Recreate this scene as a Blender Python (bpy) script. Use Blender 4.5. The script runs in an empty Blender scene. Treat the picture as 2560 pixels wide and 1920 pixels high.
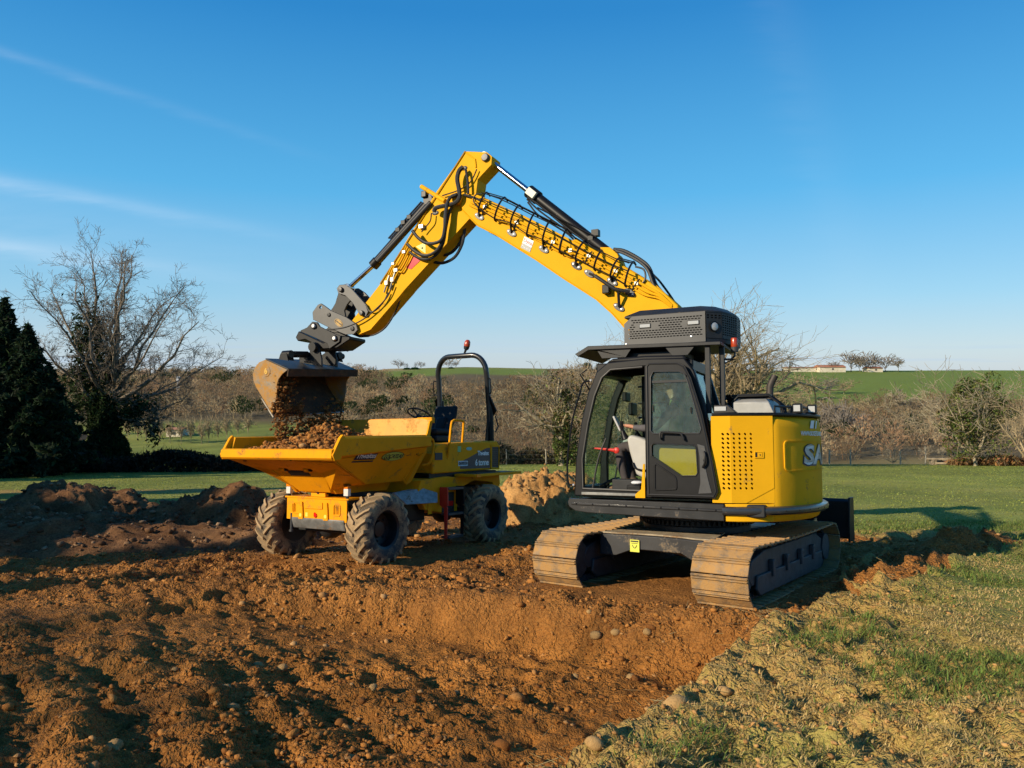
import bpy, bmesh, math, random
import numpy as np
from mathutils import Vector, Matrix, noise as mnoise
R = math.radians
S = bpy.context.scene
COL = S.collection
# ---------------------------------------------------------------- camera
CAM_H = 1.62
cd = bpy.data.cameras.new('camera'); cam = bpy.data.objects.new('camera', cd); COL.objects.link(cam)
cam.location = (0, 0, CAM_H); cam.rotation_euler = (R(90 - 1.055), 0, 0)
cd.sensor_width = 36; cd.lens = 36 * 1900 / 2560; cd.clip_start = .05; cd.clip_end = 9000
S.camera = cam
# ---------------------------------------------------------------- sun, sky, exposure
SUN_A, SUN_E = 58, 25            # degrees left of straight behind the camera, elevation
to_sun = Vector((-math.sin(R(SUN_A)) * math.cos(R(SUN_E)), -math.cos(R(SUN_A)) * math.cos(R(SUN_E)), math.sin(R(SUN_E))))
sl = bpy.data.lights.new('sun', 'SUN'); sl.energy = 5.0; sl.angle = R(.53); sl.color = (1, .85, .62)
so = bpy.data.objects.new('sun', sl); COL.objects.link(so); so.rotation_euler = to_sun.to_track_quat('Z', 'Y').to_euler()
cy = S.cycles; cy.use_adaptive_sampling = True; cy.adaptive_threshold = .025; cy.max_bounces = 5; cy.diffuse_bounces = 2; cy.glossy_bounces = 2; cy.transmission_bounces = 3; cy.transparent_max_bounces = 10; cy.caustics_reflective = False; cy.caustics_refractive = False
W = bpy.data.worlds.new('World'); S.world = W; W.use_nodes = True; W.cycles.sampling_method = 'MANUAL'; W.cycles.sample_map_resolution = 256
S.view_settings.view_transform = 'Standard'; S.view_settings.look = 'None'; S.view_settings.gamma = 1
S.view_settings.exposure = .33; S.view_settings.use_curve_mapping = False

class NT:
    """small helper for building node trees"""
    def __init__(s, tree): s.t = tree; s.n = tree.nodes; s.l = tree.links
    def node(s, typ, ins=None, **props):
        x = s.n.new(typ)
        for k, v in props.items(): setattr(x, k, v)
        for k, v in (ins or {}).items(): s.put(x, k, v)
        return x
    def put(s, x, k, v):
        i = x.inputs[k]
        if hasattr(v, 'is_output') or v.__class__.__name__.startswith('NodeSocket'): s.l.new(v, i)
        elif isinstance(v, (tuple, list)) and len(v) == 3 and len(getattr(i, 'default_value', (0, 0, 0))) == 4: i.default_value = (*v, 1)
        else: i.default_value = v
    def math(s, op, a, b=0.0, c=None, clamp=False):
        x = s.node('ShaderNodeMath', operation=op, use_clamp=clamp); s.put(x, 0, a); s.put(x, 1, b)
        if c is not None: s.put(x, 2, c)
        return x.outputs[0]
    def mix(s, fac, a, b, mode='MIX'):
        x = s.node('ShaderNodeMix', data_type='RGBA', blend_type=mode)
        s.put(x, 0, fac); s.put(x, 6, a); s.put(x, 7, b); return x.outputs[2]
    def noise(s, vec=None, scale=5, detail=4, rough=.55, dist=0, out=0):
        x = s.node('ShaderNodeTexNoise', {'Scale': scale, 'Detail': detail, 'Roughness': rough, 'Distortion': dist})
        if vec is not None: s.l.new(vec, x.inputs['Vector'])
        return x.outputs[out]
    def ramp(s, fac, stops, interp='LINEAR'):
        x = s.node('ShaderNodeValToRGB'); e = x.color_ramp.elements; x.color_ramp.interpolation = interp
        while len(e) < len(stops): e.new(.5)
        for q, (p, c) in zip(e, stops): q.position = p; q.color = (*c, 1) if len(c) == 3 else c
        s.l.new(fac, x.inputs[0]); return x.outputs[0]
    def remap(s, v, a, b, c=0.0, d=1.0):
        x = s.node('ShaderNodeMapRange', {'From Min': a, 'From Max': b, 'To Min': c, 'To Max': d}); s.l.new(v, x.inputs['Value']); return x.outputs[0]

def build_world():
    w = NT(W.node_tree); w.n.clear()
    sky = w.node('ShaderNodeTexSky', sky_type='NISHITA', sun_disc=False, sun_elevation=R(SUN_E), sun_rotation=R(180 + SUN_A), altitude=100, air_density=1.0, dust_density=.35, ozone_density=2.2)
    hs = w.node('ShaderNodeHueSaturation', {'Hue': .492, 'Saturation': 1.22, 'Value': 1.0, 'Color': sky.outputs[0]})
    tc = w.node('ShaderNodeTexCoord'); sx = w.node('ShaderNodeSeparateXYZ', {0: tc.outputs['Generated']})
    X, Y, Z = sx.outputs
    Yc = w.math('MAXIMUM', Y, .08)
    u = w.math('DIVIDE', X, Yc); v = w.math('DIVIDE', Z, Yc)
    front = w.math('GREATER_THAN', Y, .1)
    # thin ice cloud streaks (old contrails), each a line in the sky (u0, v0, slope, width, fade-out u, strength)
    total = None
    for (u0, v0, m, wd, uf, st, ns) in ((-.674, .247, -.185, .0095, -.22, .22, 3), (-.674, .163, -.135, .0125, -.33, .24, 4), (-.674, .418, -.33, .0075, -.20, .08, 5), (-.674, .21, -.19, .05, -.1, .06, 6), (.35, .45, -3.2, .12, .75, .025, 7)):
        cb = w.node('ShaderNodeCombineXYZ', {0: u, 1: v, 2: float(ns)})
        mp = w.node('ShaderNodeMapping', {'Vector': cb.outputs[0], 'Scale': (4, 26, 1)})
        n = w.noise(mp.outputs[0], 2.0, 3, .6)
        d = w.math('SUBTRACT', v, w.math('MULTIPLY_ADD', w.math('SUBTRACT', u, u0), m, v0))
        d = w.math('ADD', d, w.math('MULTIPLY', w.math('SUBTRACT', n, .5), wd * 1.6))
        g = w.math('DIVIDE', d, wd); g = w.math('MULTIPLY', g, g); g = w.math('EXPONENT', w.math('MULTIPLY', g, -1.0))
        fade = w.remap(u, u0, uf, 1, 0)
        g = w.math('MULTIPLY', w.math('MULTIPLY', g, fade), w.math('MULTIPLY', w.remap(n, .25, .75, .35, 1.2), st))
        total = g if total is None else w.math('ADD', total, g)
    # distant haze painted as a bluish bank low in the sky
    mp = w.node('ShaderNodeMapping', {'Vector': w.node('ShaderNodeCombineXYZ', {0: u, 1: v, 2: 9.0}).outputs[0], 'Scale': (2.2, 60, 1)})
    n = w.noise(mp.outputs[0], 1.6, 4, .55)
    bank = w.math('MULTIPLY', w.remap(n, .5, .72, 0, .45), w.math('MULTIPLY', w.remap(v, .0, .012, 0, 1), w.remap(v, .02, .05, 1, 0)))
    total = w.math('MULTIPLY', w.math('ADD', total, 0.0, clamp=True), front)
    # clear winter air: the sky model's warm low band is drawn towards pale blue all the way round
    K = 1 / .10
    air = w.ramp(w.math('MAXIMUM', Z, 0.0), [(0, (.43, .53, .62)), (.03, (.39, .53, .65)), (.09, (.25, .50, .70)), (.22, (.078, .385, .70)), (.42, (.015, .205, .53)), (1, (.004, .06, .24))])
    sk = w.mix(.80, hs.outputs[0], w.mix(1.0, air, (K, K, K), 'MULTIPLY'))
    c1 = w.mix(total, sk, (7.4, 8.0, 8.8))
    c2 = w.mix(w.math('MULTIPLY', bank, front), c1, (3.6, 5.0, 7.0))
    bg = w.node('ShaderNodeBackground', {'Color': c2, 'Strength': .10})
    o = w.node('ShaderNodeOutputWorld', {0: bg.outputs[0]})
build_world()

# ---------------------------------------------------------------- helpers
def tag(o, label=None, cat=None, group=None, kind=None):
    if label: o['label'] = label
    if cat: o['category'] = cat
    if group: o['group'] = group
    if kind: o['kind'] = kind
    return o
def empty(name, mat=None, parent=None):
    o = bpy.data.objects.new(name, None); COL.objects.link(o); o.empty_display_size = .2
    if parent: o.parent = parent
    if mat is not None: o.matrix_world = mat
    return o
def copy_tree(o, parent=None):
    c = o.copy(); COL.objects.link(c); c.parent = parent
    for ch in list(o.children): copy_tree(ch, c)
    return c

class MB:
    """collects shapes; build() links them as one mesh object"""
    def __init__(s, M=None): s.v = []; s.f = []; s.M = M; s.mi = []; s.cur = 0
    def add(s, vs, fs, M=None):
        b = len(s.v)
        M = M if M is not None else s.M
        for p in vs:
            p = Vector(p)
            s.v.append(tuple(M @ p) if M is not None else tuple(p))
        for q in fs: s.f.append(tuple(b + i for i in q)); s.mi.append(s.cur)
        return s
    def box(s, c, d, M=None):
        x, y, z = c; a, b, e = d[0] / 2, d[1] / 2, d[2] / 2
        vs = [(x + i * a, y + j * b, z + k * e) for i in (-1, 1) for j in (-1, 1) for k in (-1, 1)]
        return s.add(vs, [(0, 1, 3, 2), (4, 6, 7, 5), (0, 4, 5, 1), (2, 3, 7, 6), (0, 2, 6, 4), (1, 5, 7, 3)], M)
    def bb(s, x0, x1, y0, y1, z0, z1, M=None):
        return s.box(((x0 + x1) / 2, (y0 + y1) / 2, (z0 + z1) / 2), (abs(x1 - x0), abs(y1 - y0), abs(z1 - z0)), M)
    def loft(s, rings, cap=True, closed=True, M=None):
        n = len(rings[0]); vs = [p for r in rings for p in r]; fs = []
        for i in range(len(rings) - 1):
            for j in range(n if closed else n - 1):
                k = (j + 1) % n
                fs.append((i * n + j, i * n + k, (i + 1) * n + k, (i + 1) * n + j))
        if cap: fs.append(tuple(range(n))[::-1]); fs.append(tuple((len(rings) - 1) * n + j for j in range(n)))
        return s.add(vs, fs, M)
    def prism(s, poly, y0, y1, plane='xz', M=None):
        """poly is a list of (a, b) extruded along the third axis from y0 to y1"""
        f = {'xz': lambda a, b, c: (a, c, b), 'xy': lambda a, b, c: (a, b, c), 'yz': lambda a, b, c: (c, a, b)}[plane]
        return s.loft([[f(a, b, y0) for a, b in poly], [f(a, b, y1) for a, b in poly]], M=M)
    def ringprism(s, outer, inner, y0, y1, plane='xz', M=None):
        f = {'xz': lambda a, b, c: (a, c, b), 'xy': lambda a, b, c: (a, b, c), 'yz': lambda a, b, c: (c, a, b)}[plane]
        n = len(outer)
        vs = [f(a, b, y0) for a, b in outer] + [f(a, b, y0) for a, b in inner] + [f(a, b, y1) for a, b in outer] + [f(a, b, y1) for a, b in inner]
        fs = []
        for j in range(n):
            k = (j + 1) % n
            fs += [(j, k, n + k, n + j), (2 * n + j, 3 * n + j, 3 * n + k, 2 * n + k), (j, 2 * n + j, 2 * n + k, k), (n + j, n + k, 3 * n + k, 3 * n + j)]
        return s.add(vs, fs, M)
    def plate(s, pts, t, M=None):
        """flat polygon given a thickness along its normal"""
        P = [Vector(p) for p in pts]; n = Vector((0, 0, 0))
        for i in range(len(P)): n += P[i].cross(P[(i + 1) % len(P)])
        n.normalize()
        return s.loft([[p - n * t / 2 for p in P], [p + n * t / 2 for p in P]], M=M)
    def cyl(s, p0, p1, r0, r1=None, n=16, cap=True, M=None):
        return s.tube([p0, p1], [r0, r0 if r1 is None else r1], n, cap, M)
    def tube(s, pts, r, n=8, cap=True, M=None):
        P = [Vector(p) for p in pts]
        rs = r if isinstance(r, (list, tuple)) else [r] * len(P)
        rings = []; ref = None
        for i, p in enumerate(P):
            t = (P[min(i + 1, len(P) - 1)] - P[max(i - 1, 0)]).normalized()
            if ref is None: ref = t.orthogonal().normalized()
            ref = (ref - t * ref.dot(t)).normalized(); b = t.cross(ref)
            rings.append([p + (ref * math.cos(2 * math.pi * k / n) + b * math.sin(2 * math.pi * k / n)) * rs[i] for k in range(n)])
        return s.loft(rings, cap, M=M)
    def lathe(s, prof, o, axis, n=24, M=None, cap=True):
        """prof: (radius, distance along axis)"""
        o = Vector(o); a = Vector(axis).normalized(); x = a.orthogonal().normalized(); y = a.cross(x)
        return s.loft([[o + a * d + (x * math.cos(2 * math.pi * k / n) + y * math.sin(2 * math.pi * k / n)) * r for k in range(n)] for r, d in prof], cap, M=M)
    def ball(s, c, r, n=10, m=6, sc=(1, 1, 1), M=None):
        c = Vector(c)
        rings = []
        for i in range(1, m):
            a = math.pi * i / m
            rings.append([c + Vector((sc[0] * r * math.sin(a) * math.cos(2 * math.pi * k / n), sc[1] * r * math.sin(a) * math.sin(2 * math.pi * k / n), sc[2] * r * math.cos(a))) for k in range(n)])
        return s.loft(rings, True, M=M)
    def build(s, name, mat, parent=None, smooth=35, bevel=0, seg=2, mats=None):
        me = bpy.data.meshes.new(name); me.from_pydata(s.v, [], s.f)
        bm = bmesh.new(); bm.from_mesh(me); bmesh.ops.recalc_face_normals(bm, faces=bm.faces); bm.to_mesh(me); bm.free()
        o = bpy.data.objects.new(name, me); COL.objects.link(o)
        for m in (mats or [mat]): me.materials.append(m)
        if mats: me.polygons.foreach_set('material_index', s.mi)
        if parent: o.parent = parent
        if smooth:
            me.polygons.foreach_set('use_smooth', [True] * len(me.polygons)); me.set_sharp_from_angle(angle=R(smooth))
        if bevel:
            b = o.modifiers.new('bevel', 'BEVEL'); b.width = bevel; b.segments = seg; b.limit_method = 'ANGLE'; b.angle_limit = R(40); b.harden_normals = False
        return o

def np_mesh(name, V, F, mat, parent=None, smooth=False, cols=None):
    """fast mesh from numpy arrays; F is (n,3) or (n,4); cols is a per-vertex colour"""
    V = np.asarray(V, np.float32); F = np.asarray(F, np.int32)
    me = bpy.data.meshes.new(name); me.vertices.add(len(V)); me.vertices.foreach_set('co', V.ravel())
    k = F.shape[1]; me.loops.add(F.size); me.loops.foreach_set('vertex_index', F.ravel())
    me.polygons.add(len(F)); me.polygons.foreach_set('loop_start', np.arange(0, F.size, k, dtype=np.int32))
    me.polygons.foreach_set('loop_total', np.full(len(F), k, np.int32))
    if smooth: me.polygons.foreach_set('use_smooth', np.ones(len(F), bool))
    me.update(calc_edges=True)
    if cols is not None:
        for nm, c in cols.items():
            c = np.asarray(c, np.float32)
            if c.ndim == 1:
                a = me.attributes.new(nm, 'FLOAT', 'POINT'); a.data.foreach_set('value', c)
            else:
                a = me.attributes.new(nm, 'FLOAT_COLOR', 'POINT'); a.data.foreach_set('color', np.c_[c, np.ones(len(c))].astype(np.float32).ravel())
    for m in (mat if isinstance(mat, list) else [mat]): me.materials.append(m)
    o = bpy.data.objects.new(name, me); COL.objects.link(o)
    if parent: o.parent = parent
    return o

def text_verts(txt, size, offset=0.0, shear=0.0, spacing=1.0):
    """outline letters as flat triangles: list of (x, y), faces; centred"""
    c = bpy.data.curves.new('t', 'FONT'); c.body = txt; c.size = size; c.offset = offset; c.shear = shear; c.space_character = spacing
    c.align_x = 'CENTER'; c.align_y = 'CENTER'; c.resolution_u = 3
    o = bpy.data.objects.new('t', c); COL.objects.link(o)
    dg = bpy.context.evaluated_depsgraph_get(); me = bpy.data.meshes.new_from_object(o.evaluated_get(dg))
    v = [(q.co.x, q.co.y) for q in me.vertices]; f = [tuple(p.vertices) for p in me.polygons]
    bpy.data.objects.remove(o); bpy.data.meshes.remove(me); bpy.data.curves.remove(c)
    return v, f
def text_part(name, txt, size, o, ex, ey, mat, parent, off=.004, **kw):
    """lettering laid on a plane: o centre, ex reading direction, ey up; faces a little proud"""
    v, f = text_verts(txt, size, **kw); ex = Vector(ex).normalized(); ey = Vector(ey).normalized(); n = ex.cross(ey)
    m = MB(); m.add([Vector(o) + ex * a + ey * b + n * off for a, b in v], f)
    return m.build(name, mat, parent, smooth=0)

# ---------------------------------------------------------------- numpy noise
def _hash(i, j, s):
    h = (i * 374761393 + j * 668265263 + s * 974711) & 0x7fffffff
    h = ((h ^ (h >> 13)) * 1274126177) & 0x7fffffff
    return ((h ^ (h >> 16)) & 0xffff) / 65535.0
def vnoise(x, y, s=0):
    x = np.asarray(x, float); y = np.asarray(y, float)
    i = np.floor(x).astype(np.int64); j = np.floor(y).astype(np.int64); fx = x - i; fy = y - j
    fx = fx * fx * fx * (fx * (fx * 6 - 15) + 10); fy = fy * fy * fy * (fy * (fy * 6 - 15) + 10)
    a = _hash(i, j, s); b = _hash(i + 1, j, s); c = _hash(i, j + 1, s); d = _hash(i + 1, j + 1, s)
    return (a + (b - a) * fx + (c - a) * fy + (a - b - c + d) * fx * fy) * 2 - 1
def fbm(x, y, o=5, s=0, g=.5, l=2.03):
    t = 0; a = 1; n = 0
    for k in range(o):
        t = t + a * vnoise(x, y, s + k * 17); n += a; a *= g; x = x * l + 13.7; y = y * l - 7.3
    return t / n
def sstep(a, b, x):
    t = np.clip((np.asarray(x, float) - a) / (b - a), 0, 1); return t * t * (3 - 2 * t)
def line_dist(x, y, pts):
    """signed distance to a polyline: positive on its right-hand side"""
    best = np.full(np.shape(x), 1e9); sgn = np.ones(np.shape(x))
    for (ax, ay), (bx, by) in zip(pts[:-1], pts[1:]):
        dx, dy = bx - ax, by - ay; L = dx * dx + dy * dy
        t = np.clip(((x - ax) * dx + (y - ay) * dy) / L, 0, 1)
        d = np.hypot(x - ax - t * dx, y - ay - t * dy); c = (x - ax) * dy - (y - ay) * dx
        m = d < best - 1e-9; best = np.where(m, d, best); sgn = np.where(m, np.sign(c), sgn)
    return best * sgn

# ---------------------------------------------------------------- materials
def mat(name, color, rough=.5, metal=0.0, var=.0, vscale=8, bump=0.0, bscale=60, dirt=0.0, dcol=(.20, .105, .04), dscale=3, coat=0.0, spec=.5, dlow=None, **kw):
    """principled surface with colour variation, fine relief and patches of dried mud"""
    m = bpy.data.materials.new(name); m.use_nodes = True; t = NT(m.node_tree); t.n.clear()
    tc = t.node('ShaderNodeTexCoord').outputs['Object']
    col = t.node('ShaderNodeRGB'); col.outputs[0].default_value = (*color, 1); c = col.outputs[0]
    rg = rough
    if var:
        n = t.noise(tc, vscale, 3, .6)
        c = t.mix(t.remap(n, .3, .7, 0, 1), tuple(x * (1 - var) for x in color), tuple(min(1, x * (1 + var)) for x in color))
    if dirt:
        n = t.noise(tc, dscale, 4, .68, .4); n2 = t.noise(tc, dscale * 14, 2, .6)
        k = t.math('ADD', n, t.math('MULTIPLY', t.math('SUBTRACT', n2, .5), .35))
        if dlow is not None:   # more mud low down (splash), measured in the thing's own height
            z = t.node('ShaderNodeSeparateXYZ', {0: tc}).outputs[2]
            k = t.math('ADD', k, t.remap(z, dlow[0], dlow[1], dlow[2], 0))
        k = t.remap(k, .72 - dirt * .42, .80 - dirt * .25, 0, 1)
        c = t.mix(k, c, dcol); rg = t.remap(k, 0, 1, rough, .92)
    b = t.node('ShaderNodeBsdfPrincipled', {'Base Color': c, 'Roughness': rg, 'Metallic': metal, 'Coat Weight': coat, 'Coat Roughness': .12, 'Specular IOR Level': spec})
    for k2, v in kw.items(): b.inputs[k2.replace('_', ' ')].default_value = v
    if bump:
        nn = t.noise(tc, bscale, 5, .6)
        bp = t.node('ShaderNodeBump', {'Strength': bump, 'Distance': .01, 'Height': nn}); t.l.new(bp.outputs[0], b.inputs['Normal'])
    t.node('ShaderNodeOutputMaterial', {0: b.outputs[0]})
    return m
def glass_mat(name, tint, alpha, rough=.03):
    m = bpy.data.materials.new(name); m.use_nodes = True; t = NT(m.node_tree); t.n.clear()
    tr = t.node('ShaderNodeBsdfTransparent', {'Color': tint}); gl = t.node('ShaderNodeBsdfGlossy', {'Color': (1, 1, 1), 'Roughness': rough})
    df = t.node('ShaderNodeBsdfDiffuse', {'Color': (.25, .24, .2)})
    tc = t.node('ShaderNodeTexCoord').outputs['Object']
    a = t.node('ShaderNodeMixShader', {0: t.remap(t.noise(tc, 9, 6, .7), .4, .75, alpha * .4, alpha), 1: tr.outputs[0], 2: df.outputs[0]})
    fc = t.node('ShaderNodeLayerWeight', {'Blend': .5}).outputs['Facing']; fr = t.math('MULTIPLY_ADD', t.math('POWER', fc, 4.0), .6, .035)
    o = t.node('ShaderNodeMixShader', {0: fr, 1: a.outputs[0], 2: gl.outputs[0]})
    t.node('ShaderNodeOutputMaterial', {0: o.outputs[0]}); return m
MUD = (.23, .115, .038)
M = dict(
    yellow=mat('excavator_yellow', (.70, .362, .010), .62, var=.05, vscale=3, coat=.0, spec=.07, dirt=.20, dcol=(.33, .19, .05), dscale=4),
    yellowd=mat('dumper_yellow', (.78, .315, .006), .6, var=.06, vscale=3, coat=.0, spec=.08, dirt=.30, dcol=(.36, .17, .04), dscale=5),
    black=mat('black_paint', (.008, .008, .009), .42, var=.25, vscale=6, coat=.06, spec=.22, dirt=.06, dcol=(.06, .048, .035), dscale=5),
    satin=mat('charcoal_steel', (.019, .020, .022), .5, spec=.3, var=.2, vscale=7, dirt=.14, dcol=(.12, .09, .06), dscale=6, bump=.05),
    grey=mat('slate_steel', (.042, .043, .046), .45, var=.2, vscale=9, dirt=.16, dcol=(.16, .12, .08), dscale=8),
    rubber=mat('hose_rubber', (.02, .02, .021), .5, var=.2, spec=.4, dirt=.1, dcol=(.12, .09, .06)),
    chrome=mat('chromed_rod', (.62, .63, .65), .12, 1.0),
    zinc=mat('zinc_fitting', (.36, .34, .30), .4, .6, var=.15, vscale=30),
    bolt=mat('bright_bolt', (.75, .75, .74), .3, .5),
    white=mat('white_print', (.8, .8, .78), .5),
    ink=mat('dark_print', (.012, .012, .02), .5),
    silver=mat('silver_letter', (.42, .44, .47), .35, .3),
    red=mat('red_paint', (.55, .03, .02), .45, var=.1),
    redlens=mat('red_lens', (.6, .015, .01), .15, coat=.6),
    amber=mat('amber_lens', (.85, .22, .01), .15, coat=.6),
    orangelens=mat('orange_beacon_lens', (.36, .04, .008), .3, coat=.3),
    lamp=mat('lamp_glass', (.42, .42, .41), .12, coat=.8),
    beige=mat('console_plastic', (.40, .39, .36), .55, var=.06, dirt=.1),
    seatm=mat('seat_vinyl', (.014, .014, .016), .55, var=.2, spec=.2, dirt=.12, dcol=(.1, .08, .06)),
    decal_y=mat('pale_yellow_decal', (.62, .62, .08), .45),
    steelmud=mat('muddy_track_steel', (.20, .15, .10), .65, .1, var=.4, vscale=9, bump=.8, bscale=30, dirt=.95, dcol=(.40, .225, .078), dscale=7),
    trackdark=mat('worn_track_frame', (.035, .037, .042), .6, var=.4, vscale=9, bump=.3, bscale=40, dirt=.3, dcol=(.10, .085, .07), dscale=6),
    tyre=mat('muddy_tyre_rubber', (.028, .027, .026), .75, var=.3, bump=.3, bscale=60, dirt=.80, dcol=(.31, .21, .11), dscale=5),
    lug=mat('muddy_tyre_lug', (.30, .205, .11), .85, var=.3, bump=.4, bscale=60, dirt=.95, dcol=(.37, .255, .135), dscale=6),
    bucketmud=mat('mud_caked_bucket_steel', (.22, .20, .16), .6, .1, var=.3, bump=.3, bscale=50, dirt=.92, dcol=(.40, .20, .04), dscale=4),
    bucketin=mat('shaded_mud_bucket_inside', (.04, .022, .011), .9, var=.35, vscale=9, bump=.7, bscale=40, dirt=.5, dcol=(.085, .042, .015), dscale=6),  # mud, with the shade inside the bucket darkened into its colour
    glass=glass_mat('cab_glass', (.78, .90, .86), .10), tglass=glass_mat('tinted_door_glass', (.52, .74, .66), .22),
    skin=mat('skin', (.55, .27, .17), .5, var=.08, Subsurface_Weight=.1),
    cloth=mat('grey_sweater', (.085, .08, .088), .85, var=.15, vscale=20, bump=.2, bscale=150),
    trousers=mat('dark_trousers', (.045, .038, .04), .85, var=.2, vscale=14, bump=.2, bscale=150),
    shoe=mat('muddy_boot', (.11, .075, .05), .8, var=.3, dirt=.4),
    hair=mat('dark_hair', (.02, .015, .012), .6),
    vest=mat('hi_vis_vest', (.50, .62, .03), .7),
)
# ================================================================ GROUND
SLOPE = .098
EXC_C = (2.35, 9.585); EXC_YAW = R(154); UND_YAW = R(233.3)
DMP_C = (-2.02, 12.687); DMP_YAW = R(238.5)
SOIL = [(-9, -9), (-6, -5), (-2.4, 0), (-1.1, 1.9), (.22, 3.8), (.75, 4.55), (1.3, 5.3), (1.85, 6.2), (2.4, 6.86), (3.0, 7.5), (3.75, 8.35), (4.25, 9.6), (5.1, 10.5), (6.3, 11.5), (8.3, 12.9), (8.4, 13.7), (6.4, 13.3), (4.8, 13.9), (3.6, 15.6), (2.6, 18.6), (.4, 19.6), (-2, 18.8), (-4.5, 18.2), (-8, 18.4), (-13, 19.4), (-24, 20), (-40, 15), (-40, -9)]
LIP = [(3.2, 6.75), (2.45, 7.0), (1.55, 7.32), (.3, 8.25), (-1.0, 8.75), (-4, 9.2)]
def poly_sd(x, y, P):
    """distance to the polygon outline, positive inside"""
    best = np.full(x.shape, 1e9); ins = np.zeros(x.shape, bool)
    for (ax, ay), (bx, by) in zip(P, P[1:] + P[:1]):
        dx, dy = bx - ax, by - ay
        t = np.clip(((x - ax) * dx + (y - ay) * dy) / (dx * dx + dy * dy), 0, 1)
        best = np.minimum(best, np.hypot(x - ax - t * dx, y - ay - t * dy))
        with np.errstate(divide='ignore', invalid='ignore'):
            c = ((ay > y) != (by > y)) & (x < dx * (y - ay) / (dy if dy else 1e-9) + ax)
        ins ^= c
    return np.where(ins, best, -best)
PY = np.array([-60, 62, 72, 85, 105, 135, 180, 230, 300, 400, 520, 640, 900, 1500, 4000.])
PZ = np.array([60 * SLOPE, -62 * SLOPE, -7.6, -10.2, -13.6, -16.6, -17, -15.6, -11.6, -6.0, -1.0, -1.0, -12, -40, -60.])
def natural(x, y):
    z = np.interp(y, PY, PZ)
    far = sstep(150, 520, y); u = x / np.maximum(y, 1)
    crest = np.interp(u, [-.75, -.35, -.22, -.16, -.06, .05, .2, .38, .7], [-5, -2.5, -.2, 2.6, 3.6, 2.5, 1.5, 1.2, 1.2])
    z = z + far * (crest + 1.0)
    # the left side of the valley floor lies a little higher and flatter
    z = z + sstep(66, 140, y) * (1 - sstep(200, 330, y)) * np.interp(u, [-.5, -.1, .25, .5], [1.0, 0, .6, 3.2])
    z = z + sstep(62, 120, y) * fbm(x / 45, y / 45, 4, 5) * 1.6 * (1 - .75 * sstep(300, 500, y))
    return z
def soil_fields(x, y):
    cut = sstep(8.0, 6.8, y) * sstep(-1.5, -.5, x); sd = poly_sd(x, y, SOIL) + (fbm(x * 1.3, y * 1.3, 4, 3) * .16 + fbm(x * 5, y * 5, 3, 9) * .07) * (1 - .62 * cut)
    s = sstep(-.02, .10, sd)
    lip = line_dist(x, y, LIP) * -1       # positive towards the camera
    fr = -lip
    pit = sstep(-.03, .85, -line_dist(x, y, LIP) + fbm(x * 2, y * 2, 3, 21) * .10) if False else sstep(-.03, .62, line_dist(x, y, LIP[::-1]) + fbm(x * 2, y * 2, 3, 21) * .10)
    pit = pit * sstep(-4.5, .2, x + .25 * y - 1.2) * sstep(.03, .34, sd)
    return sd, s, pit
def pad(x, y, c, yaw, hu, hv, edge=.35):
    dx, dy = x - c[0], y - c[1]; u = np.abs(dx * math.cos(yaw) + dy * math.sin(yaw)); v = np.abs(-dx * math.sin(yaw) + dy * math.cos(yaw))
    return (1 - sstep(hu, hu + edge, u)) * (1 - sstep(hv, hv + edge, v))
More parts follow.
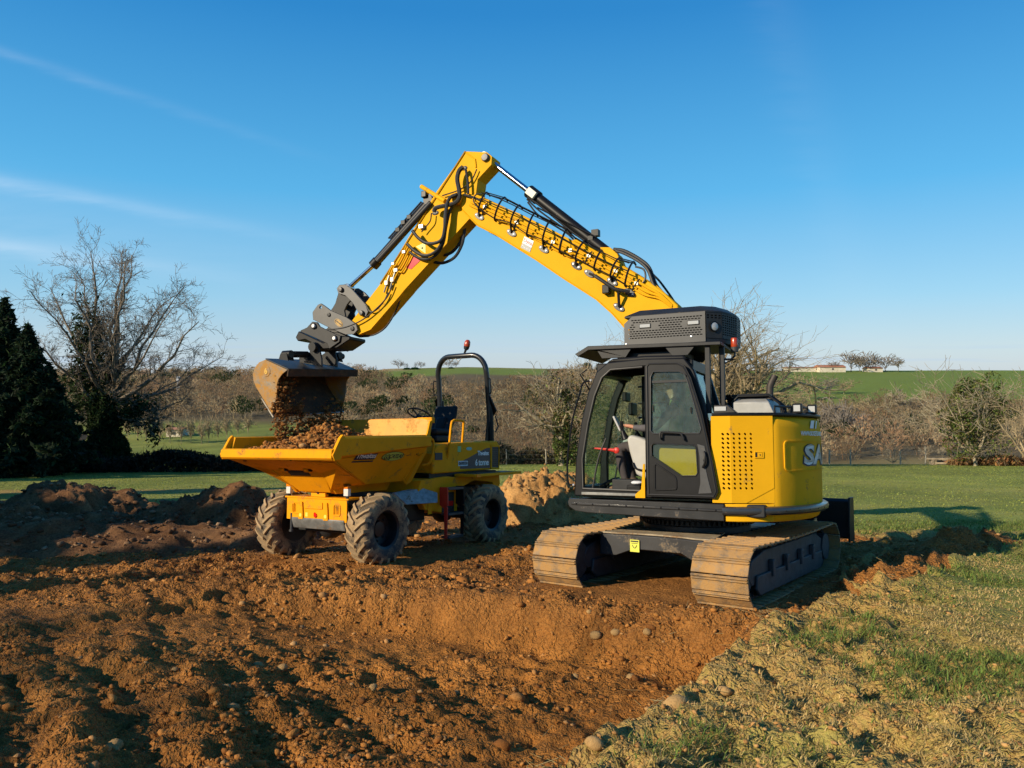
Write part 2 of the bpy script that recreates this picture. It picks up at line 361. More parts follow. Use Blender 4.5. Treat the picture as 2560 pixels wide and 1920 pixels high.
def ground_z(x, y, want=False):
    x = np.asarray(x, float); y = np.asarray(y, float)
    z = natural(x, y)
    near = (y < 40) & (np.abs(x) < 45)
    sd, s, pit = soil_fields(x, y)
    # berm of soil pushed up beside the right track
    bd = line_dist(x, y, [(4.2, 8.6), (5.0, 9.7), (6.2, 10.9), (7.8, 12.2)])
    berm = np.exp(-(bd / .42) ** 2) * sstep(8.0, 9.2, y) * sstep(13.4, 12.0, y); s = np.maximum(s, sstep(.30, .55, berm + .25 * fbm(x * 2.5, y * 2.5, 3, 57)))
    s = np.where(near, s, 0); pit = np.where(near, pit, 0)
    pe = pad(x, y, EXC_C, UND_YAW, 1.75, 1.35); pd = pad(x, y, DMP_C, DMP_YAW, 2.0, 1.25)
    dep = .075 + .07 * sstep(1.0, -1.5, x) * sstep(8, 11, y) - .035 * pe - .03 * pd
    z = z - s * dep - .42 * pit
    calm = np.maximum(pe, pd * .75)
    # smoothed, driven-over strip in front of the dumper
    strip = np.exp(-((y - (8.1 + .12 * x)) / .9) ** 2) * sstep(1.2, -.5, x)
    calm = np.maximum(calm, .72 * strip)
    calm = np.maximum(calm, pit * sstep(1.0, .1, np.abs(sd - .7)) * .5)
    k = s * (1 - .85 * calm) * sstep(22, 14, y)
    n = fbm(x * .9, y * .9, 4, 1) * .075 + fbm(x * 3.1, y * 3.1, 4, 2) * .075
    cl = np.abs(fbm(x * 7, y * 7, 3, 31)); n = n + (.25 - cl) * .10 + fbm(x * 12, y * 12, 2, 33) * .042
    # bucket strokes and wheel ruts: ridges running down towards the right
    q = x * .77 + y * .64; p = x * .64 - y * .77
    n = n + (fbm(q * 4.4 + fbm(x * .8, y * .8, 2, 41) * .9, p * .35, 3, 40)) * .10 * sstep(9.8, 7.5, y)
    rut = np.sin(q * 9.5 + fbm(p * .5, q * .5, 2, 43) * 3) * np.clip(fbm(p * .8, q * .8, 2, 44) * 2 + .2, 0, 1)
    n = n + rut * .038 * sstep(9.8, 7.5, y)
    z = z + n * k
    # tyre prints the dumper left in front of its wheels
    for wv_ in (-.94, .94):
        fx, fy = math.cos(DMP_YAW), math.sin(DMP_YAW); bx, by = DMP_C[0] + 1.4 * fx - wv_ * fy, DMP_C[1] + 1.4 * fy + wv_ * fx
        al = (x - bx) * fx + (y - by) * fy; ac = -(x - bx) * fy + (y - by) * fx + .06 * np.sin(al * 1.3)
        on = sstep(.25, .17, np.abs(ac)) * sstep(.2, .6, al) * sstep(6.5, 3.5, al)
        z = z - np.where(near, on, 0) * s * (.045 - .035 * (np.sin((al + 1.1 * np.abs(ac)) * 34) > .1)) + np.where(near, np.exp(-((np.abs(ac) - .29) / .06) ** 2) * sstep(.2, .6, al) * sstep(6.5, 3.5, al), 0) * s * .035
    z = z + np.where(near, berm, 0) * (.30 + .20 * fbm(x * 3, y * 3, 4, 51))
    ld = line_dist(x, y, LIP); lipb = np.exp(-((ld + .0) / .22) ** 2) * sstep(3, 2.3, x) * sstep(-3, -1, x)
    z = z + np.where(near, lipb, 0) * (.05 + .07 * fbm(x * 4, y * 4, 3, 53))
    # grass: tussocks, hoof and tyre pocks near the cut
    g = (1 - s) * sstep(45, 16, y)
    tr = sstep(1.6, .1, -sd) + .75 * sstep(7.5, 4.5, y) * (1 - s)
    z = z + g * (fbm(x * 1.6, y * 1.6, 4, 61) * .045 + np.clip(tr, 0, 1) * (fbm(x * 5.5, y * 5.5, 4, 62) * .15 - .06 * np.clip(fbm(x * 9, y * 6, 2, 65) - .15, 0, 1) - .04 * np.clip(np.sin(q * 8 + 2 * fbm(x, y, 2, 64)), 0, 1)))
    if want: return z, s, pit, sd, calm
    return z
def gz(x, y): return float(ground_z(np.array([x]), np.array([y]))[0])

def axis_grid(lo, hi, step, end_lo, end_hi, g):
    a = list(np.arange(lo, hi, step)); st = step
    while a[-1] < end_hi: st *= g; a.append(a[-1] + st)
    b = []; st = step; cur = lo
    while cur > end_lo: st *= g; cur -= st; b.append(cur)
    return np.array(b[::-1] + a)
def soil_color(t, tc, pale=None):
    """earth: orange sandy clay with darker humus, stones and dried crusts"""
    n1 = t.noise(tc, .55, 3, .6, .6); n2 = t.noise(tc, 3.2, 3, .65); n3 = t.noise(tc, 38, 3, .7); n4 = t.noise(tc, 140, 1, .6)
    c = t.ramp(t.math('ADD', t.math('MULTIPLY', n1, .62), t.math('MULTIPLY', n2, .38)), [(.34, (.085, .031, .009)), (.46, (.205, .076, .017)), (.555, (.32, .127, .028)), (.70, (.43, .187, .045))])  # broad dark patches: humus, deepened to stand in for shade in the pit
    c = t.mix(t.remap(n3, .35, .7, 0, .55), c, (.46, .215, .055))
    c = t.mix(t.remap(n3, .48, .28, 0, .6), c, (.10, .042, .014))
    c = t.mix(t.remap(n4, .55, .75, 0, .4), c, (.46, .29, .13))
    return c, n2, n3, n4
def ground_material():
    m = bpy.data.materials.new('earth_and_grass'); m.use_nodes = True; t = NT(m.node_tree); t.n.clear()
    tc = t.node('ShaderNodeTexCoord').outputs['Object']
    soil, n2, n3, n4 = soil_color(t, tc)
    pit = t.node('ShaderNodeAttribute', attribute_name='pit').outputs['Fac']
    soil = t.mix(t.math('MULTIPLY', pit, .30), soil, (.44, .165, .022))
    land = t.node('ShaderNodeAttribute', attribute_name='land').outputs['Color']
    g1 = t.noise(tc, .8, 5, .65); g2 = t.noise(tc, 22, 5, .7)
    lc = t.mix(t.remap(g1, .35, .7, 0, .45), land, t.mix(.6, land, (.17, .15, .045)))
    lc = t.mix(t.remap(g2, .35, .7, .0, .5), lc, t.mix(.3, lc, (.03, .05, .012)))
    dry = t.node('ShaderNodeAttribute', attribute_name='dry').outputs['Fac']
    lc = t.mix(t.math('MULTIPLY', dry, t.remap(g2, .3, .6, .4, 1)), lc, t.mix(n3, (.52, .335, .115), (.32, .175, .055)))
    s = t.node('ShaderNodeAttribute', attribute_name='soil').outputs['Fac']
    s2 = t.math('GREATER_THAN', t.math('ADD', s, t.math('MULTIPLY', t.math('SUBTRACT', n3, .5), .6)), .5)
    c = t.mix(s2, lc, soil)
    b = t.node('ShaderNodeBsdfPrincipled', {'Base Color': c, 'Roughness': .95, 'Specular IOR Level': .15})
    wv = t.node('ShaderNodeVectorMath', {0: tc, 1: t.node('ShaderNodeVectorMath', {0: t.noise(tc, 9, 2, .6, out=1), 'Scale': .10}, operation='SCALE').outputs[0]}, operation='ADD').outputs[0]
    v1 = t.node('ShaderNodeTexVoronoi', {'Vector': wv, 'Scale': 17.0}).outputs['Distance']; v2 = t.node('ShaderNodeTexVoronoi', {'Vector': wv, 'Scale': 46.0}).outputs['Distance']
    crumb = t.math('ADD', t.math('MULTIPLY', t.math('SUBTRACT', 1.0, v1), .62), t.math('MULTIPLY', t.math('SUBTRACT', 1.0, v2), .30))
    h = t.math('ADD', t.math('MULTIPLY', n3, .35), t.math('MULTIPLY', crumb, t.math('MULTIPLY', t.remap(n2, .35, .6, .35, 1.0), t.math('MULTIPLY_ADD', t.node('ShaderNodeAttribute', attribute_name='calm').outputs['Fac'], -.7, 1.0))))
    bp = t.node('ShaderNodeBump', {'Strength': 1.0, 'Distance': .085, 'Height': h}); t.l.new(bp.outputs[0], b.inputs['Normal'])
    t.node('ShaderNodeOutputMaterial', {0: b.outputs[0]}); return m
def heap_material(name, a, b2, c3):
    m = bpy.data.materials.new(name); m.use_nodes = True; t = NT(m.node_tree); t.n.clear()
    tc = t.node('ShaderNodeTexCoord').outputs['Object']
    n1 = t.noise(tc, 1.6, 6, .65, .5); n3 = t.noise(tc, 30, 5, .7)
    c = t.ramp(n1, [(.32, a), (.5, b2), (.68, c3)]); c = t.mix(t.remap(n3, .5, .3, 0, .6), c, tuple(x * .45 for x in a))
    c = t.mix(t.remap(n3, .5, .75, 0, .4), c, tuple(min(1, x * 1.35) for x in c3))
    b = t.node('ShaderNodeBsdfPrincipled', {'Base Color': c, 'Roughness': .95, 'Specular IOR Level': .15})
    bp = t.node('ShaderNodeBump', {'Strength': .8, 'Distance': .03, 'Height': n3}); t.l.new(bp.outputs[0], b.inputs['Normal'])
    t.node('ShaderNodeOutputMaterial', {0: b.outputs[0]}); return m
MG = ground_material()
MH_DARK = heap_material('topsoil_heap', (.085, .040, .018), (.16, .078, .034), (.27, .14, .062))
MH_PALE = heap_material('pale_clay_heap', (.28, .135, .042), (.43, .225, .075), (.54, .31, .115))
MH_LOAD = heap_material('dug_soil', (.17, .068, .018), (.27, .118, .032), (.36, .175, .055))

def land_cover(x, y):
    """real land colours: meadow, rough pasture, winter wheat, valley floor, woodland floor"""
    n = fbm(x / 6, y / 6, 4, 71)[:, None]; n2 = fbm(x / 60, y / 60, 3, 72)[:, None]
    n3_ = fbm(x / 2.1, y / 2.1, 3, 74)[:, None]; meadow = (np.array([.25, .285, .058]) + np.array([.07, .01, .015]) * np.clip(n2 * 1.5 + n3_, 0, 1)) * (1 + .3 * n) * (1 + .28 * n3_); rough = np.array([.27, .20, .085]) * (1 + .3 * n)
    wood = np.array([.13, .095, .055]) * (1 + .2 * n); wheat = np.array([.165, .23, .04]) * (1 + .08 * n); stub = np.array([.34, .26, .13]) + 0 * n
    u = x / np.maximum(y, 1)
    c = meadow.copy()
    f = sstep(63, 67, y)[:, None]; c = c * (1 - f) + (rough * .92 + meadow * .08) * f
    f = (sstep(110, 150, y) * sstep(-.22, -.27, u))[:, None]; c = c * (1 - f) + (meadow * (.9 + .2 * n2)) * f
    f = np.maximum(sstep(226, 240, y) * sstep(.34, .28, u), sstep(115, 140, y) * sstep(240, 228, y) * sstep(-.27, -.21, u))[:, None]; c = c * (1 - f) + wood * f
    # winter wheat on the far slopes
    fr = sstep(.29, .31, u + .02 * n[:, 0] - .00016 * (420 - y)) * sstep(270, 300, y - 25 * n[:, 0]); c = c * (1 - fr[:, None]) + wheat * fr[:, None]
    fm = sstep(-.20, -.18, u) * sstep(.055, .035, u) * sstep(425, 440, y + 400 * np.clip(-.06 - u, 0, 1) * .6 - 160 * np.clip(u, 0, 1)); c = c * (1 - fm[:, None]) + wheat * .95 * fm[:, None]
    fs = fm * sstep(-.12, -.15, u) * sstep(470, 500, y); c = c * (1 - fs[:, None]) + stub * fs[:, None]
    fk = sstep(500, 512, y) * sstep(.20, .17, u); c = c * (1 - .5 * fk[:, None]) + .5 * stub * fk[:, None]
    return np.clip(c, 0, 1)
def build_ground():
    xs = axis_grid(-7.2, 6.4, .044, -1900, 1900, 1.06); ys = axis_grid(2.4, 10.5, .038, -40, 3500, 1.035)
    X, Y = np.meshgrid(xs, ys); x = X.ravel(); y = Y.ravel()
    z, s, pit, sd, calm = ground_z(x, y, True)
    nx, ny = len(xs), len(ys)
    i = (np.arange(ny - 1)[:, None] * nx + np.arange(nx - 1)).ravel()
    F = np.c_[i, i + 1, i + nx + 1, i + nx]
    dry = np.clip(sstep(1.5, .05, -sd) + .85 * sstep(9.0, 5.0, y) * sstep(-.1, .25, fbm(x * .7, y * .7, 3, 81) + .35), 0, 1) * sstep(20, 14, y)
    # worn earth track crossing the meadow behind the heaps on the left
    td = np.abs(y - (27.5 + .10 * x + .8 * fbm(x / 5, y * 0, 2, 83))); dry = np.maximum(dry, sstep(1.5, .5, td) * sstep(-1, -4, x))
    o = np_mesh('ground', np.c_[x, y, z], F, MG, smooth=True, cols={'soil': s, 'pit': pit, 'calm': calm, 'land': land_cover(x, y), 'dry': dry})
    tag(o, kind='structure')
    return o
build_ground()

# ---------------------------------------------------------------- clods and stones
def ico(sub):
    bm = bmesh.new(); bmesh.ops.create_icosphere(bm, subdivisions=sub, radius=1); v = np.array([q.co[:] for q in bm.verts]); f = np.array([[w.index for w in p.verts] for p in bm.faces]); bm.free(); return v, f
ICO1 = ico(1); ICO2 = ico(2)
def lump(v, seed, rough=.35, sc=(1, .8, .62)):
    out = np.array(v)
    for k in range(len(out)):
        p = Vector(out[k]) * 1.1 + Vector((seed * 3.1, seed * 1.7, -seed))
        out[k] *= 1 + rough * mnoise.noise(p) + rough * .5 * mnoise.noise(p * 2.7)
    return out * np.array(sc)
LUMPS = [lump(ICO1[0], k * 2.3 + 1, .75 if k % 3 else .3, (1, .55 + .12 * (k % 4), .42 + .12 * (k % 3))) for k in range(14)]
def scatter(P, size, rng, base=LUMPS, faces=ICO1[1], sink=.25):
    """merge many small lumps: returns vertices, faces"""
    n = len(P); VS = []; FS = []; b = 0
    kind = rng.integers(0, len(base), n); A = rng.uniform(0, 2 * math.pi, n); T = rng.normal(0, .5, n)
    for k in range(len(base)):
        w = np.where(kind == k)[0]
        if not len(w): continue
        v = base[k][None] * size[w][:, None, None]
        ct, st = np.cos(T[w])[:, None], np.sin(T[w])[:, None]; ca, sa = np.cos(A[w])[:, None], np.sin(A[w])[:, None]
        x, y, z = v[..., 0], v[..., 1], v[..., 2]
        y, z = y * ct - z * st, y * st + z * ct; x, y = x * ca - y * sa, x * sa + y * ca
        q = np.stack([x, y, z], -1) + P[w][:, None, :]; q[..., 2] += (size[w] * sink)[:, None]
        nv = v.shape[1]; VS.append(q.reshape(-1, 3)); FS.append((faces[None] + (np.arange(len(w)) * nv)[:, None, None]).reshape(-1, 3) + b); b += len(w) * nv
    return np.concatenate(VS), np.concatenate(FS)
def clod_material(name, cols):
    m = bpy.data.materials.new(name); m.use_nodes = True; t = NT(m.node_tree); t.n.clear()
    tc = t.node('ShaderNodeTexCoord').outputs['Object']; rnd = t.node('ShaderNodeNewGeometry').outputs['Random Per Island']
    c = t.ramp(rnd, cols); n = t.noise(tc, 55, 4, .65); c = t.mix(t.remap(n, .35, .65, 0, .5), c, t.mix(.55, c, (.10, .045, .015)))
    b = t.node('ShaderNodeBsdfPrincipled', {'Base Color': c, 'Roughness': .92, 'Specular IOR Level': .2})
    bp = t.node('ShaderNodeBump', {'Strength': .6, 'Distance': .01, 'Height': n}); t.l.new(bp.outputs[0], b.inputs['Normal'])
    t.node('ShaderNodeOutputMaterial', {0: b.outputs[0]}); return m
MCLOD = clod_material('soil_clod', [(0, (.17, .065, .017)), (.4, (.32, .125, .027)), (.75, (.44, .19, .045)), (.93, (.42, .20, .06)), (1, (.44, .26, .11))])
MCLODP = clod_material('pale_clod', [(0, (.26, .12, .036)), (.5, (.42, .22, .075)), (1, (.54, .32, .12))])
MCLODD = clod_material('dark_clod', [(0, (.075, .037, .018)), (.5, (.15, .08, .04)), (.85, (.22, .13, .07)), (1, (.36, .24, .14))])
MSTONE = clod_material('field_stone', [(0, (.36, .18, .055)), (.5, (.42, .24, .085)), (1, (.46, .29, .12))])
def build_clods():
    rng = np.random.default_rng(5)
    n = 82000
    y = 2.6 + 17 * rng.random(n) ** 1.55; x = rng.uniform(-.95, .62, n) * (y + 1.2)
    z, s, pit, sd, calm = ground_z(x, y, True)
    dens = np.clip(.38 + 1.5 * fbm(x * .8, y * .8, 3, 91) + .3 * (fbm(x * 3, y * 3, 2, 92) > .1), .10, 1) * (1 - .66 * calm)
    ld = line_dist(x, y, LIP)
    dens = np.maximum(dens, .8 * np.exp(-((ld - .9) / .35) ** 2) * sstep(-2.5, 0, x))
    pe = pad(x, y, EXC_C, UND_YAW, 1.72, 1.25, .2)
    ok = (s > .6) & (rng.random(n) < dens) & (pe < .5)
    x, y, z = x[ok], y[ok], z[ok]; k = len(x)
    size = .008 + .028 * rng.random(k) ** 2.8 + .045 * (rng.random(k) < .035 + .10 * np.exp(-((ld[ok] - .9) / .3) ** 2) * (x > -1)) * rng.random(k)
    size *= np.clip(.7 + y * .045, .8, 1.4)
    V, F = scatter(np.c_[x, y, z], size, rng, sink=.05)
    tag(np_mesh('soil_clods', V, F, MCLOD, smooth=False), 'loose clods and pebbles strewn over the dug orange soil', 'soil clods', kind='stuff')
build_clods()
def turf_clods():
    rng = np.random.default_rng(29); n = 14000; y = 2.6 + 8 * rng.random(n) ** 1.4; x = y * rng.uniform(-.1, .75, n); z, s, pit, sd, calm = ground_z(x, y, True)
    ok = (s < .4) & (fbm(x * 1.1, y * 1.1, 3, 95) + .9 * sstep(.9, .05, -sd) > .05) & (rng.random(n) < .65); x, y, z = x[ok], y[ok], z[ok]
    V, F = scatter(np.c_[x, y, z], .005 + .020 * rng.random(len(x)) ** 3, rng, sink=.05); tag(np_mesh('turf_clods', V, F, MCLODP, smooth=False), 'crumbs of pale earth torn up among the trampled grass', 'soil clods', kind='stuff')
turf_clods()
def build_stones():
    rng = np.random.default_rng(11)
    # clear of the turf edge (named by what they lie beside) and loose in the pit
    spots = [(1690, 1775, .115, 'large tan stone lying on the grass near the pit edge', 'g'), (1812, 1712, .075, 'rounded tan stone on the rim of the pit right of the large stone', 'g'), (1488, 1888, .07, 'tan stone at the bottom edge of the photo on the pit rim', 'g'), (1736, 1776, .045, 'small tan stone just right of the large tan stone', 'g')]
    for px, py, r, lab, _ in spots:
        Y = 3078 / (py - 1111); X = (px - 1280) / 1900 * Y
        v = lump(ICO2[0], 20 + r * 100, .18, (1.0, .72, .60)) * r * .8; o = np_mesh('stone', v, ICO2[1], MSTONE, smooth=True)
        o.location = (X, Y, gz(X, Y) + r * .3); o.rotation_euler = (rng.normal(0, .15), rng.normal(0, .15), rng.uniform(0, 6)); tag(o, lab, 'stone', 'stones at the pit edge')
    lab = 'rounded stone half buried in the dug soil of the foreground'
    pts = [(1620, 1600), (1540, 1590), (1490, 1585), (1440, 1630), (1580, 1645), (1475, 1570), (560, 1720), (430, 1690), (700, 1640), (930, 1700), (1180, 1745), (1360, 1700), (1140, 1660), (640, 1640), (275, 1880), (255, 1905), (700, 1655), (820, 1675), (1060, 1720), (110, 1830), (370, 1745), (1500, 1540), (1390, 1590), (1700, 1640)]
    me = [np_mesh('stone', lump(ICO2[0], 40 + k, .2, (1, .8, .66)), ICO2[1], MSTONE, smooth=True) for k in range(3)]
    for i, (px, py) in enumerate(pts[:16]):
        Y = 3550 / (py - 1111); X = (px - 1280) / 1900 * Y; r = rng.uniform(.035, .062)
        o = me[i] if i < 3 else me[i % 3].copy()
        if i >= 3: COL.objects.link(o)
        o.location = (X, Y, gz(X, Y) + r * .25); o.scale = (r, r, r); o.rotation_euler = (rng.normal(0, .3), rng.normal(0, .3), rng.uniform(0, 6)); tag(o, lab, 'stone', 'stones in the dug soil')
build_stones()
# ---------------------------------------------------------------- spoil heaps
def heap(name, X, Y, rx, ry, h, rot, seed, m, label, group=None, rough=.46, cl=None, n=90):
    a = np.linspace(-1.25, 1.25, n); gx, gy = np.meshgrid(a, a); r = np.hypot(gx, gy)
    ang = np.arctan2(gy, gx); rr = r * (1 + .22 * fbm(np.cos(ang) * 1.3 + seed, np.sin(ang) * 1.3, 3, seed))
    prof = np.clip(1 - rr, -.3, 1); prof = np.where(prof > 0, prof ** .8, prof)
    lx, ly = gx * rx, gy * ry; ca, sa = math.cos(rot), math.sin(rot); wx, wy = X + lx * ca - ly * sa, Y + lx * sa + ly * ca
    nz = fbm(wx * 1.2, wy * 1.2, 5, seed + 3) * .9 + (.22 - np.abs(fbm(wx * 3.2, wy * 3.2, 4, seed + 5))) * .75 + (.2 - np.abs(fbm(wx * 8, wy * 8, 3, seed + 6))) * .3
    z = natural(wx.ravel(), wy.ravel()).reshape(wx.shape) - .12 + h * prof + rough * h * nz * np.clip(prof * 3, 0, 1) - .35 * np.clip(rr - 1, 0, 1)
    i = (np.arange(n - 1)[:, None] * n + np.arange(n - 1)).ravel(); F = np.c_[i, i + 1, i + n + 1, i + n]
    o = np_mesh(name, np.c_[(wx - X).ravel(), (wy - Y).ravel(), z.ravel() - z.min()], F, m, smooth=True); o.location = (X, Y, z.min())
    tag(o, label, 'soil heap', group)
    if cl:
        rng = np.random.default_rng(seed); k = rng.integers(0, n * n, cl[1]); w = prof.ravel()[k] > -.1; k = k[w]
        P = np.c_[(wx - X).ravel()[k], (wy - Y).ravel()[k], z.ravel()[k] - z.min()] + rng.normal(0, .02, (len(k), 3))
        V, F = scatter(P, .018 + .065 * rng.random(len(k)) ** 3, rng, sink=.1); c = np_mesh('clods', V, F, cl[0], o, smooth=True); tag(c, kind='stuff')
    return o
G = 'soil heaps'
heap('soil_heap', -8.8, 14.0, 2.8, 1.1, .60, .1, 3, MH_DARK, 'low stony brown soil heap at the left in front of the dark heap', G, cl=(MCLODD, 1800))
heap('soil_heap', -9.8, 16.6, 3.0, 1.4, .92, .0, 7, MH_DARK, 'dark topsoil heap furthest back on the left, in deep shade', G, cl=(MCLODD, 1400))
heap('soil_heap', -5.6, 14.9, 2.3, 1.4, .85, -.2, 12, MH_DARK, 'grey brown soil heap just left of the dumper', G, cl=(MCLODD, 1800))
heap('soil_heap', -12.4, 14.4, 2.6, 1.5, .9, .3, 15, MH_DARK, 'shaded soil heap at the left edge of the photo', G, cl=(MCLODD, 1200))
heap('soil_heap', -7.4, 12.6, 4.2, 1.0, .46, .15, 18, MH_DARK, 'flattened dark soil ridge in front of the left heaps', G, cl=(MCLODD, 1800))
heap('clay_heap', .85, 17.2, 2.0, 1.15, 1.22, .1, 23, MH_PALE, 'pale sandy clay heap between the dumper and the excavator', G, .42, cl=(MCLODP, 1200), n=120)
# ================================================================ EXCAVATOR
def site_frame(c, yaw, off):
    n = Vector((0, SLOPE, 1)).normalized(); fw = Vector((math.cos(yaw), math.sin(yaw), 0)); fw = (fw - n * fw.dot(n)).normalized(); lf = n.cross(fw)
    m = Matrix((fw, lf, n)).transposed().to_4x4(); m.translation = (c[0], c[1], -off - SLOPE * c[1]); return m
EXM = site_frame(EXC_C, EXC_YAW, .065); UNM = EXM.inverted() @ site_frame(EXC_C, UND_YAW, .065)
DMM = site_frame(DMP_C, DMP_YAW, .15)
def local_at(Mx, px, py, v):
    """where the line of sight through a photo point meets the machine's own plane y = v"""
    d = Vector(((px - 1280) / 1900, 1, -(py - 925) / 1900)); c = Vector((0, 0, CAM_H)); I = Mx.inverted(); c = I @ c; d = I.to_3x3() @ d
    return c + d * ((v - c.y) / d.y)
def z1(x, y): return 1380 + x * .36166, 720 + y * .36166
def z4(x, y): return 980 + x * .226, 360 + y * .226
def z5(x, y): return 1300 + x * .2712, 480 + y * .2712
def z6(x, y): return 600 + x * .2653, 660 + y * .2653
def E(q, v): return local_at(EXM, q[0], q[1], v)
def outline(zf, pts, v): return [(E(zf(*p), v).x, E(zf(*p), v).z) for p in pts]
def holed(mb, outer, holes, y0, y1, plane='xz', M=None, walls=True):
    from mathutils.geometry import tessellate_polygon
    f = {'xz': lambda a, b, c: (a, c, b), 'xy': lambda a, b, c: (a, b, c), 'yz': lambda a, b, c: (c, a, b)}[plane]
    loops = [outer] + list(holes); flat = [p for l in loops for p in l]; n = len(flat)
    tri = tessellate_polygon([[Vector((a, b, 0)) for a, b in l] for l in loops])
    vs = [f(a, b, y0) for a, b in flat] + [f(a, b, y1) for a, b in flat]
    fs = [tuple(t) for t in tri] + [tuple(n + i for i in reversed(t)) for t in tri]
    if walls:
        b = 0
        for l in loops:
            k = len(l)
            for i in range(k): j = (i + 1) % k; fs.append((b + i, b + j, n + b + j, n + b + i))
            b += k
    mb.add(vs, fs, M)
def inset(poly, d):
    out = []; n = len(poly); A = sum(poly[i][0] * poly[(i + 1) % n][1] - poly[(i + 1) % n][0] * poly[i][1] for i in range(n)); sg = 1 if A > 0 else -1
    for i in range(n):
        a = Vector(poly[i - 1]); b = Vector(poly[i]); c = Vector(poly[(i + 1) % n])
        e1 = (b - a).normalized(); e2 = (c - b).normalized(); n1 = Vector((-e1.y, e1.x)) * sg; n2 = Vector((-e2.y, e2.x)) * sg
        m = (n1 + n2); m = m / max(.35, m.dot(n1)) if m.length > 1e-6 else n1
        out.append(tuple(b + m * d))
    return out
def rrect(x0, x1, y0, y1, r, k=4):
    out = []
    for cx, cy, a0 in ((x1 - r, y1 - r, 0), (x0 + r, y1 - r, 90), (x0 + r, y0 + r, 180), (x1 - r, y0 + r, 270)):
        for i in range(k + 1): a = R(a0 + 90 * i / k); out.append((cx + r * math.cos(a), cy + r * math.sin(a)))
    return out
def slot(cx, cy, w, h, ang=0, k=3):
    r = h / 2; out = []
    for s, a0 in ((1, -90), (-1, 90)):
        for i in range(k + 1): a = R(a0 + 180 * i / k); out.append((s * (w / 2 - r) + r * math.cos(a), r * math.sin(a)))
    c, s = math.cos(ang), math.sin(ang); return [(cx + x * c - y * s, cy + x * s + y * c) for x, y in out]
def spline(pts, n=6):
    P = [Vector(p) for p in pts]; P = [P[0] * 2 - P[1]] + P + [P[-1] * 2 - P[-2]]; out = []
    for i in range(1, len(P) - 2):
        for k in range(n):
            t = k / n; a, b, c, d = P[i - 1:i + 3]
            out.append(.5 * ((2 * b) + (c - a) * t + (2 * a - 5 * b + 4 * c - d) * t * t + (3 * b - a - 3 * c + d) * t ** 3))
    out.append(P[-2]); return out

EX = empty('excavator', EXM)
tag(EX, 'yellow crawler excavator with black cab tipping its bucket over the dumper', 'excavator')
# ---- undercarriage
def track_path(s, L=3.62, r=.295, zc=.325):
    st = L - 2 * r - .09; half = st / 2; P = 2 * st + 2 * math.pi * r; s = s % P
    if s < st: return half - s, zc - r, (-1, 0)                                    # bottom, going back
    s -= st
    if s < math.pi * r: a = s / r; return -half - r * math.sin(a), zc - r * math.cos(a), (-math.cos(a), math.sin(a))
    s -= math.pi * r
    if s < st:
        q = s / st; return -half + s, zc + r - .022 * math.sin(math.pi * q) * 1, (1, 0)
    s -= st; a = s / r; return half + r * math.sin(a), zc + r * math.cos(a), (math.cos(a), -math.sin(a))
PER = 2 * (3.62 - .59 - .09) + 2 * math.pi * .295
shoe_mb = MB(); shoe_mb.bb(-.082, .082, -.30, .30, 0, .016)
for k in (-.070, -.042): shoe_mb.prism([(k - .010, .016), (k + .010, .016), (k + .006, .034), (k - .006, .034)], -.296, .296)
shoe_mb.bb(.066, .082, -.30, .30, -.012, .004)
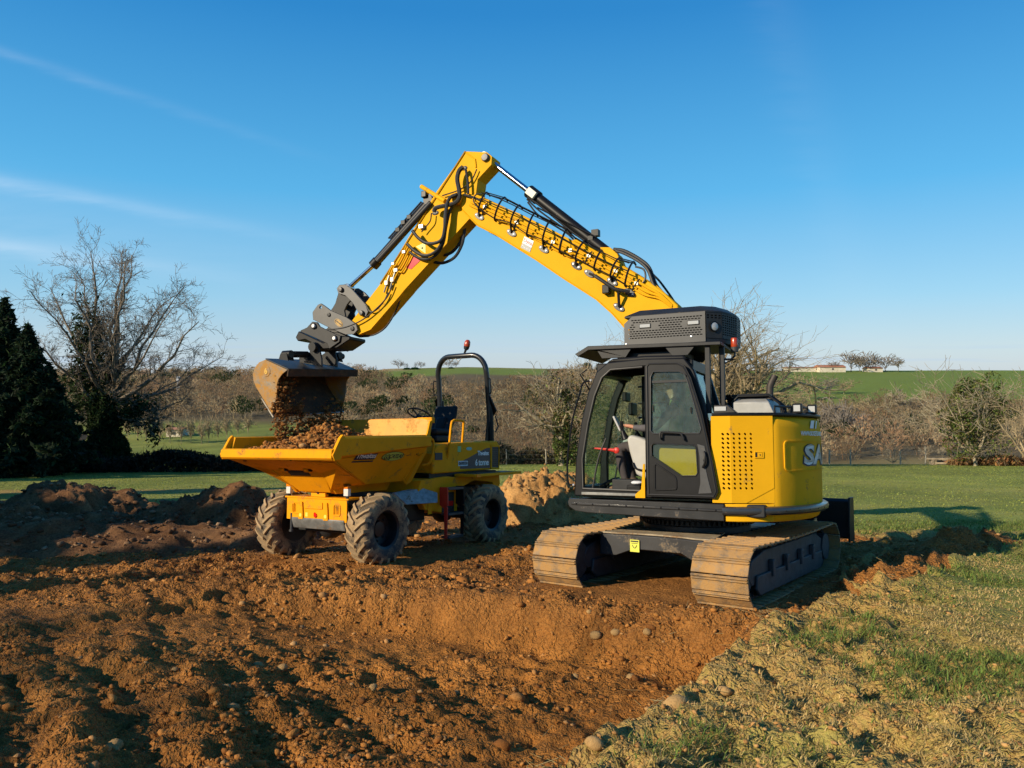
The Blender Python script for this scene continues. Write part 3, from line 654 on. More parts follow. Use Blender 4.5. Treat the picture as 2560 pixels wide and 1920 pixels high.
def make_track(side):
    v0 = .995 * side
    t = MB(UNM)
    N = 46
    for k in range(N):     # the chain: link pairs
        u, z, (tx, tz) = track_path(PER * k / N); nx, nz = tz, -tx
        Mx = UNM @ Matrix(((tx, 0, -nx, u), (0, 1, 0, v0), (tz, 0, -nz, z), (0, 0, 0, 1)))
        for o in (-.09, .09): t.box((0, o, -.045), (.15, .035, .07), Mx)
        t.cyl((.0, -.12, -.05), (0, .12, -.05), .022, n=6, M=Mx)
    tr = t.build('track', M['trackdark'], EX, bevel=0)
    tag(tr, 'muddy right-hand steel track' if side > 0 else 'mud-caked steel track partly behind the cab')
    first = None
    for k in range(N):
        u, z, (tx, tz) = track_path(PER * (k + .5) / N); ox, oz = tz, -tx           # outward normal
        Mx = UNM @ Matrix(((tx, 0, -ox * -1, u), (0, 1, 0, v0), (tz, 0, -oz * -1, z), (0, 0, 0, 1)))
        # right-handed outward frame
        X = Vector((tx, 0, tz)); O = Vector((-tz, 0, tx))
        Mx = UNM @ Matrix(((X.x, 0, O.x, u + O.x * .0), (0, -1 if False else 1, 0, v0), (X.z, 0, O.z, z), (0, 0, 0, 1)))
        if Mx.to_3x3().determinant() < 0: Mx = Mx @ Matrix.Diagonal((1, -1, 1, 1))
        global SHOE
        if SHOE is None: SHOE = shoe_mb.build('track_shoe', M['steelmud'], tr, smooth=0, bevel=.004, seg=1); o = SHOE
        else: o = SHOE.copy(); COL.objects.link(o); o.parent = tr
        o.matrix_local = Mx
    fr = MB(UNM)
    s = side
    fr.prism([(-1.35, .20), (1.30, .20), (1.42, .30), (1.30, .46), (.9, .53), (-1.1, .53), (-1.4, .42)], v0 - .17, v0 + .17); fr.prism([(-1.15, .085), (1.15, .085), (1.25, .16), (1.22, .30), (-1.22, .30), (-1.25, .16)], v0 + .17, v0 + .205); fr.prism([(-1.15, .085), (1.15, .085), (1.25, .16), (1.22, .30), (-1.22, .30), (-1.25, .16)], v0 - .205, v0 - .17)
    fr.prism([(-1.05, .13), (1.05, .13), (1.05, .21), (-1.05, .21)], v0 + .13, v0 + .16); fr.prism([(-1.05, .13), (1.05, .13), (1.05, .21), (-1.05, .21)], v0 - .16, v0 - .13)
    for u in (-.8, -.3, .25, .75): fr.bb(u - .04, u + .04, v0 + .17, v0 + .23, .24, .42)
    fr.build('track_frame', M['trackdark'], EX, bevel=.012)
    for u in (-1.0, -.66, -.33, 0, .33, .66, 1.0):
        MB(UNM).lathe([(.05, -.17), (.085, -.16), (.085, -.05), (.065, -.04), (.065, .04), (.085, .05), (.085, .16), (.05, .17)], (u, v0, .145), (0, 1, 0), 14).build('track_roller', M['trackdark'], EX)
    for u in (-.35, .5): MB(UNM).lathe([(.03, -.15), (.055, -.14), (.055, .14), (.03, .15)], (u, v0, .545), (0, 1, 0), 12).build('carrier_roller', M['trackdark'], EX)
    MB(UNM).lathe([(.06, -.17), (.20, -.16), (.255, -.09), (.255, .09), (.20, .16), (.06, .17)], (1.47, v0, .325), (0, 1, 0), 24).build('idler', M['trackdark'], EX)
    sp = MB(UNM)
    for k in range(21):
        a = 2 * math.pi * k / 21; sp.box((0, 0, .255), (.035, .05, .05), UNM @ Matrix.Translation((-1.47, v0, .325)) @ Matrix.Rotation(a, 4, 'Y'))
    sp.lathe([(.10, -.20), (.17, -.19), (.17, -.06), (.245, -.03), (.245, .03), (.17, .06), (.17, .19), (.10, .20)], (-1.47, v0, .325), (0, 1, 0), 24)
    sp.build('drive_sprocket', M['trackdark'], EX)
SHOE = None
make_track(1); make_track(-1)
cb = MB(UNM)
cb.lathe([(.60, .56), (.66, .60), (.66, .70)], (0, 0, 0), (0, 0, 1), 40)
for sx in (1, -1):
    top = [(sx * .20, -.55), (sx * .20, .55), (sx * 1.20, .72), (sx * 1.20, .50), (sx * 1.14, .3), (sx * 1.12, 0), (sx * 1.14, -.3), (sx * 1.20, -.50), (sx * 1.20, -.72)]
    cb.loft([[(a, b, .36 if abs(b) > .4 else .44) for a, b in top], [(a, b, .615) for a, b in top]])
cb.build('car_body', mat('dusty_black_steel', (.022, .022, .024), .45, var=.3, vscale=5, dirt=.30, dcol=(.17, .125, .075), dscale=3), EX, bevel=.015)
tp = MB(UNM); top = [(.25, -.50), (.25, .50), (1.185, .705), (1.185, .49), (1.125, .3), (1.10, 0), (1.125, -.3), (1.185, -.49), (1.185, -.705)]
tp.loft([[(a, b, .617) for a, b in top], [(a, b, .634) for a, b in top]]); tp.build('dusty_top_plate', mat('dusty_plate', (.30, .24, .16), .85, var=.3, vscale=8, bump=.4, dirt=.4), EX, bevel=.004)
dec = MB(UNM); dec.bb(1.148, 1.154, -.335, -.215, .42, .56); dec.build('warning_decal', M['decal_y'], EX)
dk = MB(UNM); dk.bb(1.154, 1.157, -.325, -.225, .535, .55); dk.build('decal_mark', M['ink'], EX)
for a in range(3): pass
dk2 = MB(UNM); dk2.tube([(1.157, -.305 + .06 * i / 8 * 1.0, .50 - .035 * math.sin(math.pi * i / 8)) for i in range(9)], .004, 4); dk2.tube([(1.157, -.315, .52), (1.157, -.235, .52)], .003, 4); dk2.build('decal_mark', M['ink'], EX)
sr = MB(UNM)
for k in range(72):
    a = 2 * math.pi * k / 72; sr.box((.69, 0, .735), (.05, .03, .05), UNM @ Matrix.Rotation(a, 4, 'Z'))
sr.lathe([(.60, .70), (.66, .70), (.66, .80), (.60, .80)], (0, 0, 0), (0, 0, 1), 48); sr.lathe([(.70, .765), (.72, .77), (.72, .84), (.70, .85)], (0, 0, 0), (0, 0, 1), 48)
sr.build('slewing_ring', M['satin'], EX)
# dozer blade behind
bl = MB(UNM); prof = [(-2.36, .36), (-2.44, .33), (-2.52, .38), (-2.50, .55), (-2.49, .72), (-2.54, .86), (-2.50, .90), (-2.44, .86), (-2.41, .72), (-2.42, .55)]
bl.prism(prof, -1.27, 1.27); bl.prism([(-2.30, .30), (-2.60, .30), (-2.60, .92), (-2.38, .92)], 1.27, 1.295); bl.prism([(-2.30, .30), (-2.60, .30), (-2.60, .92), (-2.38, .92)], -1.295, -1.27)
bl.build('dozer_blade', M['black'], EX, bevel=.008)
for s in (-1, 1):
    a = MB(UNM); a.tube([(-1.1, s * .45, .42), (-1.8, s * .5, .45), (-2.42, s * .55, .52)], .06, 8); a.build('blade_arm', M['black'], EX)
# ---- deck
d = MB(); d.bb(-1.0, 1.20, -1.18, 1.16, .88, 1.02); d.lathe([(.68, .835), (.74, .86), (.74, .89)], (0, 0, 0), (0, 0, 1), 40); d.build('turntable_deck', M['satin'], EX, bevel=.02)
for s in (1, -1):
    sk = MB(); pr = [(1.25, 1.03), (1.27, .985), (1.25, .93), (1.17, .885), (1.02, .868), (.2, .85), (-.575, .835), (-.575, .93), (-.575, 1.022)]
    sk.prism(pr, s * 1.165, s * 1.235); sk.prism([(1.22, .985), (-.575, .965), (-.575, .935), (1.22, .955)], s * 1.235, s * 1.25)
    sk.build('deck_skirt', mat('scuffed_black_skirt', (.02, .02, .021), .35, var=.35, vscale=4, coat=.2, dirt=.24, dcol=(.13, .10, .07), dscale=4) if s > 0 else M['black'], EX, bevel=.012)
bo = MB()
for k in range(9): bo.ball((1.15 - k * .205, 1.25, .972 - k * .0025), .010, 8, 5)
bo.build('skirt_bolts', M['black'], EX)
# ---- engine house and counterweight
def cw_ring(z, dr):
    P = []
    for k in range(-14, 15):
        a = R(43.0) * k / 14; r = 1.5 + dr; P.append((-r * math.cos(a), r * math.sin(a) * 1.0, z))
    return P
cw = MB(); inner = [(-.62, 1.12), (-.62, -1.12)]
rings = []
for z, dr in ((.825, -.07), (.84, -.045), (.90, -.012), (1.0, 0), (1.4, .004), (1.86, 0), (1.95, -.012), (1.985, -.04), (1.99, -.06)):
    r = cw_ring(z, dr); rings.append(r + [(-.62, 1.10, z), (-.62, -1.10, z)])
cw.loft(rings); cwo = cw.build('counterweight', M['yellow'], EX, smooth=40)
# lower yellow skirt that runs on under the side door
ls = MB(); ls.loft([[(-.58, 1.205, z), (-.72, 1.20, z), (-1.09 + (0 if z > .87 else .03), 1.03, z), (-1.09, .8, z), (-.58, .8, z)] for z in (.83, .87, 1.025)]); ls.build('lower_body_skirt', M['yellow'], EX, bevel=.01)
# side door with vent slots: two flat facets
def facet(mb, a, b, z0, z1_, holes, t=.03, lowcut=None):
    """vertical panel from plan point a to b with through slots (along, z)"""
    ax = Vector((b[0] - a[0], b[1] - a[1], 0)); L = ax.length; ax.normalize(); n = Vector((0, 0, 1)).cross(ax)
    Mx = Matrix(((ax.x, n.x, 0, a[0]), (ax.y, n.y, 0, a[1]), (0, 0, 1, 0), (0, 0, 0, 1)))
    out = [(0, z0), (L, z0), (L, z1_), (0, z1_)] if not lowcut else [(0, z0), (lowcut[0], z0), (L, lowcut[1]), (L, z1_), (0, z1_)]
    holed(mb, out, holes, 0, t, M=Mx)
A0 = (-.455, 1.245); A1 = (-.66, 1.225); A2 = (-1.085, 1.035)
sd_ = MB()
hA = [slot(x, 1.79 - .0495 * r, .036, .021, R(-42)) for r in range(13) for x in (.125, .18) if 1]
facet(sd_, A0, A1, 1.035, 1.99, [h for h in hA if max(p[0] for p in h) < .2])
L2 = math.hypot(A2[0] - A1[0], A2[1] - A1[1])
facet(sd_, A1, A2, 1.035, 1.99, [slot(.04 + .062 * c, 1.79 - .0495 * r - (.0) , .036, .021, R(-42)) for r in range(13) for c in range(4)], lowcut=(.16, 1.20))
side = sd_.build('side_door', M['yellow'], EX, smooth=0)
bk = MB(); bk.loft([[(A0[0], A0[1] - .075, z), (A1[0], A1[1] - .075, z), (A2[0] + .02, A2[1] - .07, z), (A2[0] + .05, A2[1] - .12, z), (A0[0], A0[1] - .15, z)] for z in (1.03, 1.98)]); bk.build('vent_backing', mat('vent_dark', (.012, .010, .008), .8), EX)
# counterweight corner filler under the cut edge of the door
cf = MB(); cf.loft([[(-.80, 1.155, 1.035), (-1.085, 1.028, 1.035), (-1.085, .95, 1.035), (-.80, 1.08, 1.035)], [(-1.07, 1.033, 1.19), (-1.085, 1.028, 1.19), (-1.085, .95, 1.19), (-1.07, .955, 1.19)]]); cf.build('door_corner_panel', M['yellow'], EX)
# recessed latch
la = MB(); ax = Vector((A2[0] - A1[0], A2[1] - A1[1], 0)).normalized(); nn = Vector((0, 0, 1)).cross(ax) * -1
LM = Matrix(((ax.x, nn.x, 0, A1[0]), (ax.y, nn.y, 0, A1[1]), (0, 0, 1, 0), (0, 0, 0, 1)))
la.ringprism(rrect(.255, .36, 1.525, 1.60, .006, 1), rrect(.266, .349, 1.536, 1.589, .004, 1), -.004, .010, M=LM); la.box((.318, .004, 1.562), (.05, .010, .048), LM)
la.build('door_latch', M['yellow'], side, bevel=.002)
lk = MB(); lk.bb(.267, .289, .001, .003, 1.537, 1.588, LM); lk.cyl((.318, .009, 1.562), (.318, .013, 1.562), .007, n=8, M=LM); lk.build('lock', M['satin'], side)
# bumper tube round the tail
bu = MB(); P = [(-.56, 1.235, .95)]
for k in range(0, 33):
    a = R(44 - 88 * k / 32); P.append((-1.53 * math.cos(a), 1.53 * math.sin(a), .955))
P.append((-.56, -1.235, .95)); P.insert(1, (-.70, 1.225, .95)); P.insert(len(P) - 1, (-.70, -1.225, .95))
rings = []
for i, p in enumerate(P):
    p = Vector(p); q = Vector(P[min(i + 1, len(P) - 1)]) - Vector(P[max(i - 1, 0)]); n = Vector((0, 0, 1)).cross(q).normalized() * -1
    if n.dot(Vector((p.x, p.y, 0))) < 0: n = -n
    rings.append([p + n * a + Vector((0, 0, b)) for a, b in ((-.04, -.045), (.012, -.045), (.034, -.025), (.04, .005), (.03, .032), (.005, .045), (-.04, .045))])
bu.loft(rings); bu.build('tail_bumper', mat('bumper_rubber', (.03, .032, .036), .28, var=.2, coat=.4, dirt=.1), EX)
bo = MB()
for k in range(12):
    a = R(40 - 80 * k / 11); bo.ball((-1.565 * math.cos(a), 1.565 * math.sin(a), .955), .010, 6, 4)
bo.build('bumper_bolts', M['black'], EX)
# hood top with its fittings
ht = MB(); o = [(-.46, 1.24), (-.67, 1.22), (-1.09, 1.04)] + [(-1.51 * math.cos(R(a)), 1.51 * math.sin(R(a))) for a in range(42, -43, -6)] + [(-1.09, -1.04), (-.67, -1.22), (-.46, -1.24)]
ht.prism(o, 1.992, 2.028, 'xy'); ht.build('hood_lid', M['black'], EX, bevel=.01)
eb = MB(); eb.loft([[(-.62, .80, 2.028), (-1.08, .80, 2.028), (-1.08, .18, 2.028), (-.62, .18, 2.028)], [(-.62, .80, 2.16), (-1.02, .80, 2.16), (-1.06, .18, 2.16), (-.62, .18, 2.16)], [(-.66, .72, 2.205), (-.98, .72, 2.205), (-1.0, .22, 2.205), (-.66, .22, 2.205)]]); eb.build('engine_cover', mat('dull_grey_cover', (.30, .30, .29), .5, .2, var=.12), EX, bevel=.01)
for i in range(4):
    v = .78 - i * .16; g = MB(); g.tube([(-.60, v, 2.03), (-.62, v, 2.17), (-.68, v, 2.235), (-1.02, v, 2.235), (-1.13, v, 2.14), (-1.16, v, 2.03)], .012, 6); g.build('guard_hoop', M['black'], EX)
g = MB(); g.box((-.84, .62, 2.252), (.36, .24, .016)); g.build('guard_plate', M['black'], EX)
ex = MB(); ex.tube(spline([(-.98, .35, 2.10), (-.98, .35, 2.32), (-.995, .35, 2.40), (-1.03, .35, 2.47), (-1.045, .35, 2.50)], 5), .042, 14); ex.build('exhaust_pipe', mat('sooty_pipe', (.05, .042, .038), .6, .4, var=.3), EX)
it = MB(); it.lathe([(.085, 2.02), (.085, 2.20), (.10, 2.21), (.10, 2.235), (.115, 2.24), (.115, 2.262), (.02, 2.265)], (-.60, .55, 0), (0, 0, 1), 20); it.build('air_intake', M['black'], EX)
lb = MB(); lb.loft([[(-.47, 1.16, 2.028), (-.72, 1.16, 2.028), (-.72, 1.02, 2.028), (-.47, 1.02, 2.028)], [(-.47, 1.14, 2.12), (-.62, 1.14, 2.12), (-.62, 1.04, 2.12), (-.47, 1.04, 2.12)]]); lbo = lb.build('work_lamp', M['black'], EX, bevel=.006)
lg = MB(); lg.box((-.545, 1.158, 2.075), (.13, .012, .05)); lg.build('lens', M['lamp'], lbo, bevel=.004)
for (u, v, w) in ((-1.30, .62, .16), (-1.43, .30, .12)):
    rl = MB(); rl.loft([[(u - .06, v - w / 2, 2.028), (u + .10, v - w / 2, 2.028), (u + .10, v + w / 2, 2.028), (u - .06, v + w / 2, 2.028)], [(u - .06, v - w / 2, 2.14), (u + .03, v - w / 2, 2.14), (u + .03, v + w / 2, 2.14), (u - .06, v + w / 2, 2.14)]])
    q = rl.build('rear_work_lamp', M['black'], EX, bevel=.008); lg = MB(); lg.box((u - .01, v + w / 2 + .004, 2.085), (.07, .01, .07)); lg.build('lens', M['lamp'], q)
hr = MB(); hr.tube([(-1.1, .95, 2.03), (-1.1, .95, 2.10), (-1.35, .55, 2.10), (-1.44, .1, 2.10), (-1.44, .1, 2.03)], .012, 6); hr.build('hood_rail', M['black'], EX)
# lettering bent round the counterweight
def bent(name, txt, size, phi, z, r, m, sx=1.0, **kw):
    v, f = text_verts(txt, size, **kw); mb = MB(); v = [(a * sx, b) for a, b in v]
    mb.add([(-(r) * math.cos(R(phi) - a / r), (r) * math.sin(R(phi) - a / r), z + b) for a, b in v], f); return mb.build(name, m, cwo, smooth=0)
bent('logo_shadow', 'SANY', .30, -.5, 1.545, 1.507, M['ink'], sx=1.78, offset=.024, spacing=1.04, shear=.10)
bent('logo_lettering', 'SANY', .30, -.5, 1.55, 1.511, M['silver'], sx=1.78, offset=.012, spacing=1.04, shear=.10)
bent('web_address', 'WWW.SOCIETELARRE.COM', .070, 12, 1.80, 1.508, M['white'], offset=.002, spacing=.86)
lf = MB(); rr = rrect(-1.0, 1.0, 1.38, 1.72, .05, 4); r2 = rrect(-.985, .985, 1.392, 1.708, .045, 4)
def bend(p, r): return (-(r) * math.cos(-p[0] / 1.5), (r) * math.sin(-p[0] / 1.5), p[1])
def dens(P):
    out = []
    for a, b in zip(P, P[1:] + P[:1]):
        k = max(1, int(abs(b[0] - a[0]) / .08)); out += [(a[0] + (b[0] - a[0]) * i / k, a[1] + (b[1] - a[1]) * i / k) for i in range(k)]
    return out
o1, o2 = dens(rr), dens(r2)
if len(o1) == len(o2): lf.loft([[bend(p, 1.500) for p in o1], [bend(p, 1.514) for p in o1], [bend(p, 1.514) for p in o2], [bend(p, 1.500) for p in o2]], cap=False); lf.build('logo_frame', M['yellow'], cwo)
mk = MB(); mk.add([bend(p, 1.508) for p in ((-.50, 1.86), (-.40, 1.86), (-.36, 1.95), (-.46, 1.95))] + [bend(p, 1.508) for p in ((-.34, 1.86), (-.30, 1.86), (-.26, 1.95), (-.30, 1.95))], [(0, 1, 2, 3), (4, 5, 6, 7)]); mk.build('logo_mark', M['white'], cwo, smooth=0)

# ---- cab
OUT = [(1.20, 1.06), (1.175, 1.5), (1.10, 1.95), (1.01, 2.30), (.90, 2.55), (.76, 2.655), (.32, 2.68), (-.16, 2.665), (-.27, 2.52), (-.385, 2.12), (-.49, 1.5), (-.53, 1.06)]
INN = [(1.08, 1.15), (1.085, 1.5), (1.01, 1.93), (.925, 2.26), (.83, 2.475), (.72, 2.565), (.32, 2.585), (-.10, 2.575), (-.19, 2.46), (-.30, 2.10), (-.405, 1.5), (-.43, 1.15)]
cabf = MB()
cabf.ringprism(OUT, INN, 1.115, 1.20); cabf.ringprism(OUT, INN, .22, .29)
cabf.bb(.235, .315, 1.10, 1.195, 1.10, 2.62); cabf.bb(.26, .30, .225, .285, 1.12, 2.60)
for (a, b) in (((1.20, 1.06), (1.10, 1.17)), ((.93, 2.50), (.74, 2.655)), ((-.15, 2.66), (-.24, 2.52)), ((-.42, 1.10), (-.53, 1.2)), ((-.43, 1.68), (-.47, 1.74))):
    cabf.bb(min(a[0], b[0]), max(a[0], b[0]), .29, 1.115, min(a[1], b[1]), max(a[1], b[1]))
cab = cabf.build('cab_frame', M['black'], EX, bevel=.016)
rf = MB(); rf.prism([(.78, 2.655), (.70, 2.70), (.3, 2.715), (-.14, 2.70), (-.20, 2.65)], .235, 1.185); rf.build('cab_roof', M['black'], EX, bevel=.02)
fl = MB(); fl.bb(-.45, 1.10, .26, 1.14, 1.04, 1.10); fl.build('cab_floor', mat('sandy_floor_mat', (.26, .20, .13), .9, var=.3, vscale=9, bump=.4, dirt=.4), EX)
gl = MB()      # wind screen following the front pillars
for i in range(1, 4): pass
fp = [(1.155, 1.17), (1.14, 1.5), (1.065, 1.95), (.975, 2.29), (.88, 2.51)]
gl.loft([[(u, .29, z), (u, 1.115, z), (u - .006, 1.115, z), (u - .006, .29, z)] for u, z in fp]); gl.build('windscreen', M['glass'], EX)
g2 = MB(); holed(g2, INN, [], .248, .254); g2.build('right_side_window', M['glass'], EX)
g3 = MB(); g3.loft([[(-.44, .29, 1.74), (-.44, 1.115, 1.74), (-.434, 1.115, 1.74), (-.434, .29, 1.74)], [(-.22, .29, 2.53), (-.22, 1.115, 2.53), (-.214, 1.115, 2.53), (-.214, .29, 2.53)]]); g3.build('rear_window', M['tglass'], EX)
rq = MB(); rq.prism([(.22, 1.16), (.22, 1.73), (-.42, 1.73), (-.46, 1.45), (-.47, 1.16)], 1.16, 1.19); rq.build('rear_quarter_panel', M['yellow'], EX, bevel=.004)
rp = MB(); rp.bb(-.50, -.44, .29, 1.115, 1.2, 1.69); rp.build('rear_cab_panel', M['yellow'], EX)
# inner seal tubes of the door opening
sl_ = MB(); sl_.tube([(.33, 1.205, 1.14)] + [(a, 1.205, b) for a, b in INN[:6]] + [(.33, 1.205, 2.58)], .014, 6); sl_.build('door_seal', M['rubber'], EX)
sv = MB(); sv.bb(.33, 1.10, 1.12, 1.215, 1.075, 1.11); sv.build('door_sill', mat('worn_sill', (.20, .20, .19), .5, .3, var=.3, dirt=.3), EX, bevel=.006)
yk = MB(); yk.prism([(.315, 1.06), (.43, 1.06), (.43, 1.10), (.36, 1.16), (.335, 1.45), (.315, 1.45)], 1.20, 1.222); yk.build('yellow_sill_corner', M['yellow'], EX)
# open door folded back against the rear of the cab
DO = [(.275, 1.085), (.275, 2.58), (.235, 2.625), (-.10, 2.615), (-.18, 2.57), (-.25, 2.43), (-.37, 2.02), (-.47, 1.5), (-.525, 1.16), (-.49, 1.085)]
W1 = [(.222, 1.83), (.212, 2.45), (.18, 2.515), (-.12, 2.505), (-.18, 2.47), (-.215, 2.38), (-.30, 2.06), (-.355, 1.85), (-.335, 1.80), (.19, 1.80)]
W2 = [(.215, 1.545), (.215, 1.66), (.19, 1.69), (-.27, 1.672), (-.297, 1.64), (-.308, 1.36), (-.285, 1.328), (-.13, 1.322), (-.10, 1.335)]
dr = MB(); holed(dr, DO, [W1, W2], 1.245, 1.285); door = dr.build('door', M['black'], EX, bevel=.008); tag(door, 'black glazed cab door swung open against the rear of the cab')
for nm, w, m in (('upper_pane', W1, M['tglass']), ('lower_pane', W2, M['glass'])):
    q = MB(); holed(q, inset(w, -.008), [], 1.262, 1.267); q.build(nm, m, door)
    q = MB(); q.tube([(a, 1.287, b) for a, b in w] + [(w[0][0], 1.287, w[0][1])], .0085, 6); q.build('pane_seal', M['grey'] if nm == 'upper_pane' else M['rubber'], door)
q = MB(); q.tube([(a, 1.287, b) for a, b in inset(DO, .02)] + [(inset(DO, .02)[0][0], 1.287, inset(DO, .02)[0][1])], .010, 6); q.build('door_edge_seal', M['rubber'], door)
rc = [(.19, 1.17), (.19, 1.44), (.165, 1.47), (-.06, 1.32), (-.075, 1.28), (-.075, 1.185), (-.06, 1.165), (.17, 1.15)]
q = MB(); q.ringprism(rc, inset(rc, .018), 1.285, 1.296); q.build('door_pocket', M['black'], door, bevel=.004)
q = MB(); P = [(.10, 1.285, 1.745), (.10, 1.33, 1.745), (.10, 1.335, 1.80), (.085, 1.335, 1.815), (-.13, 1.335, 1.805), (-.145, 1.335, 1.79), (-.165, 1.33, 1.735), (-.165, 1.285, 1.735)]
q.tube(P, .013, 8); q.build('grab_bar', M['satin'], door)
q = MB(); q.prism([(-.31, 1.68), (-.39, 1.66), (-.405, 1.58), (-.375, 1.50), (-.40, 1.40), (-.425, 1.28), (-.46, 1.14), (-.31, 1.13), (-.335, 1.25), (-.33, 1.55)], 1.285, 1.292); q.build('latch_plate', M['grey'], door, bevel=.003)
q = MB(); q.tube(spline([(-.385, 1.31, 1.60), (-.40, 1.325, 1.55), (-.395, 1.325, 1.47), (-.37, 1.31, 1.42)], 4), .014, 6); q.build('door_handle', M['black'], door)
q = MB()
for a, b in ((.19, 2.09), (-.245, 2.06)): q.box((a, 1.275, b), (.014, .02, .07))
q.build('pane_latch', M['black'], door)
q = MB(); q.box((-.01, 1.272, 2.395), (.42, .012, .028)); q.build('window_divider', M['satin'], door)
# handrail by the front pillar, roof guard, mirror stubs
q = MB(); q.tube(spline([(1.20, 1.21, 1.19), (1.255, 1.24, 1.22), (1.262, 1.245, 1.5), (1.20, 1.24, 1.95), (1.10, 1.235, 2.30), (1.06, 1.22, 2.42), (.97, 1.20, 2.44)], 5), .011, 6); q.build('handrail', M['black'], EX)
q = MB(); q.ball((.97, 1.205, 2.445), .016, 8, 5); q.ball((1.20, 1.212, 1.19), .016, 8, 5); q.build('handrail_bolts', M['bolt'], EX)
q = MB(); q.tube([(1.0, 1.1, 2.30), (1.10, 1.22, 2.52), (1.02, 1.2, 2.58)], .009, 6); q.build('mirror_stay', M['black'], EX)
q = MB(); q.prism([(1.20, 2.785), (1.03, 2.875), (-.56, 2.84), (-.56, 2.80), (1.02, 2.825), (1.16, 2.75)], .22, 1.14); rg = q.build('roof_guard', M['satin'], EX, bevel=.006)
for v in (1.10, .26):
    q = MB(); q.prism([(1.00, 2.83), (.93, 2.83), (.86, 2.715), (.56, 2.715), (.48, 2.83)], v - .012, v + .012); q.build('guard_foot', M['satin'], EX, bevel=.004)
    q = MB(); q.prism([(.10, 2.83), (-.26, 2.80), (-.18, 2.705), (.0, 2.705)], v - .012, v + .012); q.build('guard_foot', M['satin'], EX, bevel=.004)
q = MB(); q.bb(.70, -.1, .4, 1.0, 2.715, 2.78); q.build('roof_plinth', M['black'], EX, bevel=.01)
# roof air unit: octagonal housing with perforated faces
plan = [(.60, 1.02), (-.375, 1.02), (-.53, .88), (-.64, .55), (-.64, .28), (.60, .28)]
plant = [(.44, .92), (-.30, .92), (-.44, .80), (-.53, .52), (-.53, .34), (.44, .34)]
bx = MB(); cen = lambda P, s: [(sum(p[0] for p in P) / 6 + (a - sum(p[0] for p in P) / 6) * s, sum(p[1] for p in P) / 6 + (b - sum(p[1] for p in P) / 6) * s) for a, b in P]
ip = cen(plan, .93)
bx.loft([[(a, b, 2.875) for a, b in ip], [(a, b, 3.20) for a, b in ip]]); bx.build('air_unit_core', mat('unit_inside', (.02, .022, .026), .7), EX)
bx = MB(); bx.loft([[(a, b, 3.20) for a, b in plan], [(a, b, 3.225) for a, b in plan], [(a, b, 3.30) for a, b in plant]]); bx.loft([[(a, b, 2.85) for a, b in plan], [(a, b, 2.905) for a, b in plan]]); hs = bx.build('air_unit_housing', M['satin'], EX, bevel=.006); tag(hs, 'dark perforated air conditioning unit on the cab roof')
fp_ = MB(); holes = []
for r in range(9):
    z = 3.165 - r * .027
    for c in range(23):
        u = .535 - c * .039 - (.02 if r % 2 else 0)
        if u < -.33: continue
        inl = any(abs(u - k) < .105 and abs(z - 3.09) < .042 for k in (.34, -.235)); gap = (r in (2, 3, 4) and (.42 < u < .46 or .18 < u < .235 or -.14 < u < -.09 ))
        if inl or gap or (r < 3 and u > .50): continue
        holes.append([(u + a, z + b) for a, b in ((-.0145, -.0065), (.0145, -.0065), (.0145, .0065), (-.0145, .0065))])
holed(fp_, [(.60, 2.862), (-.372, 2.862), (-.372, 3.215), (.50, 3.215), (.60, 3.13)], holes, 1.022, 1.032); gr = fp_.build('side_grille', mat('grille_grey', (.040, .041, .043), .45, var=.12, dirt=.08), hs, smooth=0)
def facegrille(a, b, rows, cols, z0, z1_, hz0, hz1):
    mb = MB(); ax = Vector((b[0] - a[0], b[1] - a[1], 0)); L = ax.length; ax.normalize(); n = Vector((0, 0, 1)).cross(ax)
    Mx = Matrix(((ax.x, n.x, 0, a[0]), (ax.y, n.y, 0, a[1]), (0, 0, 1, 0), (0, 0, 0, 1))); hh = []
    for r in range(rows):
        for c in range(cols):
            u = L * (c + .5) / cols; z = hz1 - (hz1 - hz0) * (r + .5) / rows; w = L / cols * .32; h = (hz1 - hz0) / rows * .27; hh.append([(u - w, z - h), (u + w, z - h), (u + w, z + h), (u - w, z + h)])
    holed(mb, [(0, z0), (L, z0), (L, z1_), (0, z1_)], hh, -.004, .004, M=Mx); mb.build('end_grille', M['satin'], hs, smooth=0)
facegrille((-.379, 1.018), (-.53, .88), 2, 4, 2.905, 3.20, 3.13, 3.185); facegrille((-.532, .876), (-.642, .55), 9, 7, 2.905, 3.20, 2.94, 3.19); facegrille((-.642, .546), (-.642, .28), 9, 6, 2.905, 3.20, 2.94, 3.19)
for u in (.34, -.235):
    q = MB(); q.box((u, 1.034, 3.09), (.14, .014, .055)); q = q.build('light_bar', M['satin'], hs, bevel=.004); r_ = MB(); r_.box((u, 1.043, 3.09), (.125, .006, .04)); r_.build('lens', M['lamp'], q, bevel=.002)
q = MB(); nv = Vector((-.14, -.155, 0)).normalized(); nn = Vector((0, 0, 1)).cross(nv) * -1; c = Vector((-.455, .955, 3.04))
q.lathe([(.052, -.02), (.062, .012), (.062, .018), (.052, .02), (.048, .008), (.01, .012)], c, nn, 24); q = q.build('round_lamp', M['black'], hs); r_ = MB(); r_.lathe([(.05, .004), (.047, .017), (.02, .023), (.004, .024)], c, nn, 20); r_.build('lens', M['lamp'], q)
q = MB()
for a, b in ((.575, 2.885), (-.21, 2.93), (.30, 2.855), (.08, 2.852), (-.14, 2.85)): q.ball((a, 1.034, b), .014, 8, 5, (1, .5, 1))
q.build('housing_bolts', M['bolt'], hs)
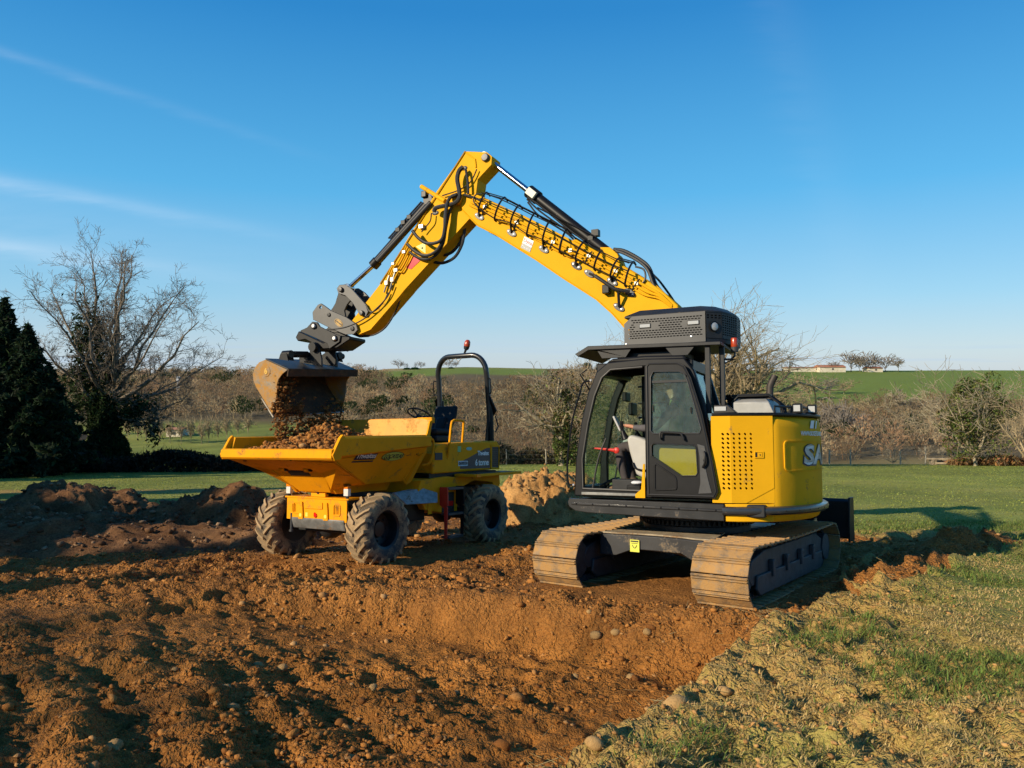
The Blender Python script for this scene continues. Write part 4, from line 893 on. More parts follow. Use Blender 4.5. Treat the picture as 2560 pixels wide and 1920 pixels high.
# posts behind the cab, beacon
for (u, v) in ((-.40, 1.06), (-.53, .90)):
    q = MB(); q.bb(u - .028, u + .028, v - .03, v + .03, 2.03, 2.84); q.build('guard_post', M['satin'], EX, bevel=.005)
q = MB(); q.tube([(-.53, .9, 2.66), (-.62, .85, 2.66), (-.66, .82, 2.70)], .012, 6); q.tube([(-.53, .9, 2.60), (-.66, .82, 2.665)], .008, 5); bc = q.build('beacon_bracket', M['black'], EX)
q = MB(); q.lathe([(.012, 2.69), (.012, 2.74), (.04, 2.745), (.045, 2.80), (.04, 2.805)], (-.66, .82, 0), (0, 0, 1), 16); q.build('beacon_base', M['grey'], EX)
q = MB(); q.lathe([(.036, 2.803), (.040, 2.815), (.040, 2.90), (.035, 2.91), (.01, 2.912)], (-.66, .82, 0), (0, 0, 1), 16); q.build('beacon_lens', M['orangelens'], EX)
# ---- cab interior
q = MB(); q.prism([(.47, 1.32), (.55, 1.60), (.58, 1.75), (.53, 1.79), (.42, 1.76), (.30, 1.71), (-.05, 1.69), (-.05, 1.28), (.38, 1.28)], .88, 1.06); co = q.build('side_console', M['beige'], EX, bevel=.03, seg=3)
q = MB(); q.prism([(.78, 1.28), (.83, 1.72), (.72, 1.80), (.30, 1.70), (.30, 1.26)], .30, .46); q.build('right_console', M['beige'], EX, bevel=.03, seg=3)
q = MB(); q.bb(.40, .78, .80, 1.02, 1.10, 1.26); q.build('console_base', M['satin'], EX, bevel=.01)
q = MB(); q.tube([(.72, 1.075, 1.605), (.80, 1.085, 1.615), (1.0, 1.085, 1.632)], [.024, .016, .009], 8); q.ball((.70, 1.075, 1.605), .04, 10, 6, (1, .5, 1)); q.build('safety_lever', M['red'], EX)
q = MB(); q.tube(spline([(.50, 1.07, 1.46), (.47, 1.085, 1.40), (.40, 1.085, 1.375), (.32, 1.075, 1.37)], 4), .012, 6); q.build('console_grip', M['black'], co)
q = MB(); q.bb(.10, .52, .52, .84, 1.40, 1.54); q.bb(-.16, .16, .50, .86, 1.44, 1.60); seat = q.build('seat', M['seatm'], EX, bevel=.05, seg=3)
q = MB(); q.prism([(-.12, 1.55), (.0, 1.57), (-.10, 2.2), (-.17, 2.38), (-.27, 2.36), (-.24, 2.1)], .48, .88); q.build('backrest', M['seatm'], EX, bevel=.05, seg=3)
for v, s in ((.96, 1), (.38, -1)):
    q = MB(); q.cyl((.62, v, 1.74), (.66, v, 1.84), .05, .022, 10); q.tube([(.66, v, 1.84), (.67, v, 1.90), (.665, v, 1.96)], [.018, .021, .023], 8); q.build('joystick', M['black'], EX)
q = MB(); q.box((.72, .32, 2.13), (.05, .24, .16), Matrix.Rotation(.0, 4, 'Z')); q = q.build('monitor', M['black'], EX, bevel=.012)
q = MB(); q.box((.80, .33, 2.29), (.05, .20, .12)); q.build('small_monitor', M['black'], EX, bevel=.01)
q = MB(); q.box((.735, .90, 1.93), (.025, .11, .20), Matrix.Translation((.735, .9, 1.93)) @ Matrix.Rotation(.45, 4, 'Y') @ Matrix.Translation((-.735, -.9, -1.93))); q.build('tablet', mat('tablet_shell', (.42, .42, .42), .4), EX, bevel=.008)
for z in (2.42, 2.21, 2.02, 1.9): 
    q = MB(); q.tube([(.66, .27, z), (.30, .27, z)], .012, 6); q.build('window_bar', M['black'], EX)
q = MB(); q.tube([(.56, .30, 1.3), (.56, .30, 2.55)], .045, 10); q.build('inner_post', M['black'], EX)
for k, v in enumerate((.60, .74)):
    q = MB(); q.box((0, 0, 0), (.22, .09, .018), Matrix.Translation((.93, v, 1.21)) @ Matrix.Rotation(R(28), 4, 'Y')); q.tube([(.96, v, 1.19), (.98, v, 1.11)], .012, 6); q.build('pedal', M['satin'], EX, bevel=.004)
q = MB(); q.bb(.40, .57, .98, 1.11, 1.105, 1.20); q.build('floor_box', M['black'], EX, bevel=.012)
q = MB(); q.ball((.46, 1.05, 1.225), .05, 10, 6, (1.5, .9, .5)); q.build('rag', mat('pale_rag', (.6, .62, .66), .9, bump=.5), EX)
for a, b in ((1.02, 1.16), (.99, .36)):
    q = MB(); q.tube(spline([(.98, b, 1.12), (.90, b, 1.5), (.80, b, 1.75)], 4), .012, 6); q.build('cab_cable', M['rubber'], EX)
# ---- boom
BV0, BV1 = -.27, .10
BB = outline(z4, [(780, 740), (950, 910), (1150, 1010), (1600, 1290)], BV1) + outline(z5, [(400, 800), (700, 990), (850, 1125), (980, 1270)], BV1) + [(.62, 2.70), (.42, 2.1), (.38, 1.70), (.30, 1.58), (.15, 1.58), (.07, 1.70), (.08, 2.2), (.07, 2.9)]
BT = outline(z5, [(1450, 1040), (1330, 930), (1190, 830), (1000, 715), (700, 560), (300, 355), (0, 205)], BV1) + outline(z4, [(830, 545), (770, 560), (740, 640)], BV1)
q = MB(); q.prism(BB + BT, BV0, BV1); boom = q.build('boom', M['yellow'], EX, bevel=.018)
q = MB(); q.prism(inset(BB + BT, .02)[:8] + [], BV0 - .002, BV0 - .001) if False else None
q = MB()
for v in (BV0, BV1): q.tube([(a, v, b) for a, b in inset(BB[:8], 0)], .010, 6)
q.build('weld_seam', M['yellow'], boom)
def pin(zf, x, y, v0, v1, r, m='satin', n=20, name='pin', par=EX):
    p = E(zf(x, y), v1); mb = MB(); mb.lathe([(r * .8, v0 - v1 - .02), (r, v0 - v1), (r, 0), (r * .8, .018), (r * .3, .02)], p, (0, 1, 0), n); return mb.build(name, M[m], par)
# ---- arm
AV0, AV1 = -.225, .055
ARM = outline(z4, [(815, 95), (1050, 105), (1105, 150), (1100, 240), (950, 400), (930, 560), (870, 820), (660, 1050), (100, 1659)], AV1) + outline(z6, [(1560, 240), (1230, 620), (1120, 665), (1055, 600), (1050, 545), (1320, 195)], AV1) + outline(z4, [(500, 530)], AV1)
q = MB(); q.prism(ARM, AV0, AV1); arm = q.build('arm', M['yellow'], EX, bevel=.012)
q = MB(); q.plate([E(z4(812, 90), AV1 + .02), E(z4(812, 90), AV0 - .02), E(z6(1322, 188), AV0 - .02), E(z6(1322, 188), AV1 + .02)], .016); q.build('arm_top_flange', M['yellow'], arm)
q = MB(); q.tube([E(z4(*p), AV1 + .008) for p in ((820, 110), (920, 180), (930, 270))], .012, 6); q.build('weld_bead', M['yellow'], arm)
pin(z4, 1030, 160, AV0 - .02, AV1 + .03, .062, 'grey', name='arm_cylinder_pin'); pin(z4, 720, 610, BV0 - .03, BV1 + .03, .085, 'yellow', name='arm_pivot_pin')
# plates on the arm
q = MB(); q.prism(outline(z4, [(250, 1240), (320, 1290), (215, 1390), (160, 1370)], AV1), AV1 + .001, AV1 + .006); q.build('red_reflector', M['redlens'], arm)
q = MB(); q.prism(outline(z4, [(375, 1090), (375, 1215), (270, 1140)], AV1), AV1 + .001, AV1 + .004); q.build('warning_decal', M['decal_y'], arm)
q = MB(); q.ball(E(z4(338, 1155), AV1 + .005), .018, 8, 5, (1, .2, 1)); q.build('decal_mark', M['ink'], arm)
# arm cylinder above the boom
def V3(zf, x, y, v): return E(zf(x, y), v)
cv = -.085
p0 = V3(z5, 850, 600, cv); p1 = V3(z4, 1530, 545, cv); p2 = V3(z4, 1040, 165, cv)
ax = (p1 - p0).normalized()
q = MB(); q.cyl(p0, p1, .078, n=20); q.cyl(p1 - ax * .16, p1 + ax * .03, .098, n=20); q.lathe([(.09, -.06), (.09, .06)], p0, (0, 1, 0), 16); ac = q.build('arm_cylinder', M['black'], EX)
q = MB(); q.cyl(p1, p2, .042, n=16); q.build('piston_rod', M['chrome'], ac)
q = MB(); q.lathe([(.07, -.08), (.075, -.07), (.075, .07), (.07, .08)], p2, (0, 1, 0), 16); q.build('rod_eye', M['black'], ac)
q = MB(); e2 = ax.cross(Vector((0, 1, 0))); q.plate([p1 - ax * .16 + Vector((0, .108, 0)) + e2 * -.05, p1 - ax * .0 + Vector((0, .108, 0)) + e2 * -.05, p1 - ax * .0 + Vector((0, .108, 0)) + e2 * .055, p1 - ax * .16 + Vector((0, .108, 0)) + e2 * .055], .05); q.build('valve_block', mat('cream_block', (.62, .62, .50), .5), ac, bevel=.006)
q = MB(); q.prism(outline(z5, [(760, 530), (850, 530), (920, 590), (960, 700), (800, 640)], cv), cv - .12, cv + .12); q.build('cylinder_bracket', M['yellow'], boom, bevel=.01)
for dv, off in ((.05, .02), (.085, -.01), (-.02, .05)):
    q = MB(); a = [p1 - ax * .05, p1 - ax * .35, p1 - ax * .9, p0 + ax * .45, p0 + ax * .1]; q.tube(spline([p + Vector((0, dv, 0)) + e2 * -(.085 + off * (1 + i % 2)) for i, p in enumerate(a)], 5), .014, 6); q.build('hose', M['rubber'], ac)
q = MB(); q.tube([V3(z5, 160, 150, .02), V3(z5, 700, 420, .02)], .012, 6); q.box(V3(z5, 695, 385, cv), (.10, .10, .09)); q.box(V3(z5, 650, 430, cv + .06), (.07, .05, .06)); q.build('cylinder_clamp', M['black'], ac)
# pipes along the boom
def boom_line(frac, v, off):
    """points along the boom's upper near edge; off is the distance below that edge"""
    key = [z4(900, 600), z4(1200, 740), z4(1600, 950), z4(2000, 1160), z5(500, 480), z5(800, 645), z5(1000, 760), z5(1180, 870)]
    P = [E(k, v) for k in key]; out = []
    for i, p in enumerate(P):
        t = (P[min(i + 1, 7)] - P[max(i - 1, 0)]).normalized(); n = Vector((t.z, 0, -t.x)); n = n if n.z < 0 else -n; out.append(p + n * off)
    return out
for i, (v, off, r) in enumerate(((.125, .02, .020), (.128, .075, .018), (.125, .125, .014), (.05, -.045, .018), (-.02, -.05, .018))):
    pts = boom_line(0, v, off)
    if i < 3: pts = pts + [E(z5(1280, 940 + 22 * i), v), E(z5(1400, 1045 + 12 * i), v - .03)]
    else: pts = pts + [E(z5(1260, 880), v), E(z5(1420, 1030), v)]
    q = MB(); q.tube(spline(pts, 5), r, 8); q.build('steel_pipe', M['yellow'], boom)
for k in range(7):
    P = boom_line(0, .14, .07); i = k; q = MB(); t = (P[i + 1] - P[i]).normalized(); c = P[i] * .5 + P[i + 1] * .5; n = Vector((t.z, 0, -t.x))
    q.tube([c + n * .09 + Vector((0, -.02, 0)), c + n * .06 + Vector((0, .012, 0)), c - n * .06 + Vector((0, .012, 0)), c - n * .09 + Vector((0, -.02, 0))], .010, 5); q.build('pipe_clamp', M['satin'], boom)
    q = MB(); q.box(c + n * .02 + Vector((0, .0, 0)), (.05, .03, .045)); q.build('pipe_coupling', M['zinc'], boom)
# protective cage of black rods
hoops = [(z4, 1045, 545, 960, 720), (z4, 1240, 600, 1135, 830), (z4, 1405, 685, 1310, 880), (z4, 1578, 770, 1490, 1000), (z4, 1748, 855, 1665, 1060), (z4, 1935, 945, 1850, 1180), (z5, 430, 345, 365, 545), (z5, 600, 450, 510, 610), (z5, 755, 535, 680, 700), (z5, 910, 610, 830, 770), (z5, 1040, 645, 965, 850)]
tops = []; bots = []; mids = []
for i, (zf, x0, y0, x1, y1) in enumerate(hoops):
    a = E(zf(x0, y0), .0); b = E(zf(x1, y1), .20); m = E(zf(x0 - (x0 - x1) * .62, y0 + (y1 - y0) * .42), .24)
    q = MB(); q.tube(spline([a + Vector((0, -.12, -.02)), a, m, b, b + Vector((0, -.06, -.03))], 5), .014, 6); q.build('cage_hoop', M['black'], boom); tops.append(a); bots.append(b); mids.append(m)
for L_ in (tops, mids, bots, [a * .5 + b * .5 + Vector((0, .06, .03)) for a, b in zip(tops, mids)], [a + Vector((0, -.08, -.01)) for a in tops]):
    q = MB(); q.tube(L_, .0085, 6); q.build('cage_rod', M['black'], boom)
for zf, x, y, hi in ((z4, 970, 810, 0), (z4, 1325, 990, 2), (z4, 1680, 1170, 4), (z4, 2040, 1350, None), (z5, 520, 685, 7), (z5, 640, 755, None), (z5, 850, 830, 9), (z5, 1010, 930, None), (z5, 912, 1065, None)):
    c = E(zf(x, y), BV1); q = MB(); an = R(40); el = [(.085 * math.cos(2 * math.pi * k / 20), .042 * math.sin(2 * math.pi * k / 20)) for k in range(20)]
    el = [(c.x - (a * math.cos(an) - b * math.sin(an)) * -1 * -1, c.z + (a * math.sin(an) + b * math.cos(an))) for a, b in [(-a, b) for a, b in el]]
    el = [(c.x + a * math.cos(R(35)) - b * math.sin(R(35)), c.z + a * math.sin(R(35)) + b * math.cos(R(35))) for a, b in [(.088 * math.cos(2 * math.pi * k / 20), .044 * math.sin(2 * math.pi * k / 20)) for k in range(20)]]
    q.prism(el, BV1 + .001, BV1 + .016); pd_ = q.build('cage_foot', M['grey'], boom, bevel=.004)
    q = MB()
    for s in (-1, 1): q.ball((c.x + s * .05 * math.cos(R(35)), BV1 + .018, c.z + s * .05 * math.sin(R(35))), .017, 8, 5, (1, .5, 1))
    q.build('bolt', M['bolt'], pd_)
    if hi is not None: q = MB(); q.tube([(c.x, BV1 + .012, c.z), bots[hi] + Vector((0, .0, 0))], .016, 6); q.build('cage_strut', M['black'], boom)
# step bracket and lamp low on the boom
q = MB(); q.tube([E(z5(690, 775), .16), E(z5(870, 895), .24), E(z5(1010, 925), .18)], .026, 10); q.tube([E(z5(905, 925), .22), E(z5(912, 1060), .13)], .02, 8); q.cyl(E(z5(640, 755), .11), E(z5(690, 775), .17), .018, n=8); q.build('pipe_guard_arm', M['satin'], boom)
q = MB(); q.box(E(z5(795, 900), .15), (.10, .09, .12), None); q.build('boom_lamp', M['black'], boom, bevel=.01)
# hoses from boom to chassis and over the joint
for i, pts in enumerate(([(860, 530), (960, 545), (1100, 620), (1190, 700), (1250, 850), (1330, 960)], [(880, 545), (960, 570), (1090, 640), (1175, 720), (1230, 860), (1310, 990)], [(1060, 690), (1140, 720), (1150, 810), (1090, 860), (1010, 840)])):
    q = MB(); q.tube(spline([E(z5(*p), .02 + .05 * i) for p in pts], 5), .022 if i < 2 else .013, 7); q.build('hose', M['rubber'], boom)
for i in range(4):
    q = MB(); q.tube(spline([E(z5(1150 + 25 * i, 900 - 45 * i), .08 - .07 * i), E(z5(1230 + 22 * i, 960 - 40 * i), .06 - .07 * i), E(z5(1330 + 30 * i, 1060 - 15 * i), .03 - .07 * i), E(z5(1400 + 30 * i, 1170), -.06 * i)], 5), .017, 6); q.build('hose', M['rubber'], boom)
HZ = [([(790, 265), (745, 310), (725, 400), (745, 520), (745, 610), (690, 665), (590, 690), (490, 715), (465, 760)], .17, .034, 'guard_tube'), ([(820, 300), (840, 430), (845, 560)], .13, .02, 'hose'),
      ([(760, 560), (660, 590), (610, 680), (590, 820), (585, 950), (560, 1080), (490, 1190), (380, 1240), (270, 1200), (170, 1110)], .16, .026, 'hose'), ([(720, 565), (640, 610), (605, 720), (590, 900), (560, 1050), (480, 1100), (380, 1100), (290, 1040), (230, 965)], .20, .026, 'hose'), ([(770, 600), (700, 640), (640, 760), (600, 930), (570, 1100), (490, 1230), (380, 1280), (280, 1255), (200, 1200)], .12, .022, 'hose'),
      ([(810, 870), (800, 1000), (770, 1130), (690, 1260), (560, 1320), (430, 1300)], -.05, .024, 'hose'), ([(790, 900), (770, 1060), (690, 1180), (600, 1230), (510, 1220)], -.12, .024, 'hose'), ([(760, 960), (700, 1090), (620, 1160), (540, 1170)], -.2, .024, 'hose'),
      ([(1000, 560), (930, 570), (905, 640), (960, 720)], .17, .010, 'hose'), ([(940, 290), (900, 380), (850, 450), (740, 520), (560, 580)], .10, .010, 'hose'), ([(800, 570), (900, 600), (1000, 640)], .14, .018, 'hose'), ([(440, 770), (425, 860), (360, 940), (330, 980)], .13, .010, 'hose')]
for pts, v, r, nm in HZ:
    q = MB(); q.tube(spline([E(z4(*p), v) for p in pts], 5), r, 8); q.build(nm, M['rubber'], arm)
for x, y in ((800, 280), (485, 770)):
    c = E(z4(x, y), AV1); q = MB(); q.ball((c.x, AV1 + .004, c.z), .06, 14, 6, (1, .18, .6)); q.build('guard_foot', M['grey'], arm)
# pipes and blocks down the arm
for i in range(3):
    q = MB(); q.tube(spline([E(z4(170 + 28 * i, 1120 + 45 * i), .09), E(z4(60 + 30 * i, 1330 + 40 * i), .09), E(z6(1440 + 28 * i, 25 + 25 * i), .09), E(z6(1400 + 25 * i, 110 + 25 * i), .09)], 4), .014, 6); q.build('steel_pipe', M['yellow'], arm)
for x, y, w in ((140, 1200, .06), (50, 1400, .07), (20, 1330, .05), (330, 920, .08)):
    q = MB(); q.box(E(z4(x, y), .09), (w, .05, w * .8)); q.build('pipe_block', M['zinc'], arm, bevel=.004)
for x, y in ((1385, 180), (1440, 150)):
    q = MB(); q.cyl(E(z6(x + 25, y - 70), .09), E(z6(x - 25, y + 90), .09), .02, .014, 8); q.box(E(z6(x, y), .09), (.06, .045, .07)); q.build('coupler_valve', M['zinc'], arm, bevel=.004)
q = MB(); q.tube(spline([E(z6(*p), .10) for p in ((1400, 270), (1360, 350), (1290, 430), (1230, 450), (1185, 380))], 5), .011, 6); q.tube(spline([E(z6(*p), .11) for p in ((1440, 200), (1390, 310), (1290, 420), (1150, 530), (980, 600), (800, 620), (745, 640))], 5), .011, 6); q.build('hose', M['rubber'], arm)
q = MB(); q.tube(spline([E(z6(*p), -.05) for p in ((1525, 280), (1500, 370), (1440, 500), (1360, 610), (1250, 672), (1150, 670), (1060, 655), (900, 640), (800, 645), (735, 690))], 5), .013, 6); q.build('hose', M['rubber'], arm)
# lamp bar on the arm
q = MB(); q.cyl(E(z4(330, 480), .0), E(z4(590, 640), .10), .035, n=12); q.cyl(E(z4(330, 480), .0) + Vector((0, -.17, 0)), E(z4(330, 480), .0) + Vector((0, .0, 0)), .03, n=10); q.build('lamp_bar', M['yellow'], arm)
q = MB(); q.box(E(z4(370, 570), .0), (.09, .10, .10)); q = q.build('arm_lamp', M['black'], arm, bevel=.01)
# bucket cylinder on the arm
bv = -.085
c0 = V3(z4, 430, 640, bv); c1 = V3(z6, 1265, 12, bv); c2 = V3(z6, 1030, 225, bv); ax = (c1 - c0).normalized()
q = MB(); q.cyl(c0, c1, .07, n=18); q.cyl(c1 - ax * .09, c1 + ax * .02, .085, n=18); q.lathe([(.08, -.09), (.08, .09)], c0, (0, 1, 0), 14); bcyl = q.build('bucket_cylinder', M['black'], EX)
q = MB(); q.cyl(c1, c2, .036, n=14); q.lathe([(.06, -.07), (.06, .07)], c2, (0, 1, 0), 14); q.build('piston_rod', M['chrome'], bcyl)
q = MB(); o_ = Vector((-.08, .16, -.09)); q.cyl(c0 + o_ + Vector((-.03, 0, .0)), c0 + o_ + ax * 1.25 + Vector((0, 0, 0)), .045, n=14); q.build('guard_tube', M['satin'], bcyl)
for x, y in ((205, 820), (80, 960), (140, 880)):
    q = MB(); q.box(V3(z4, x, y, bv + .03), (.08, .09, .07)); q.build('hose_clamp', M['satin'], bcyl, bevel=.006)
for k in range(3):
    q = MB(); q.tube([c0 + Vector((0, .05 * (k - 1), .0)) + ax * .1 + Vector((.06, 0, .06)), c0 + Vector((0, .05 * (k - 1), 0)) + ax * .9 + Vector((.065, 0, .065))], .014, 6); q.build('hose', M['rubber'], bcyl)
# ---- linkage, quick coupler, tilt mount, bucket
LK = [(945, 200), (1000, 195), (1060, 235), (1190, 380), (1215, 450), (1195, 495), (1140, 490), (1105, 430), (1070, 370), (1000, 300), (935, 280), (920, 235)]
for v in (AV1 + .012, AV0 - .047): q = MB(); q.prism(outline(z6, LK, AV1 + .03), v, v + .035); q.build('arm_link', M['grey'], EX, bevel=.006)
LB = [(930, 270), (1000, 280), (1050, 335), (1010, 385), (985, 440), (1000, 520), (930, 520), (865, 430), (900, 370)]
for v in (AV1 - .035, AV0 + .0): q = MB(); q.prism(outline(z6, LB, AV1), v, v + .035); q.build('bucket_link', M['satin'], EX, bevel=.006)
q = MB(); q.cyl(E(z6(960, 380), AV0 + .035), E(z6(960, 380), AV1 - .035) * 1, .05, n=8); q.build('link_web', M['satin'], EX)
pin(z6, 950, 242, AV0 - .06, AV1 + .075, .042, 'grey', name='link_pin'); pin(z6, 1145, 462, AV0 - .06, AV1 + .075, .042, 'grey', name='link_pin')
HT = [(735, 385), (765, 372), (800, 395), (860, 440), (1000, 500), (1095, 565), (1110, 620), (1075, 660), (990, 665), (870, 615), (690, 525), (685, 455)]
for v, nm in ((.075, 'coupler_plate'), (-.29, 'coupler_plate')):
    mb = MB(); c = outline(z6, [(762, 408)], .11)[0]; holed(mb, outline(z6, HT, .11), [[(c[0] + .024 * math.cos(2 * math.pi * k / 12), c[1] + .024 * math.sin(2 * math.pi * k / 12)) for k in range(12)]], v, v + .035); hp = mb.build(nm, M['grey'], EX, bevel=.006)
    if v > 0: coup = hp
q = MB(); q.prism(outline(z6, [(850, 470), (1060, 570), (1060, 640), (880, 600), (720, 520)], .0), -.26, .08); q.build('coupler_body', M['satin'], EX, bevel=.01)
pin(z6, 842, 480, -.30, .112, .035, 'satin', name='coupler_pin'); pin(z6, 1062, 610, -.30, .112, .04, 'satin', name='coupler_pin')
c = E(z6(932, 555), .112); q = MB(); q.prism([(c.x + .095 * math.cos(t) * math.cos(.6) - .052 * math.sin(t) * math.sin(.6), c.z - .095 * math.cos(t) * -math.sin(.6) * 1 + .052 * math.sin(t) * math.cos(.6)) for t in [2 * math.pi * k / 24 for k in range(24)]], .111, .114); q.build('oval_badge', mat('ochre_badge', (.42, .24, .03), .5), coup)
el = [(c.x + .082 * math.cos(t) * math.cos(.6) - .041 * math.sin(t) * math.sin(.6), .116, c.z + .082 * math.cos(t) * math.sin(.6) + .041 * math.sin(t) * math.cos(.6)) for t in [2 * math.pi * k / 24 for k in range(25)]]
q = MB(); q.tube(el, .004, 4); q.build('badge_ring', M['ink'], coup)
text_part('badge_lettering', 'DIRECTMIN', .030, (c.x, .1145, c.z), (-math.cos(.6), 0, -math.sin(.6)), (-math.sin(.6), 0, math.cos(.6)), M['ink'], coup, offset=.001)
LBk = [(640, 600), (690, 545), (735, 550), (760, 590), (905, 660), (955, 680), (945, 735), (850, 800), (830, 750), (700, 690), (580, 640), (578, 628)]
for v in (.115, -.325): q = MB(); q.prism(outline(z6, LBk, .13), v, v + .035); lbk = q.build('tilt_bracket', M['satin'], EX, bevel=.006)
q = MB(); q.prism(outline(z6, [(600, 640), (830, 750), (960, 690), (1080, 690), (1080, 720), (960, 800), (830, 810), (660, 720), (590, 735), (570, 700)], .0), -.30, .12); q.build('tilt_body', M['black'], EX, bevel=.015)
for x, y in ((695, 585), (890, 700)): pin(z6, x, y, .10, .165, .052, 'satin', name='bracket_boss'); pin(z6, x, y, .10, .180, .034, 'white', name='bright_pin')
BK = Matrix.Identity(4)
bc = E(z6(640, 880), -.08); bc = Vector((6.25, -.08, 3.02))
roll = Matrix.Translation(bc) @ Matrix.Rotation(R(-4.5), 4, 'X') @ Matrix.Translation(-bc)
W2_ = .86; VN, VF = -.08 + W2_, -.08 - W2_
SP = [(6.57, 3.08), (6.70, 3.045), (6.79, 2.965), (6.84, 2.86), (6.83, 2.75), (6.77, 2.64), (6.68, 2.52), (6.47, 2.235), (6.44, 2.24), (6.41, 2.34), (6.35, 2.55), (6.345, 2.68), (6.31, 2.76), (6.23, 2.84), (6.12, 2.90)]
for v in (VN - .014, VF - .008):
    q = MB(roll); q.prism(SP, v, v + .022); bp_ = q.build('bucket_side_plate', M['bucketmud'], EX, bevel=.003)
    if v > 0: bside = bp_
sh = SP[:8] + [(6.44, 2.19)]; shi = inset([*SP[:8], (6.40, 2.25), (6.15, 2.9)], .02)[:8] + [(6.435, 2.20)]
q = MB(roll); out = [(6.12, 2.90)] + sh; inn = [(6.13, 2.875), (6.555, 3.055), (6.69, 3.02), (6.77, 2.95), (6.815, 2.855), (6.805, 2.76), (6.75, 2.655), (6.66, 2.535), (6.455, 2.25), (6.432, 2.20)]
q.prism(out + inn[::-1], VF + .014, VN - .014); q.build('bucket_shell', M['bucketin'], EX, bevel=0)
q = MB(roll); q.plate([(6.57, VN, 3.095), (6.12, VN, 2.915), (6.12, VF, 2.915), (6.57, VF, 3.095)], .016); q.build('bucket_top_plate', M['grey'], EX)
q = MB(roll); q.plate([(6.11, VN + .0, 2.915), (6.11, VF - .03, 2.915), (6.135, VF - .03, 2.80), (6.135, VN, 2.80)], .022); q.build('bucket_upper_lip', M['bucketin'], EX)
q = MB(roll); q.plate([(6.66, VN + .02, 2.47), (6.43, VN + .02, 2.17), (6.43, VF - .02, 2.17), (6.66, VF - .02, 2.47)], .022); q.build('cutting_edge', mat('worn_edge', (.36, .33, .28), .45, .4, var=.3, dirt=.3), EX)
q = MB(roll); c = (6.56, 2.90); q.prism([(c[0] + .09 * math.cos(2 * math.pi * k / 20), c[1] + .09 * math.sin(2 * math.pi * k / 20)) for k in range(20)], VN + .008, VN + .014); q.build('side_boss', M['bucketmud'], bside)
text_part('side_marking', '6', .13, roll @ Vector((6.555, VN + .014, 2.895)), (-1, 0, .2), (.2, 0, 1), mat('chalk_mark', (.62, .38, .08), .8), bside, offset=.004)
q = MB(roll)
for v in (.13, -.25): q.prism([(5.98, 2.95), (6.45, 3.045), (6.40, 3.12), (6.22, 3.20), (6.20, 3.33), (6.10, 3.36), (6.02, 3.25), (5.98, 3.08)], v - .018, v + .018)
q.build('tilt_lug', M['satin'], EX, bevel=.005)
q = MB(roll); q.cyl((6.11, .22, 3.28), (6.11, -.36, 3.28), .075, n=18); q.build('tilt_pivot', M['satin'], EX)
q = MB(roll); q.cyl((6.26, .62, 3.155), (6.26, .16, 3.165), .052, n=14); q.cyl((6.26, .16, 3.165), (6.26, -.1, 3.19), .03, n=10); q.cyl((6.18, .62, 3.155), (6.34, .62, 3.155), .062, n=14); tc_ = q.build('tilt_cylinder', M['black'], EX)
q = MB(roll); q.cyl((6.26, -.32, 3.155), (6.26, -.75, 3.155), .052, n=14); q.cyl((6.18, -.6, 3.165), (6.34, -.6, 3.165), .062, n=14); q.build('tilt_cylinder', M['black'], EX)
q = MB(roll)
for v in (.62, .16, -.6): q.prism([(6.19, 3.05), (6.38, 3.08), (6.34, 3.17), (6.22, 3.17)], v - .07, v - .05); q.prism([(6.19, 3.05), (6.38, 3.08), (6.34, 3.17), (6.22, 3.17)], v + .05, v + .07)
q.build('cylinder_lug', M['satin'], EX)
# decal on the boom
c = E(z4(1495, 1115), BV1 + .003); dx = Vector((-math.cos(R(38)), 0, -math.sin(R(38)))) * -1; dx = (E(z4(1580, 1100), BV1) - E(z4(1445, 1030), BV1)).normalized(); dz = (E(z4(1445, 1030), BV1) - E(z4(1410, 1130), BV1)).normalized()
def quad(name, u0, u1, w0, w1, m, off, par=boom, c=c):
    mb = MB(); mb.plate([c + dx * a + dz * b + Vector((0, off, 0)) for a, b in ((u0, w0), (u1, w0), (u1, w1), (u0, w1))], .002); return mb.build(name, m, par, smooth=0)
quad('dealer_decal', -.085, .085, -.015, .085, M['white'], .002); quad('dealer_decal', -.085, .085, -.085, -.017, mat('decal_grey', (.28, .29, .28), .5), .002)
text_part('decal_lettering', 'Dyna', .075, c + dz * .035, dx, dz, M['red'], boom, off=.006, offset=.001)
text_part('decal_lettering', 'Touraine', .045, c - dz * .052, dx, dz, M['white'], boom, off=.006, shear=.3)
